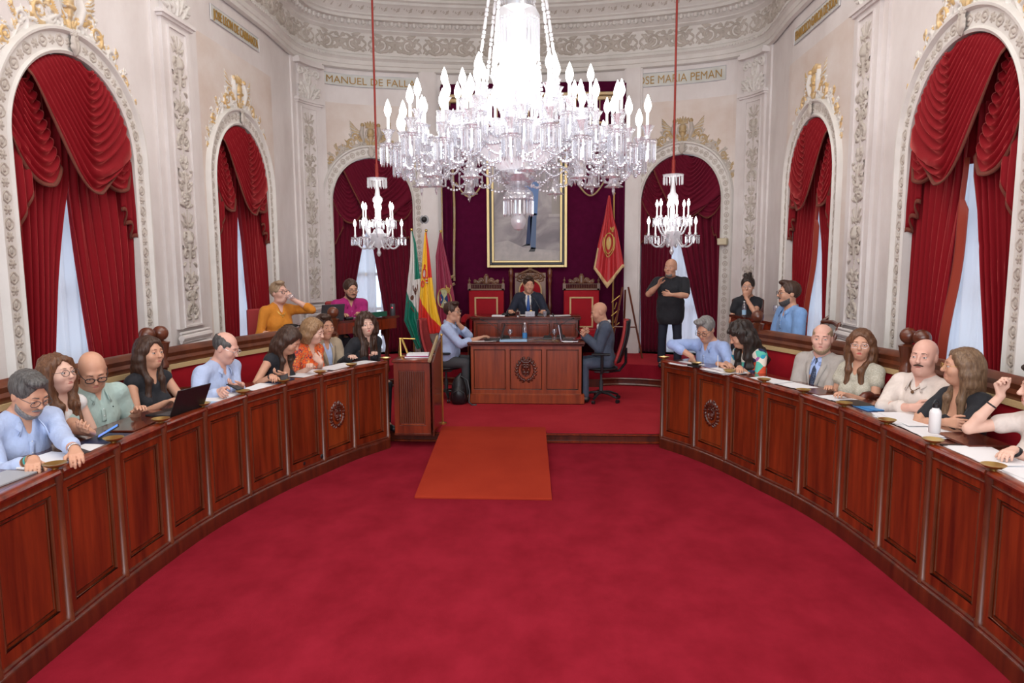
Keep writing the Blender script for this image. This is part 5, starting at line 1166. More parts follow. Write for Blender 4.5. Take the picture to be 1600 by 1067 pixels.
    def trims(g, nk):
        if nk == 'v': g.cap(N+Fw*.070+U*.055, N+Fw*(.118+fat*.035)-U*.105, .050, .012, .006, '-'); g.cap(N+U*.015, N+U*.12, nr+.004, nr+.03, .006, '-')
        elif nk == 'crew': g.cap(N-U*.0, N+U*.12, nr+.012, nr+.03, .006, '-')
        elif nk == 'scoop': g.ell(N+Fw*.09-U*.07, (.085, .09, .085), R, .01, '-'); g.cap(N+U*.0, N+U*.12, nr+.03, nr+.05, .006, '-')
        elif nk == 'deepv': g.cap(N+Fw*(nr+.02)+U*.07, N+Fw*(nr+.10)-U*.15, .062, .010, .01, '-'); g.ell(N+Fw*.10-U*.10, (.042, .09, .15), R, .01, '-'); g.cap(N+U*.0, N+U*.12, nr+.02, nr+.04, .006, '-')
        elif nk == 'closed': g.cap(N+U*.055, N+U*.12, nr+.02, nr+.03, .004, '-')
        elif nk == 'tank': g.ell(N+Fw*.09-U*.06, (.065, .10, .12), R, .01, '-'); g.cap(N+U*.0, N+U*.12, nr+.03, nr+.05, .006, '-')
    tm = topmat or M['white']
    g = torso(.010 if not jacket else .006, sleeve if not jacket else .45)
    if st: g.ell(P0-U*.08+Fw*.01, (.175+fat*.055, .125+fat*.06, .26), R, .06)
    if not st or True: g.plane(P0-U*(.10 if not st else .235), -U)
    if fold and not st: g.ripple(fold, 21, 17, 25, 2.1+loc[0], 2.4)
    trims(g, neck); g.ripple(.0035 if not st else .002, 34, 30, 30, .7+loc[1], 1.6); V, Q = g.mesh(); mesh_np(top, [(V, Q, 0)], [tm], root, S)
    B = (V-N) @ R if len(V) else np.zeros((1, 3))
    def surf(x, z_, w_=.014):
        m_ = (abs(B[:, 0]-x) < w_) & (abs(B[:, 2]-z_) < w_) & (B[:, 1] > 0) & (B[:, 1] < .155+fat*.06+belly*.8); return float(B[m_, 1].max()) if m_.any() else None
    if neck in ('v', 'closed') and top in ('shirt', 'polo_shirt'):
        b_ = MB(); zt_ = -.115 if neck == 'v' else -.02; zb_ = -.42 if top == 'shirt' else -.20; L_ = []
        for z_ in np.linspace(zt_, zb_, 10):
            y_ = surf(0, z_)
            if y_ and (not L_ or abs(y_-L_[-1][0]) < .03): L_.append((y_, z_))
        if len(L_) > 2 and not jacket:
            A = []
            for y_, z_ in L_: A += [N+Rt*-.015+Fw*(y_+.0015)+U*z_, N+Rt*.015+Fw*(y_+.0015)+U*z_]
            b_.add(A, [(2*i, 2*i+1, 2*i+3, 2*i+2) for i in range(len(L_)-1)]); o = mesh_np('placket', [mbp(b_)], [tm], root, S); solid(o, .005*S)
            bb = MB()
            for y_, z_ in L_[::2 if top == 'shirt' else 5]: bb.ball(tuple(N+Fw*(y_+.0045)+U*z_), .0042, 6)
            mesh_np('buttons', [mbp(bb)], [M['white']], root, S)
        b_ = MB()
        for q in (-1, 1):
            zc_ = -.050 if neck == 'v' else -.030; xt = .055 if neck == 'v' else .035; sy = surf(q*xt, zc_) or .11; s2 = surf(q*.075, zc_-.02) or sy-.01
            P_ = [N-Fw*(nr+.020)+U*.050, N+Rt*q*(nr+.018)-Fw*.012+U*.046, N+Rt*q*(nr*.92)+Fw*(nr*.80)+U*.020, N+Rt*q*(.038 if neck == 'v' else .012)+Fw*(sy+.004)+U*(zc_+.035)]
            A = []
            for i, p in enumerate(P_): wdt = (.042, .044, .046, .036)[i]; o_ = Rt*q*(.0, .018, .026, .020)[i]+Fw*(-.016, -.004, .010, .006)[i]; A += [p, p-U*wdt+o_]
            A += [N+Rt*q*xt*1.05+Fw*(max(sy, s2)+.012)+U*(zc_-.030), N+Rt*q*(xt*1.05+.012)+Fw*(max(sy, s2)+.010)+U*(zc_-.024)]
            b_.add(A, [(2*i, 2*i+1, 2*i+3, 2*i+2) for i in range(4)])
        o = mesh_np('collar', [mbp(b_)], [tm], root, S); solid(o, .006*S)
    if jacket:
        g = torso(.018, 1.0); g.plane(P0-U*.12, -U)
        g.ell(N+Fw*.10-U*.13, (.050, .09, .20), R, .006, '-'); g.cap(N+U*.01, N+U*.12, nr+.016, nr+.04, .006, '-')
        g.ripple(.0028, 26, 24, 20, .3+loc[0], .9); V, Q = g.mesh(); mesh_np('jacket', [(V, Q, 0)], [jacket], root, S)
        b_ = MB()
        for q in (-1, 1):
            L_ = [(nr+.012, -.02, .030, .045), (.060, .055, -.004, .052), (.066, .098, -.060, .050), (.052, .128, -.13, .040), (.035, .142, -.21, .028), (.012, .146, -.30, .006)]
            A = []
            for x_, y_, z_, wd in L_: p = N+Rt*q*x_+Fw*y_+U*z_; A += [p-Rt*q*wd*.25, p+Rt*q*wd*.75-Fw*.012]
            b_.add(A, [(2*i, 2*i+1, 2*i+3, 2*i+2) for i in range(len(L_)-1)])
        o = mesh_np('lapels', [mbp(b_)], [jacket], root, S); solid(o, .006*S)
    if tie:
        b_ = MB(); A = []
        for y_, z_, wd in ((.068, .0, .014), (.078, -.028, .011), (.108, -.10, .020), (.128, -.18, .026), (.136, -.28, .032), (.140, -.34, .034), (.140, -.375, .002)): p = N+Fw*y_+U*z_; A += [p-Rt*wd, p+Fw*.004, p+Rt*wd]
        F_ = [(3*i+a, 3*i+a+1, 3*i+a+4, 3*i+a+3) for i in range(6) for a in (0, 1)]; b_.add(A, F_); o = mesh_np('tie', [mbp(b_)], [tie], root, S); solid(o, .006*S)
    # trousers and shoes
    g = Field(lo, hi, .013); lm = legs or pm('dark_trousers', (.02, .022, .03), .8)
    g.ell(P0-U*.02, (.158+fat*.05, .124+fat*.05, .11), R, .04)
    for hp, kn_, an in LG: g.cap(hp, kn_, .092, .066, .03); g.cap(kn_, an+np.array([0, 0, .02]), .064, .050 if not st else .062, .02)
    g.plane(P0+U*.07, U); g.plane(np.array([0, 0, .07]), np.array([0, 0, -1.])); V, Q = g.mesh(); mesh_np('trousers', [(V, Q, 0)], [lm], root, S)
    for q, (hp, kn_, an) in zip((-1, 1), LG):
        g = Field(an-.12, an+np.array([.12, .26, .10]), .010); g.cap(an-np.array([0, .02, .035]), an+np.array([0, .15, -.045]), .042, .036, .02); g.plane(np.array([0, 0, 0.005]), np.array([0, 0, -1.])); g.plane(an+np.array([0, 0, .04]), np.array([0, 0, 1.])); V, Q = g.mesh(); mesh_np('shoe', [(V, Q, 0)], [M[shoes]], root, S)
    K = P(); K.root = root; K.H = H; K.N = N; K.U = U; K.Fw = Fw; K.Rt = Rt; K.arms = arms; K.hd = hd; K.HR = HR; K.nr = nr; K.S = S
    K.world = lambda p: (loc[0]+(cz*p[0]-sz*p[1])*S, loc[1]+(sz*p[0]+cz*p[1])*S, z+p[2]*S)
    return K
def band_on(K, arm, t, r, w_, m, name='bracelet'):
    s_, e, wr = K.arms[arm][:3]; p = e+(wr-e)*t; d = nrm(wr-e); b_ = MB(); b_.tube([p-d*w_/2, p-d*w_*.3, p+d*w_*.3, p+d*w_/2], [r, r+.002, r+.002, r], 14, cap=False); o = mesh_np(name, [mbp(b_)], [m], K.root, K.S); solid(o, .002)
def necklace(K, m, drop=.10, r=.003, pend=None, wd=1.0):
    b_ = MB(); N, U, Fw, Rt = K.N, K.U, K.Fw, K.Rt; P_ = []
    for t in np.linspace(0, 2*PI, 22)[:-1]: x = math.sin(t); y = math.cos(t); P_.append(N+Rt*x*(K.nr+.028)*wd+Fw*(y*(K.nr+.015)+(.05 if y > 0 else 0)*y)+U*(.03-.0*x-drop*max(0, y)**1.6-.02*(1-y)*0))
    b_.tube(P_, r, 6, closed=True)
    if pend: b_.ball(tuple(P_[0]-U*.012), pend, 8)
    mesh_np('necklace', [mbp(b_)], [m], K.root, K.S)
# ---------------------------------------------------------------- people
def cloth(n, c, c2=None, **k): return pm(n, c, .85, var=c2 or tuple(x*.85 for x in c), vscale=(12, 12, 12), bump=.55, bscale=(13, 13, 8), bdist=.035, sheen=.1, **k)
c_blue = cloth('pale_blue_cotton', (.46, .56, .80)); c_blue2 = cloth('light_blue_shirt', (.38, .50, .82)); c_sky = cloth('sky_blue_pique', (.20, .36, .66)); c_mint = cloth('mint_pique', (.42, .56, .52))
c_white = cloth('white_blouse', (.80, .79, .78)); c_black = cloth('black_jersey', (.010, .011, .016), (.016, .017, .022)); c_navy = cloth('dark_navy_suit', (.012, .017, .035), (.018, .024, .045)); c_slate = cloth('slate_suit', (.055, .075, .115), (.075, .095, .14))
c_beige = cloth('beige_linen', (.42, .33, .23)); c_grey = cloth('light_grey_suit', (.42, .385, .355)); c_cream = cloth('cream_shirt', (.74, .65, .59)); c_must = cloth('mustard_blouse', (.62, .22, .018)); c_mag = cloth('magenta_shirt', (.42, .015, .17)); c_sand = cloth('sand_trousers', (.42, .23, .08))
def ramp_mat(n, cols, scale, kind='VORONOI'):
    m = mat(n, cols[0], .8); nt = m.node_tree; b = nt.nodes['Principled BSDF']; tc = nt.nodes.new('ShaderNodeTexCoord')
    t = nt.nodes.new('ShaderNodeTexVoronoi' if kind == 'VORONOI' else 'ShaderNodeTexNoise'); t.inputs['Scale'].default_value = scale
    if kind != 'VORONOI': t.inputs['Detail'].default_value = 2; t.inputs['Distortion'].default_value = 1.5
    r = nt.nodes.new('ShaderNodeValToRGB'); r.color_ramp.interpolation = 'CONSTANT'; el = r.color_ramp.elements
    while len(el) < len(cols): el.new(.5)
    for i, c in enumerate(cols): el[i].position = i/len(cols) if kind == 'VORONOI' else .36+.28*i/len(cols); el[i].color = (*c, 1)
    nt.links.new(tc.outputs['Object'], t.inputs['Vector']); nt.links.new(t.outputs['Color' if kind == 'VORONOI' else 0], r.inputs[0]); nt.links.new(r.outputs[0], b.inputs['Base Color']); return m
c_floral = ramp_mat('orange_floral', [(.80, .10, .015), (.85, .22, .03), (.70, .05, .03), (.12, .03, .08), (.85, .35, .08)], 26, 'NOISE')
c_multi = ramp_mat('multicolour_print', [(.75, .70, .62), (.75, .55, .05), (.65, .08, .03), (.02, .35, .50), (.02, .03, .09), (.80, .72, .62), (.10, .50, .40), (.70, .25, .05), (.40, .12, .35)], 12)
c_speck = ramp_mat('speckled_beige', [(.50, .47, .38), (.38, .36, .28), (.56, .53, .45)], 60, 'NOISE')
t_navy = ramp_mat('dotted_navy_tie', [(.012, .02, .05), (.02, .03, .07), (.10, .13, .2)], 90, 'NOISE'); t_blue = pm('blue_tie', (.02, .08, .32), .5)
hairmat('ashbrown', (.085, .045, .025), (.24, .15, .085))
ww = lambda x, y, z, **k: dict(W=(x, y, z), **k)
beads = pm('coral_beads', (.45, .05, .03), .4)
K = person('grey-bearded man in pale blue shirt and glasses reading at the left desk', (-3.55, 4.34), (.93, -.36), head=((1, -.30), .50), gaze='down', hair=('short', 'dkgrey'), beard=('full', 'grey'), glasses=('dkgrey', .0020), topmat=c_blue, sleeve=.80, skin='tan', fat=.25, lean=.20, top='shirt',
           hands=dict(R=ww(-3.13, 3.98, 1.10, f=(.55, .8, -.1), c=.5), L=ww(-2.93, 4.08, 1.12, f=(.5, .85, -.15), c=.45)))
for t_, m_ in ((.80, pm('brown_cord', (.15, .07, .03))), (.86, pm('teal_cord', (.05, .35, .32))), (.92, pm('wood_bead', (.35, .2, .1)))): band_on(K, 1, t_, .031, .012, m_)
band_on(K, 0, .92, .031, .022, M['silver'], 'wristwatch')
K = person('woman with long wavy brown hair, glasses and sleeveless white blouse', (-3.58, 4.80), (.95, -.3), sex='f', head=((1, -.22), -.10), hair=('wavy', 'brown'), glasses=('dkgrey', .0017), top='blouse', topmat=c_white, sleeve=0, neck='v', skin='fair', lean=.05, hands=dict(R=dict(w=(.16, .34, .66)), L=dict(w=(-.16, .34, .66))))
K = person('bald man with black glasses in a mint polo shirt holding a phone', (-3.58, 5.18), (.93, -.40), head=((.70, -.72), .52, .05), gaze='down', hair=('bald', 'dark'), glasses=('black', .0032), top='polo_shirt', topmat=c_mint, sleeve=.36, skin='tan', fat=.42, lean=.06,
           hands=dict(R=ww(-3.20, 4.62, 1.10, f=(.6, .3, .3), n=(0, .3, 1), c=.5), L=ww(-3.28, 5.30, 1.10, c=.4)))
b_ = MB(); q = K.N+K.Fw*.125-K.U*.11-K.Rt*.07; b_.ball(tuple(q), .005, 6); mesh_np('chest_logo', [mbp(b_)], [M['black']], K.root, K.S)
K = person('woman with long straight dark hair in a black sleeveless top with bead necklace', (-3.57, 5.93), (.90, -.42), sex='f', head=((1, -.32), -.02), gaze='right', hair=('long', 'dark'), top='top', topmat=c_black, sleeve=0, neck='v', skin='tan', lean=.06, hands=dict(R=ww(-3.24, 5.62, 1.10, c=.4), L=ww(-3.12, 5.92, 1.10, c=.4)), extra=None)
necklace(K, beads, .30, .0055, None, 1.0)
b_ = MB(); b_.tube([K.H(.082, .0, -.04), K.H(.084, .0, -.075)], [.004, .009], 6); mesh_np('earring', [mbp(b_)], [beads], K.root, K.S)
K = person('balding man in glasses and light blue shirt looking at his phone at the left desk', (-3.28, 6.52), (.95, -.28), head=((1, -.02), .42), gaze='down', hair=('balding', 'dkgrey'), glasses=('silver', .0020), topmat=c_blue, sleeve=.85, skin='pink', fat=.40, lean=.16,
           hands=dict(R=ww(-2.98, 6.12, 1.12, f=(.7, .5, 0), n=(-.3, .6, -.5), c=.6), L=ww(-2.92, 6.38, 1.12, f=(.8, -.2, .1), n=(0, 0, 1), c=.5)))
K = person('woman with straight brown hair bent over her phone, black halter top', (-3.00, 7.30), (.93, -.35), sex='f', head=((1, -.12), .62), gaze='down', hair=('long', 'dark'), top='halter_top', topmat=c_black, sleeve=-1, neck='deepv', skin='tan', lean=.22,
           hands=dict(R=ww(-2.80, 6.80, 1.13, f=(.5, .6, .1), c=.7), L=ww(-2.72, 6.93, 1.13, f=(.8, -.3, .1), n=(0, 0, 1), c=.6)))
band_on(K, 1, .93, .026, .02, M['black'], 'wristwatch')
K = person('woman with blond highlighted bob in an orange floral blouse', (-2.86, 7.88), (.88, -.48), sex='f', head=((1, -.10), .28), gaze='down', hair=('bob', 'blond'), top='blouse', topmat=c_floral, sleeve=.42, neck='v', skin='fair', lean=.14,
           hands=dict(R=ww(-2.62, 7.42, 1.12, f=(.6, .5, .5), c=.8), L=ww(-2.58, 7.64, 1.14, f=(.5, -.4, .7), n=(-.5, -.5, 0), c=.8)))
K = person('tanned man in beige jacket and open pale blue shirt', (-2.78, 8.30), (.80, -.60), head=((.75, -.62), .12), gaze='down', hair=('short', 'dark'), topmat=c_blue, jacket=c_beige, skin='tan', lean=.02, top='shirt', hands=dict(R=dict(w=(.14, .33, .66)), L=dict(w=(-.14, .33, .66))))
K = person('woman with curly dark hair and black blazer at the far end of the left desk', (-2.42, 8.72), (.72, -.70), sex='f', head=((.50, -.86), .0, .06), gaze='right', hair=('curly', 'dark'), top='red_blouse', topmat=pm('wine_print', (.22, .01, .02)), jacket=c_black, skin='fair', lip='lipred', lean=.20, hands=dict(R=ww(-2.44, 8.22, 1.11, c=.5), L=ww(-2.18, 8.42, 1.11, c=.5)))
# upper left gallery
K = person('short-haired woman in mustard blouse drinking from a glass in the upper left seats', (-3.64, 9.12), (.75, -.66), z=HI, sex='f', head=((.90, -.42), -.05), hair=('short', 'light'), glasses=('black', .0026), top='blouse', topmat=c_must, sleeve=.62, neck='v', skin='pink', fat=.45, lean=.05,
           hands=dict(L=dict(H=(-.085, .125, -.085), f=(.75, .15, .65), n=(.3, -1, 0), c=.7, pole=(-.8, .2, -.8)), R=dict(w=(.20, .30, .78))))
necklace(K, M['brass'], .12, .006, .010)
gl = MB(); gl.tube([K.H(0, .118, -.062), K.H(-.005, .165, -.05), K.H(-.02, .20, -.045)], [.028, .034, .030], 12); o = mesh_np('held_glass', [mbp(gl)], [M['glass']], None, 1)
o.matrix_world = Matrix.Translation(K.root.location) @ Matrix.Rotation(K.root.rotation_euler.z, 4, 'Z') @ Matrix.Scale(K.S, 4); tag(o, 'drinking glass raised to the mouth of the woman in mustard', 'glass'); o.name = 'drinking_glass'
K = person('long-haired bearded man in glasses and magenta shirt with a laptop', (-3.13, 10.58), (.55, -.83), z=HI, head=((.62, -.78), .22), gaze='down', hair=('ponytail', 'dark'), beard=('full', 'dark'), glasses=('black', .0022), topmat=c_mag, sleeve=.45, skin='tan', fat=.40, lean=.18, hands=dict(R=ww(-3.10, 10.10, 1.44, c=.5), L=ww(-2.86, 10.30, 1.44, c=.4)))
# centre
K = person('man in glasses and blue shirt resting his chin on his hand at the emblem desk', (-1.62, 10.52), (1, -.08), z=LOW, head=((.96, -.28), .05), gaze='fwd', hair=('short', 'dark'), glasses=('dkgrey', .0022), topmat=c_blue, sleeve=.72, skin='tan', fat=.45, lean=.10, legs=pm('grey_trousers', (.06, .06, .065), .85),
           hands=dict(L=dict(H=(-.005, .085, -.155), f=(.1, .25, 1), n=(0, -1, .2), c=1.0, pole=(-.2, .9, -.8)), R=ww(-1.12, 10.36, 1.10, c=.35)))
K = person('chairing man in dark navy suit and blue tie in the central carved chair', (-.46, 12.68), (.0, -1), z=HI-.03, head=((.22, -.97), .20), gaze='down', hair=('short', 'dark'), topmat=c_white, jacket=c_navy, tie=t_blue, neck='closed', skin='tan', lean=.12,
           hands=dict(R=ww(-.76, 12.30, 1.35, c=.5), L=ww(-.18, 12.28, 1.35, c=.5)))
K = person('bald man in slate suit looking at his phone on the right of the emblem desk', (.76, 10.50), (-1, -.04), z=LOW, head=((-1, -.12), .38), gaze='down', hair=('bald', 'dark'), topmat=c_white, jacket=c_slate, tie=t_blue, neck='closed', skin='tan', fat=.1, lean=.04, legs=c_slate,
           hands=dict(R=ww(.44, 10.58, 1.13, f=(-.8, -.2, .5), n=(.3, -.6, .5), c=.7), L=ww(.45, 10.42, 1.12, f=(-.8, .2, .5), n=(.3, .6, .5), c=.7)))
band_on(K, 0, .92, .031, .02, M['silver'], 'wristwatch')
K = person('stout bald man in black t-shirt and jeans standing and signing with his hands', (1.86, 11.50), (-.22, -.97), z=HI, S=1.0, hsz=1.12, pose='stand', head=((-.50, -.86), .02), hair=('bald', 'dark'), top='t_shirt', topmat=c_black, sleeve=.40, neck='crew', skin='tan', fat=.82, belly=.005, legs=pm('dark_jeans', (.012, .016, .032), .85), beard=('goatee', 'grey'),
           hands=dict(R=dict(w=(.17, .30, 1.34), f=(-.35, .35, .9), n=(-.6, .5, -.2), c=.25, pole=(.7, -.1, -.8)), L=dict(w=(-.03, .33, 1.19), f=(1, -.05, .15), n=(0, -1, 0), c=.3, pole=(-.8, .1, -.7))))
# right row
K = person('grey-haired man in blue shirt and glasses writing at the far end of the right desk', (1.90, 8.46), (-.75, -.66), kf=.20, fwd=-.08, head=((-.62, -.78), .48), gaze='down', hair=('short', 'grey'), glasses=('black', .0022), topmat=c_blue2, sleeve=.74, skin='tan', fat=.2, lean=.20,
           hands=dict(R=ww(1.60, 8.30, 1.13, f=(-.1, -.4, -.8), c=.3, pole=(.7, .3, .3)), L=ww(1.80, 7.86, 1.11, f=(-.7, -.3, 0), c=.9)))
K = person('woman with curly black hair in a multicoloured blouse writing beside the grey-haired man', (2.24, 7.88), (-.85, -.5), kf=.20, fwd=-.08, sex='f', head=((-1, -.10), .50), gaze='down', hair=('curly', 'black'), top='blouse', topmat=c_multi, sleeve=.50, neck='v', skin='tan', fat=.1, lean=.26,
           hands=dict(R=ww(1.90, 7.90, 1.11, f=(-.7, .3, 0), c=.8), L=ww(1.97, 7.60, 1.11, f=(-.6, .6, 0), c=.5)))
band_on(K, 0, .92, .026, .02, M['silver'], 'wristwatch')
K = person('balding man with reddish beard in light grey suit and dark dotted tie', (2.62, 7.06), (-.80, -.60), head=((-.45, -.89), .02), hair=('balding', 'light'), hvol=.0015, beard=('short', 'light'), topmat=c_blue2, jacket=c_grey, tie=t_navy, neck='closed', skin='pink', fat=.3, lean=-.02, hands=dict(R=dict(w=(.10, .33, .66)), L=dict(w=(-.08, .35, .66))))
K = person('woman with long brown hair and clear glasses in a speckled beige top', (2.80, 6.58), (-.80, -.60), sex='f', head=((-.46, -.88), -.02), hair=('long', 'brown'), glasses=('silver', .0013), top='blouse', topmat=c_speck, sleeve=.16, neck='v', skin='tan', lip='lipred', lean=.02, hands=dict(R=ww(2.50, 6.50, 1.08, c=.4), L=ww(2.56, 6.22, 1.08, c=.5)))
cross = dict(R=dict(w=(-.10, .255, .89), f=(-1, -.15, .1), n=(0, -1, -.2), c=.5, pole=(1, .3, -.6)), L=dict(w=(.10, .235, .845), f=(1, -.2, .05), n=(0, -1, 0), c=.5, pole=(-1, .3, -.6)))
K = person('bald man with dark moustache in a cream linen shirt, arms crossed', (2.96, 5.80), (-.88, -.46), head=((-.72, -.69), .0), hair=('bald', 'dark'), moust='dark', topmat=c_cream, sleeve=.80, skin='pink', fat=.50, lean=-.02, hands=cross, belly=.02)
necklace(K, pm('brown_cord', (.15, .07, .03)), .10, .003, .012, .8)
K = person('woman with brown highlighted hair, thin glasses and black puff-sleeve top, arms crossed', (3.00, 5.28), (-.92, -.30), sex='f', head=((-.92, .25), .0), hair=('long', 'ashbrown'), hvol=.006, glasses=('brass', .0013), top='top', topmat=c_black, sleeve=.36, neck='scoop', skin='tan', lean=.02, legs=c_sand, hands=cross)
K = person('person in cream at the right edge leaning an elbow on the right desk', (3.12, 4.50), (-.92, -.38), sex='f', head=((-.9, .3), .05), hair=('short', 'black'), top='top', topmat=c_cream, sleeve=.2, skin='fair', lean=.16, hands=dict(R=ww(2.84, 4.62, 1.40, f=(.2, .1, 1), n=(-.5, 0, 0), c=.9, pole=(.5, .6, -1)), L=ww(2.78, 4.36, 1.12, f=(-.3, 1, 0), c=.4)))
band_on(K, 1, .72, .027, .008, M['black']); band_on(K, 0, .92, .027, .022, M['black'], 'wristwatch')
# upper right gallery
K = person('woman with dark hair in a bun, chin on hand, in the upper right seats', (2.93, 10.95), (-.30, -.95), z=HI, sex='f', head=((-.36, -.93), .08), hair=('bun', 'black'), glasses=('silver', .0013), top='top', topmat=c_black, sleeve=.22, neck='v', skin='tan', lean=.16,
           hands=dict(L=dict(H=(.005, .085, -.150), f=(.1, .2, 1), n=(0, -1, .2), c=1.1, pole=(-.4, .8, -.9)), R=dict(w=(.12, .34, .78))))
K = person('bearded man with glasses in a sky blue polo shirt in the upper right seats', (2.83, 8.62), (-.95, -.2), z=HI, head=((-1, -.05), .0), hair=('short', 'dark'), beard=('full', 'dkgrey'), glasses=('black', .0024), top='polo_shirt', topmat=c_sky, sleeve=.36, skin='tan', fat=.35, lean=.03, hands=dict(R=dict(w=(.16, .30, .70)), L=dict(w=(-.16, .30, .70))))
# ---------------------------------------------------------------- gallery desks and chairs
def poly_desk(label, front, back, z, legs_at):
    R = thing('gallery_desk', label, 'desk', (front[0][0], front[0][1], HI)); ox, oy = front[0]
    F_ = [tuple(p) for p in catmull(front, 6)] if len(front) > 2 else front; pts = [(x-ox, y-oy) for x, y in F_]+[(x-ox, y-oy) for x, y in back]; h = z-HI
    mb = MB(); mb.prism(pts, h-.035, h); mb.obj('tabletop', M['wood_top'], R, ang=30)
    mb = MB(); c_ = np.mean(pts, axis=0); ins = [tuple(np.array(p)+(c_-np.array(p))*.05) for p in pts]; mb.prism(ins, h-.19, h-.035); mb.obj('apron', M['wood'], R, ang=30)
    for x, y in legs_at:
        mb = MB(); mb.lathe([(.03, 0), (.045, .04), (.025, .10), (.035, .3), (.02, .42), (.045, .55), (.05, h-.19)], (x-ox, y-oy, 0), 12); mb.obj('leg', M['wood_dk'], R)
        mb = MB()
        for st_ in mir(spiral(.10, .05, .045, 1.4, 0, 1, .014, .006)+acanthus(.06, .02, 1.0, .12, .03, .5), .14)[:8]:
            mb.tube([(x-ox-.14+p[0]*1.0, y-oy-.02, h-.20-p[1]) for p in st_[0]], .012, 5)
        mb.obj('carved_bracket', M['wood_dk'], R)
poly_desk('curved mahogany desk of the upper left seats, with carved bracket at its right end', [(-3.30, 8.0), (-3.30, 8.9), (-3.16, 9.6), (-2.80, 10.15), (-2.40, 10.85)], [(-2.85, 11.12), (-3.18, 10.45), (-3.52, 9.9), (-3.50, 8.0)], 1.40, [(-3.4, 8.1), (-3.28, 9.75), (-2.62, 10.9)])
poly_desk('mahogany desk of the upper right seats, before the woman with the bun', [(2.60, 10.72), (2.86, 9.40)], [(3.30, 9.45), (3.30, 10.72)], 1.42, [(2.72, 10.6), (2.9, 9.55), (3.22, 10.6)])
def gallery_chair(label, x, y, f, z=HI, m='office_red'):
    rz = math.atan2(-f[0], f[1]); R = thing('upholstered_chair', label, 'chair', (x, y, z), rz)
    mb = MB(); mb.box(-.24, .24, -.24, .24, .42, .49, bev=.02); mb.obj('seat', M[m], R)
    mb = MB(); mb.box(-.24, .24, -.31, -.26, .50, 1.12, bev=.02); mb.obj('backrest', M[m], R)
    for sx in (-.2, .2):
        for sy in (-.2, .2): mb = MB(); mb.tube([(sx, sy, 0), (sx, sy, .43)], [.016, .02], 8); mb.obj('leg', M['wood_dk'], R)
    return R
office('office_chair', 'black and red swivel office chair under the man resting his chin', -1.64, 10.56, -PI/2-.05)
office('office_chair', 'black and red swivel office chair under the bald man in slate suit', .70, 10.52, PI/2-.1)
gallery_chair('plain red backed chair of the woman in mustard', -3.72, 9.20, (.75, -.66))
gallery_chair('plain red backed chair of the man in magenta', -3.20, 10.72, (.55, -.83))
gallery_chair('dark chair behind the desk of the woman with the bun', 2.96, 11.02, (-.22, -.97), m='wood_dk')
R = thing('wooden_armchair', 'carved wooden chair with curled top rail behind the man in sky blue polo', 'chair', (2.93, 8.62, HI), PI/2)
mb = MB()
for s_ in (-1, 1): mb.tube([(s_*.24, -.26, .45), (s_*.25, -.30, .8), (s_*.25, -.36, 1.0), (s_*.25, -.43, 1.04), (s_*.25, -.47, 1.00)], [.022, .022, .022, .028, .02], 8); mb.tube([(s_*.24, -.26, 0), (s_*.24, -.26, .45)], .022, 8); mb.tube([(s_*.24, .22, 0), (s_*.24, .22, .43)], .022, 8)
for z_, y_ in ((.98, -.35), (.80, -.30), (.62, -.28)): mb.tube([(-.25, y_, z_), (0, y_-.03, z_+.02), (.25, y_, z_)], .025, 8)
mb.obj('frame', M['wood_md'], R); mb = MB(); mb.box(-.25, .25, -.26, .26, .42, .48, bev=.02); mb.obj('seat', M['uphol'], R)
# ---------------------------------------------------------------- small things
def rz_at(P_, y):   # heading of the desk edge at y
    Q = curve_off(P_, .0, 6); o = np.argsort(Q[:, 1]); i = np.searchsorted(Q[o, 1], y); i = min(max(i, 1), len(Q)-1); d = Q[o][i]-Q[o][i-1]; return math.atan2(d[1], d[0])
def sheet(name, label, cat, x, y, z, rz, w_, l_, n=1, m='paper', dz=.0015, group=None, mess=.03):
    R = MB(); rr = random.Random(int(x*1000+y*77))
    for i in range(n):
        a = rr.uniform(-.12, .12)*(n > 1); ox, oy = rr.uniform(-mess, mess)*(n > 1), rr.uniform(-mess, mess)*(n > 1); ca, sa = math.cos(a), math.sin(a)
        T = lambda p: (ox+ca*p[0]-sa*p[1], oy+sa*p[0]+ca*p[1], p[2])
        R.grid(lambda u, v: T(((u-.5)*w_, (v-.5)*l_, i*dz*1.5+.002+.006*abs(math.sin(u*2+i*1.3))*(u > .6)*(n > 1))), 5, 3)
        if n > 6 or m != 'paper': pass
    if n == 1: R = MB(); R.box(-w_/2, w_/2, -l_/2, l_/2, 0, dz, bev=min(.002, dz*.3))
    o = R.obj(name, M[m], None, smooth=False); 
    if n > 1: solid(o, .001)
    o.location = (x, y, z); o.rotation_euler.z = rz; return tag(o, label, cat, group)
TZ = 1.0505; pm('blue_card', (.05, .22, .50), .5); pm('navy_cover', (.015, .025, .07), .4); pm('light_blue_card', (.35, .55, .75), .5); pm('magenta_cover', (.4, .02, .15), .5)
def phone(label, x, y, z, rz, tilt=0, lit=False, sz=(.075, .15)):
    R = thing('phone', label, 'phone', (x, y, z), rz); R.rotation_euler = (tilt, 0, rz)
    mb = MB(); mb.box(-sz[0]/2, sz[0]/2, -sz[1]/2, sz[1]/2, 0, .009, bev=.002); mb.obj('case', M['black'], R)
    mb = MB(); mb.box(-sz[0]/2+.004, sz[0]/2-.004, -sz[1]/2+.006, sz[1]/2-.006, .0092, .0100); mb.obj('screen', mat('phone_screen', (.02, .05, .3), .2, emit=(.08, .30, 1), es=.9) if lit else M['dkgrey'], R)
sheet('notebook', 'white notebook open before the grey-bearded man', 'notebook', -3.16, 4.10, TZ, 1.4, .34, .24, 1, dz=.012)
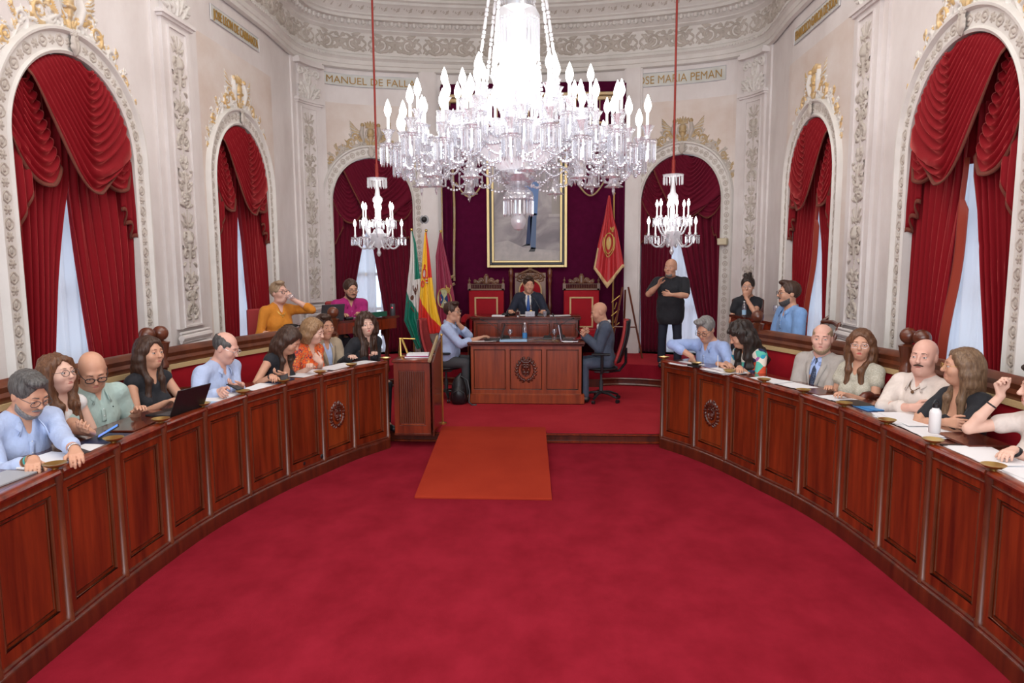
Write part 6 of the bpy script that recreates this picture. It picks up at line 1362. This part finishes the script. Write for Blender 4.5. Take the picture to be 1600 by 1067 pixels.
sheet('notebook', 'white pad under the outstretched hand of the grey-bearded man', 'notebook', -3.06, 4.33, TZ, 1.5, .30, .22, 1, dz=.010)
phone('dark phone held on the pad by the grey-bearded man', -3.04, 4.27, TZ+.012, 1.0)
sheet('tablet', 'grey tablet at the left edge of the picture on the left desk', 'tablet', -3.14, 3.74, TZ, 1.5, .28, .20, 1, 'greyp', .012)
sheet('folder', 'black folder lying open beside the bald man in mint polo', 'folder', -3.11, 4.62, TZ, 1.55, .34, .24, 1, 'navy_cover', .008)
sheet('pull_out_shelf', 'dark reddish tilted board on the desk before the bald man in mint polo', 'board', -3.14, 4.98, TZ+.002, 1.6, .30, .22, 1, 'wood_top', .014)
phone('phone with bright blue screen held by the bald man in mint polo', -3.10, 4.66, 1.10, -1.0, .5, True)
def laptop(label, x, y, z, f, m='black', ang=1.9, w_=.34, d_=.24):
    rz = math.atan2(-f[0], f[1]); R = thing('laptop', label, 'laptop', (x, y, z), rz)      # f = where the user sits looking
    mb = MB(); mb.box(-w_/2, w_/2, -d_, 0, 0, .014, bev=.003); mb.obj('base', M[m], R)
    mb = MB(); mb.box(-w_/2+.02, w_/2-.02, -d_+.09, -.03, .0142, .016); mb.obj('keyboard', M['dkgrey'], R)
    c_, s_ = math.cos(ang-PI/2), math.sin(ang-PI/2); T = lambda p: (p[0], p[2]*s_+p[1]*c_*1, .012+p[2]*c_-p[1]*s_)
    mb = MB(); mb.box(-w_/2, w_/2, 0, .008, 0, .235, T=T, bev=.002); l_ = mb.obj('lid', M[m], R)
    mb = MB(); mb.box(-w_/2+.01, w_/2-.01, -.0012, -.0004, .012, .225, T=T); mb.obj('display', M['dkgrey'], l_)
    return R
laptop('black laptop open in front of the woman with the bead necklace', -2.97, 5.46, TZ, (.97, -.25), 'black', 2.0, .36)
sheet('paper_stack', 'light blue booklet beside the black laptop on the left desk', 'booklet', -3.03, 5.78, TZ, 1.5, .28, .20, 1, 'light_blue_card', .008)
sheet('paper_stack', 'white papers before the balding man on the left desk', 'papers', -2.99, 6.10, TZ, 1.45, .42, .24, 3)
phone('phone in the hands of the balding man in light blue shirt', -2.93, 6.26, 1.12, 1.2, .3)
sheet('paper_stack', 'white papers between the balding man and the dark-haired woman', 'papers', -2.86, 6.62, TZ, 1.35, .34, .22, 2)
sheet('notebook', 'dark blue notebook in front of the woman in the halter top', 'notebook', -2.79, 6.93, TZ, 1.3, .26, .20, 1, 'navy_cover', .016)
phone('phone held by the woman in the halter top', -2.70, 6.86, 1.11, .4, .3)
sheet('paper_stack', 'white papers before the woman in the orange floral blouse', 'papers', -2.66, 7.42, TZ, 1.2, .42, .22, 3)
sheet('paper_stack', 'white papers before the tanned man in beige jacket', 'papers', -2.47, 7.90, TZ, 1.1, .42, .22, 4)
sheet('paper_stack', 'white papers under the arms of the woman with curly hair', 'papers', -2.27, 8.22, TZ, 1.0, .30, .2, 2)
sheet('paper_stack', 'white sheets at the far end of the right desk', 'papers', 1.52, 8.18, TZ, -1.0, .36, .22, 3)
sheet('case', 'small black spectacle case beside the sheets at the far end of the right desk', 'case', 1.57, 7.97, TZ+.003, -1.0, .17, .06, 1, 'black', .028)
sheet('paper_stack', 'thick untidy pile of papers before the grey-haired writing man', 'papers', 1.82, 7.62, TZ, -1.1, .36, .25, 9, mess=.05)
sheet('paper_stack', 'papers under the forearm of the woman in multicoloured blouse', 'papers', 2.15, 7.15, TZ, -1.2, .40, .24, 3)
sheet('paper_stack', 'papers in front of the man in light grey suit', 'papers', 2.31, 6.80, TZ, -1.25, .36, .22, 3)
sheet('folder', 'brown leather folder in front of the man in light grey suit', 'folder', 2.42, 6.52, TZ, -1.3, .30, .24, 1, 'wood_md', .014)
sheet('paper_stack', 'papers before the woman in speckled beige top', 'papers', 2.47, 6.28, TZ, -1.35, .30, .22, 3)
sheet('tablet', 'black tablet before the woman in speckled beige top', 'tablet', 2.54, 6.02, TZ, -1.4, .24, .17, 1, 'black', .010)
sheet('folder', 'blue folder beside the black tablet on the right desk', 'folder', 2.56, 5.84, TZ, -1.4, .20, .15, 1, 'blue_card', .008)
sheet('paper_stack', 'rumpled papers before the man in cream linen shirt', 'papers', 2.64, 5.42, TZ, -1.5, .40, .26, 7, mess=.05)
sheet('paper_stack', 'white papers beside the white bottle on the right desk', 'papers', 2.66, 5.05, TZ, -1.5, .34, .25, 4)
sheet('pull_out_shelf', 'brown board jutting from the right desk before the woman in black', 'board', 2.80, 4.82, TZ+.003, -1.5, .36, .28, 1, 'wood_top', .016)
sheet('paper_stack', 'papers with a pen at the near end of the right desk', 'papers', 2.66, 4.42, TZ, -1.55, .46, .26, 5)
sheet('tablet', 'dark tablet under the papers at the near end of the right desk', 'tablet', 2.62, 4.62, TZ, -1.5, .2, .16, 1, 'black', .009)
sheet('paper_stack', 'white papers at the right edge of the picture on the right desk', 'papers', 2.69, 4.05, TZ, -1.6, .36, .24, 3)
def pen(label, a, b, m): mb = MB(); mb.tube([a, b], [.004, .0035], 8); tag(mb.obj('pen', M[m]), label, 'pen')
pen('white pen held upright by the grey-haired man on the right desk', (1.79, 7.80, 1.06), (1.79, 7.82, 1.21), 'white')
pen('blue pen beside the blue folder on the right desk', (2.50, 5.86, 1.062), (2.56, 5.72, 1.062), 'blue_card')
pen('red pen on the papers of the woman in orange', (-2.62, 7.5, 1.062), (-2.55, 7.60, 1.062), 'magenta_cover')
R = thing('water_bottle', 'white metal flask with black loop cap on the right desk', 'bottle', (2.555, 4.83, 1.105))
mb = MB(); mb.lathe([(.034, 0), (.037, .006), (.037, .135), (.033, .152), (.022, .163), (.020, .175)], n=20); mb.obj('body', M['white'], R)
mb = MB(); mb.lathe([(.021, .17), (.021, .195), (.012, .20)], n=14); mb.tube([(.016*math.cos(t), 0, .20+.022*math.sin(t)) for t in np.linspace(0, PI, 9)], .006, 6); mb.obj('cap', M['black'], R)
# emblem desk things
D1 = 1.0605
laptop('black laptop of the man resting his chin, at the left end of the emblem desk', -.80, 10.46, D1, (1, .12), 'black', 1.85, .32)
laptop('silver laptop open at the right end of the emblem desk', .12, 10.42, D1, (-1, .1), 'silver', 1.75, .32)
sheet('paper_stack', 'white sheet under the mouse hand at the left end of the emblem desk', 'papers', -1.02, 10.30, D1, .05, .30, .12, 2)
sheet('paper_stack', 'stack of light blue topped papers near the middle of the emblem desk', 'papers', -.60, 10.34, D1, .03, .40, .18, 1, 'light_blue_card', .022)
sheet('paper_stack', 'small white card in front of the silver laptop', 'papers', .20, 10.24, D1, .0, .14, .06, 1, dz=.004)
def goblet(label, x, y, z, sc=1.0, m='glass'):
    mb = MB(); mb.lathe([(.030*sc, 0), (.028*sc, .004), (.005*sc, .010), (.0045*sc, .065*sc), (.012*sc, .075*sc), (.034*sc, .10*sc), (.036*sc, .125*sc), (.032*sc, .155*sc), (.030*sc, .155*sc), (.033*sc, .125*sc), (.030*sc, .10*sc)], (0, 0, 0), 18)
    o = mb.obj('goblet', M[m]); o.location = (x, y, z); return tag(o, label, 'glass')
goblet('clear stemmed goblet left of the blue labelled bottle', -.66, 10.52, D1); goblet('clear stemmed goblet right of the blue labelled bottle', .0, 10.55, D1)
def bottle(label, x, y, z, lab, h_=.24, r=.032):
    R = thing('water_bottle', label, 'bottle', (x, y, z)); mb = MB(); mb.lathe([(r*.9, 0), (r, .008), (r, h_*.34), (r*.92, h_*.38), (r, h_*.42), (r, h_*.66), (r*.55, h_*.84), (r*.38, h_*.88), (r*.38, h_*.93)], n=18); mb.obj('body', M['glass'], R)
    mb = MB(); mb.lathe([(r*1.02, h_*.10), (r*1.02, h_*.40)], n=18); mb.obj('label', M[lab], R); mb = MB(); mb.lathe([(r*.44, h_*.92), (r*.44, h_*.99), (0, h_)], n=12); mb.obj('cap', M['white'], R)
bottle('plastic water bottle with blue label on the emblem desk', -.44, 10.50, D1, 'blue_card', .26, .036)
def mic(label, x, y, z, tip, bm='black'):
    R = thing('desk_microphone', label, 'microphone', (x, y, z)); t = Vector(tip)-Vector((x, y, z))
    mb = MB(); mb.add([(-.07, -.06, 0), (.07, -.06, 0), (.07, .06, 0), (-.07, .06, 0), (-.06, -.05, .018), (.06, -.05, .018), (.055, .055, .048), (-.055, .055, .048)], [(3, 2, 1, 0), (4, 5, 6, 7), (0, 1, 5, 4), (1, 2, 6, 5), (2, 3, 7, 6), (3, 0, 4, 7)]); mb.obj('base', M[bm], R, smooth=False)
    a = Vector((0, .03, .04)); mid = a.lerp(t, .5)+Vector((0, 0, .03)); mb = MB(); mb.tube([tuple(a), tuple(a.lerp(mid, .5)+Vector((0, 0, .012))), tuple(mid), tuple(mid.lerp(t, .6)+Vector((0, 0, .01))), tuple(t)], .0045, 6); mb.obj('gooseneck', M['dkgrey'], R)
    d = (t-mid).normalized(); mb = MB(); mb.tube([tuple(t-d*.03), tuple(t-d*.02), tuple(t+d*.02), tuple(t+d*.03)], [.006, .011, .011, .006], 8); mb.obj('microphone_head', M['black'], R)
mic('gooseneck microphone pointing left on the emblem desk behind the black laptop', -.74, 10.62, D1, (-1.08, 10.50, 1.36))
mic('gooseneck microphone pointing right on the emblem desk', -.10, 10.62, D1, (.27, 10.50, 1.38)); mic('gooseneck microphone slanting towards the bald man in slate suit', .10, 10.72, D1, (-.02, 10.9, 1.40))
mb = MB(); mb.tube([(-.70+.1*i, 10.66+.03*math.sin(i*1.9), D1+.006+.012*abs(math.sin(i*1.3))) for i in range(7)], .005, 6); tag(mb.obj('cable', M['black']), 'black cable looping across the emblem desk', 'cable')
# president's desk things
D2 = 1.2855
sheet('notebook', 'white notepad at the left end of the raised desk', 'notebook', -.95, 12.02, D2, 0, .22, .16, 1, dz=.02); sheet('paper_stack', 'papers and envelopes right of the chairing man', 'papers', .10, 12.02, D2, .1, .30, .18, 7)
sheet('paper_stack', 'white sheets in front of the chairing man', 'papers', -.50, 12.20, D2, 0, .30, .20, 2)
mb = MB(); mb.lathe([(.038, 0), (.040, .01), (.040, .075), (.043, .08), (.03, .09), (.008, .095), (.008, .105), (.0, .108)], n=20); o = mb.obj('lidded_cup', M['silver']); o.location = (-.62, 11.98, D2); tag(o, 'small lidded silver cup on the raised desk', 'cup')
mb = MB(); mb.lathe([(.032, 0), (.036, .09), (.033, .09), (.029, .006), (0, .005)], n=20); o = mb.obj('tumbler', M['glass']); o.location = (-.16, 11.98, D2); tag(o, 'clear tumbler on the raised desk', 'glass')
mb = MB(); mb.box(-.08, .08, -.04, .04, 0, .085, bev=.004); o = mb.obj('box', pm('mottled_box', (.62, .62, .66), .5, var=(.35, .35, .45), vscale=(40, 40, 40))); o.location = (-.41, 11.98, D2); tag(o, 'small pale mottled box at the front of the raised desk', 'box')
R = thing('hand_bell', 'brass hand bell standing behind the pale box on the raised desk', 'bell', (-.40, 12.10, D2)); mb = MB(); mb.lathe([(.052, 0), (.048, .012), (.036, .035), (.032, .07), (.022, .092), (.006, .098)], n=20); mb.obj('bell', M['brass'], R); mb = MB(); mb.lathe([(.006, .095), (.012, .12), (.008, .15), (.014, .18), (.0, .195)], n=12); mb.obj('handle', M['silver'], R)
mic('slim microphone on the raised desk pointing at the chairing man', -.22, 12.14, D2, (-.38, 12.36, 1.60), 'dkgrey')
phone('black phone propped under the hand of the chairing man', -.82, 12.14, D2+.004, .3, .0)
mb = MB(); mb.ball((0, 0, .03), (.06, .04, .03), 14); o = mb.obj('spectacle_case', M['black']); o.location = (-.84, 12.02, D2); tag(o, 'rounded black case at the left hand of the chairing man', 'case')
# lectern things
LZ = LOW+.925
for i, (m_, w_, d_, h_, a) in enumerate((('paper', .30, .21, .012, .05), ('magenta_cover', .29, .21, .010, -.05), ('paper', .27, .20, .022, .12))): sheet('book', ('white booklet at the bottom of the pile on the lectern', 'magenta booklet in the middle of the pile on the lectern', 'open white volume on top of the pile on the lectern')[i], 'book', -1.68, 8.60, LZ+(0, .013, .024)[i], a, w_, d_, 1, m_, h_)
R = thing('book_stand', 'small gilt folding book stand on the lectern', 'stand', (-1.90, 8.62, LZ)); mb = MB()
mb.tube([(0, 0, 0), (-.02, .06, .22)], .012, 6); mb.tube([(.10, 0, 0), (0, .07, .22)], .014, 6); mb.tube([(-.05, .12, 0), (-.02, .07, .22)], .012, 6); mb.tube([(-.03, .065, .22), (.16, .10, .21)], .008, 6); mb.tube([(0, 0, .006), (.10, 0, .006)], .006, 6); mb.obj('frame', M['brass'], R)
# upper left desk things
UZ = 1.4005
laptop('dark grey laptop of the man in magenta on the upper left desk', -3.16, 9.90, UZ, (.62, -.75), 'dkgrey', 1.85, .34)
sheet('paper_stack', 'papers beside the green binder on the upper left desk', 'papers', -2.80, 10.42, UZ, .9, .34, .24, 4)
R = thing('ring_binder', 'thick green ring binder on the upper left desk', 'binder', (-2.74, 10.50, UZ+.012), .95); mb = MB(); mb.box(-.17, .17, -.15, -.144, 0, .07, bev=.002); mb.add([(-.17, -.15, .068), (.17, -.15, .072), (.17, .12, .035), (-.17, .12, .032), (-.17, -.15, .074), (.17, -.15, .078), (.17, .12, .041), (-.17, .12, .038)], [(3, 2, 1, 0), (4, 5, 6, 7), (0, 1, 5, 4), (1, 2, 6, 5), (2, 3, 7, 6), (3, 0, 4, 7)]); mb.box(-.17, .17, -.15, .12, 0, .004); mb.obj('cover', pm('green_cover', (.015, .10, .06), .4), R); mb = MB(); mb.box(-.15, .15, -.14, .11, .004, .034); mb.obj('pages', M['paper'], R)
mb = MB(); mb.box(-.06, .06, -.04, .04, 0, .035, bev=.008); o = mb.obj('microphone_base', M['black']); o.location = (-2.98, 10.10, UZ); o.rotation_euler.z = .8; tag(o, 'black microphone base beside the laptop on the upper left desk', 'microphone')
R = thing('speaker', 'dark cylindrical speaker with a small red light on the upper left desk', 'speaker', (-2.50, 10.84, UZ)); mb = MB(); mb.lathe([(.038, 0), (.040, .006), (.040, .17), (.036, .178), (0, .18)], n=20); mb.obj('body', M['dkgrey'], R); mb = MB(); mb.ball((-.0, -.040, .12), .009, 8); mb.obj('light', mat('red_led', (.6, .02, .03), .4, emit=(1, .05, .08), es=3), R)
mb = MB(); mb.ball((0, 0, .02), (.10, .06, .025), 14); mb.ball((.15, .02, .015), (.06, .05, .02), 12); o = mb.obj('gloves', M['black']); o.location = (-3.42, 9.0, UZ); tag(o, 'dark soft bundle on the upper left desk before the woman in mustard', 'bundle')
# upper right desk things
bottle('small clear water bottle on the upper right desk', 2.74, 10.42, 1.4205, 'light_blue_card', .22, .030); goblet('tall clear goblet on the upper right desk beside the man in sky blue', 3.02, 9.85, 1.4205, 1.25)
# backpack
R = thing('backpack', 'black backpack leaning on the left side of the emblem desk', 'backpack', (-1.40, 10.20, LOW), .1); 
g = Field((-.2, -.18, -.02), (.22, .18, .55), .009); g.ell((0, 0, .20), (.11, .085, .21), None, .05); g.ell((.0, 0, .08), (.13, .10, .10), None, .05); g.ell((0, -.075, .14), (.085, .05, .11), None, .03); g.cap((0, .02, .36), (.03, .02, .44), .03, .02, .04); g.ripple(.006, 30, 30, 22, .4, 1.5); g.plane(np.array([0, 0, .002]), np.array([0, 0, -1.])); V, Q = g.mesh(); mesh_np('bag', [(V, Q, 0)], [M['black']], R)
mb = MB(); mb.tube([(.03, -.02, .42), (.13, -.06, .36), (.16, -.08, .2), (.15, -.10, .04), (.20, -.14, .01), (.26, -.13, .01)], .012, 6); mb.obj('strap', M['black'], R)
mb = MB(); mb.tube([(-.09, -.10, .10), (-.08, -.125, .19), (0, -.13, .23), (.08, -.125, .19), (.09, -.10, .10)], .004, 5); mb.obj('zip', M['dkgrey'], R)
# ---------------------------------------------------------------- flags
def flag(label, Y, top, left, right, colour_fn, mats, zb, pole_x, polez, name='flag', nf=7, amp=.035, crest=None, pend=False, gold=None):
    x0, z0 = top; R = thing(name, label, 'flag', (pole_x, Y, zb)); L_ = sorted(left, key=lambda p: -p[1]); Rr = sorted(right, key=lambda p: -p[1])
    lz = np.array([z0]+[p[1] for p in L_]); lx = np.array([x0-.012]+[p[0] for p in L_]); rz_ = np.array([z0]+[p[1] for p in Rr]); rx = np.array([x0+.012]+[p[0] for p in Rr])
    def fn(a, b):
        zl = lerp(z0, lz[-1], b); zr = lerp(z0, rz_[-1], b); xl = np.interp(-zl, -lz, lx); xr = np.interp(-zr, -rz_, rx)
        mid = -.0
        x = lerp(xl, xr, a); z = lerp(zl, zr, a)
        w_ = max(.15, min(1, (xr-xl)/.3))
        if pend: z -= pend*max(0, 1-abs(a-pend_c)/.5)*b**3
        return (float(x)-pole_x, -.06+amp*w_*math.sin(a*nf*2+b*2.2)+.5*amp*w_*math.sin(a*nf*4.3+1+b*3), float(z)-zb)
    pend_c = .45
    nu, nv = 84, 150; mb = MB(); mb.v = [fn(i/nu, j/nv) for j in range(nv+1) for i in range(nu+1)]
    for j in range(nv):
        for i in range(nu): mb.f.append((j*(nu+1)+i, j*(nu+1)+i+1, (j+1)*(nu+1)+i+1, (j+1)*(nu+1)+i)); mb.m.append(colour_fn((i+.5)/nu, (j+.5)/nv))
    o = mb.obj('cloth', mats, R); solid(o, .006)
    mb = MB(); mb.tube([(0, 0, 0), (0, 0, polez-zb)], .014, 8); mb.ball((0, 0, polez-zb+.02), .026, 12); mb.lathe([(.12, 0), (.12, .02), (.03, .04)], n=16); mb.obj('pole', M['brass'], R)
    if crest:
        for nm_, pts, m_ in crest:
            c_ = MB()
            for (a, b, ra, rb_, kind) in pts:
                n_ = 18
                if kind == 'disc':
                    ctr = Vector(fn(a, b)); V = [ctr+Vector((0, -.014, 0))]+[Vector(fn(a+ra*math.cos(t), b+rb_*math.sin(t)))+Vector((0, -.012, 0)) for t in np.linspace(0, 2*PI, n_, endpoint=False)]; c_.add(V, [(0, 1+i, 1+(i+1) % n_) for i in range(n_)])
                elif kind == 'ring': c_.tube([Vector(fn(a+ra*math.cos(t), b+rb_*math.sin(t)))+Vector((0, -.016, 0)) for t in np.linspace(0, 2*PI, 24, endpoint=False)], .011, 5, closed=True, flat=1)
                elif kind == 'arc': c_.tube([Vector(fn(a+ra*math.cos(t), b+rb_*math.sin(t)))+Vector((0, -.016, 0)) for t in np.linspace(-.3, PI+.3, 18)], .009, 5)
                elif kind == 'bar': c_.tube([Vector(fn(a, b))+Vector((0, -.016, 0)), Vector(fn(a+ra, b+rb_))+Vector((0, -.016, 0))], .009, 5)
            c_.obj(nm_, m_, o)
    if gold: e = MB(); e.grid(lambda a, b: tuple(Vector(fn(a, lerp(.955, 1.0, b)))+Vector((0, -.006, 0))), 44, 2); e.grid(lambda a, b: tuple(Vector(fn(lerp(.0, .05, a), lerp(.72, 1, b)))+Vector((0, -.006, 0))), 2, 16); solid(e.obj('gold_border', M['braid'], o), .008)
    return R
sat = lambda n, c: pm(n, c, .45, sheen=.2)
fg, fw, fr, fy, fm = sat('flag_green', (.0, .17, .11)), sat('flag_white', (.66, .63, .60)), sat('flag_red', (.62, .02, .015)), sat('flag_yellow', (.85, .50, .02)), sat('flag_maroon', (.24, .015, .05))
gq, bq = pm('crest_gold', (.50, .33, .09), .5), pm('crest_blue', (.01, .05, .17), .5)
flag('green and white satin flag with small crest, leftmost of the three flags', 12.15, (-2.43, 2.73), [(-2.46, 2.31), (-2.55, 1.65), (-2.60, 1.20), (-2.48, .92), (-2.38, .70)], [(-2.36, 2.53), (-2.30, 1.9), (-2.23, 1.35), (-2.18, 1.0), (-2.10, .82)],
     lambda a, b: 0 if (a > .55-.0*b and b < .42 and a > .25+.3*b) else (1 if b < .50+.30*a else 0), [fg, fw], HI, -2.44, 2.74, crest=[('coat_of_arms', [(.62, .48, .16, .045, 'arc'), (.62, .52, .10, .035, 'disc'), (.40, .57, .09, .022, 'disc'), (.15, .60, .35, .10, 'bar')], pm('crest_brown', (.14, .05, .03)))], amp=.03)
flag('red and yellow satin flag with coat of arms, middle of the three flags', 12.10, (-2.18, 2.71), [(-2.24, 2.31), (-2.29, 1.8), (-2.34, 1.32), (-2.35, 1.05), (-2.28, .96)], [(-2.13, 2.42), (-2.06, 1.65), (-2.0, 1.35), (-1.93, 1.1), (-1.95, 1.0)],
     lambda a, b: 0 if (a > .62 and b < .45 and b < .9*(a)) or b > .62+.34*a else 1, [fr, fy], HI, -2.18, 2.72, crest=[('coat_of_arms', [(.33, .40, .14, .045, 'ring'), (.33, .33, .13, .02, 'disc'), (.55, .47, .10, .035, 'disc'), (.2, .50, .12, .03, 'ring')], fr), ('coat_of_arms', [(.33, .40, .10, .035, 'disc'), (.40, .46, .2, .0, 'bar'), (.45, .49, .2, .0, 'bar')], fw)], amp=.03)
flag('maroon satin flag with round green and blue crest, rightmost of the three flags', 12.18, (-1.94, 2.70), [(-2.03, 2.31), (-2.03, 1.76), (-2.05, 1.3), (-2.0, .9)], [(-1.78, 1.98), (-1.71, 1.54), (-1.64, 1.20), (-1.60, .9)],
     lambda a, b: 0, [fm], HI, -1.94, 2.71, crest=[('crest_wreath', [(.46, .62, .38, .10, 'disc')], pm('crest_pale', (.42, .42, .24))), ('crest_ring', [(.46, .62, .36, .095, 'ring'), (.70, .54, .14, .03, 'disc'), (.78, .50, .14, .03, 'arc')], gq), ('crest_blue_disc', [(.44, .625, .22, .062, 'disc')], bq), ('crest_figure', [(.38, .635, .08, .02, 'disc'), (.50, .61, .06, .02, 'disc'), (.42, .66, .16, .0, 'bar')], fw)], amp=.025)
flag('crimson ceremonial banner with gold embroidered crest and gold border at the right', 12.72, (.95, 3.34), [(.87, 2.95), (.77, 2.52), (.69, 2.11)], [(1.02, 3.0), (1.10, 2.74), (1.23, 2.09)],
     lambda a, b: 0, [sat('banner_red', (.42, .012, .018))], HI, 1.04, 3.36, name='banner', pend=.38, crest=[('gold_crest', [(.48, .60, .24, .11, 'ring'), (.48, .60, .13, .07, 'disc'), (.70, .46, .10, .03, 'disc'), (.70, .43, .12, .035, 'arc'), (.48, .60, .30, .14, 'arc')], gq), ('crest_shield', [(.52, .60, .07, .045, 'disc')], pm('crest_grey', (.35, .36, .34)))], gold=True, amp=.03)
R = thing('easel', 'dark wooden tripod easel behind the crimson banner', 'easel', (1.25, 12.62, HI))
for p, q in (((-.28, -.1, 0), (-.05, 0, 1.25)), ((.30, -.12, 0), (.05, 0, 1.25)), ((.0, .25, 0), (0, .02, 1.2))): mb = MB(); mb.tube([p, q], .018, 6); mb.obj('leg', M['wood_md'], R)
mb = MB(); mb.tube([(-.20, -.06, .55), (.18, -.08, .55)], .016, 6); mb.obj('crossbar', M['wood_md'], R); mb = MB()
for i in range(5): mb.tube([(-.24+.05*(i % 2), -.02, .5+.12*i), (-.10-.05*(i % 2), -.02, .62+.12*i)], .010, 6)
mb.obj('brass_fittings', M['brass'], R)
# wall fixtures
s_ = s_near(-2.40, 13.1); p = W3(s_, 2.98, .05); R = thing('camera_dome', 'round security camera on the marble strip above the flags', 'camera', p); mb = MB(); mb.lathe([(.085, -.02), (.085, .02), (.065, .03)], (0, 0, 0), 20, axis=(0, -1, 0)); mb.obj('ring', M['greyp'], R); mb = MB(); mb.ball((0, -.03, 0), .055, 16); mb.obj('dome', M['black'], R)
p = W3(s_near(3.1, 12.85), 2.53, .10); mb = MB(); mb.box(-.08, .08, -.06, .06, -.06, .06, bev=.012); o = mb.obj('wall_box', pm('cream_plastic', (.55, .48, .33), .5)); o.location = p; o.rotation_euler.z = -.5; tag(o, 'small cream box fixed to the wall right of the back right arch', 'box')

phone('black phone held up by the bald man in slate suit', .36, 10.50, 1.17, PI/2, .9)
# groups of repeated things
GR = dict(window_curtain='velvet curtains with swags in the arched windows', sheer_curtain='white sheer curtains in the arched windows', small_chandelier='small chandeliers before the back arches', name_panel='stone name panels under the cornice',
          council_desk='curved council desks', bench='curved red benches behind the council desks', throne_chair='throne chairs beside the central chair', office_chair='swivel office chairs at the emblem desk', gallery_desk='desks of the raised side seats', upholstered_chair='chairs of the raised side seats',
          paper_stack='papers lying on the desks', goblet='stemmed goblets on the desks', desk_microphone='gooseneck microphones', flag='flags standing left of the thrones', laptop='laptops on the desks', phone='phones on the desks and in hands', person='people attending the council session', water_bottle='bottles on the desks', book='books piled on the lectern', pen='pens on the desks', tablet='tablets on the desks', notebook='notebooks on the desks', folder='folders on the desks')
for o in list(C.objects):
    if o.parent is None and o.get('category') and not o.get('group'):
        g_ = GR.get(o.name.split('.')[0])
        if g_: o['group'] = g_
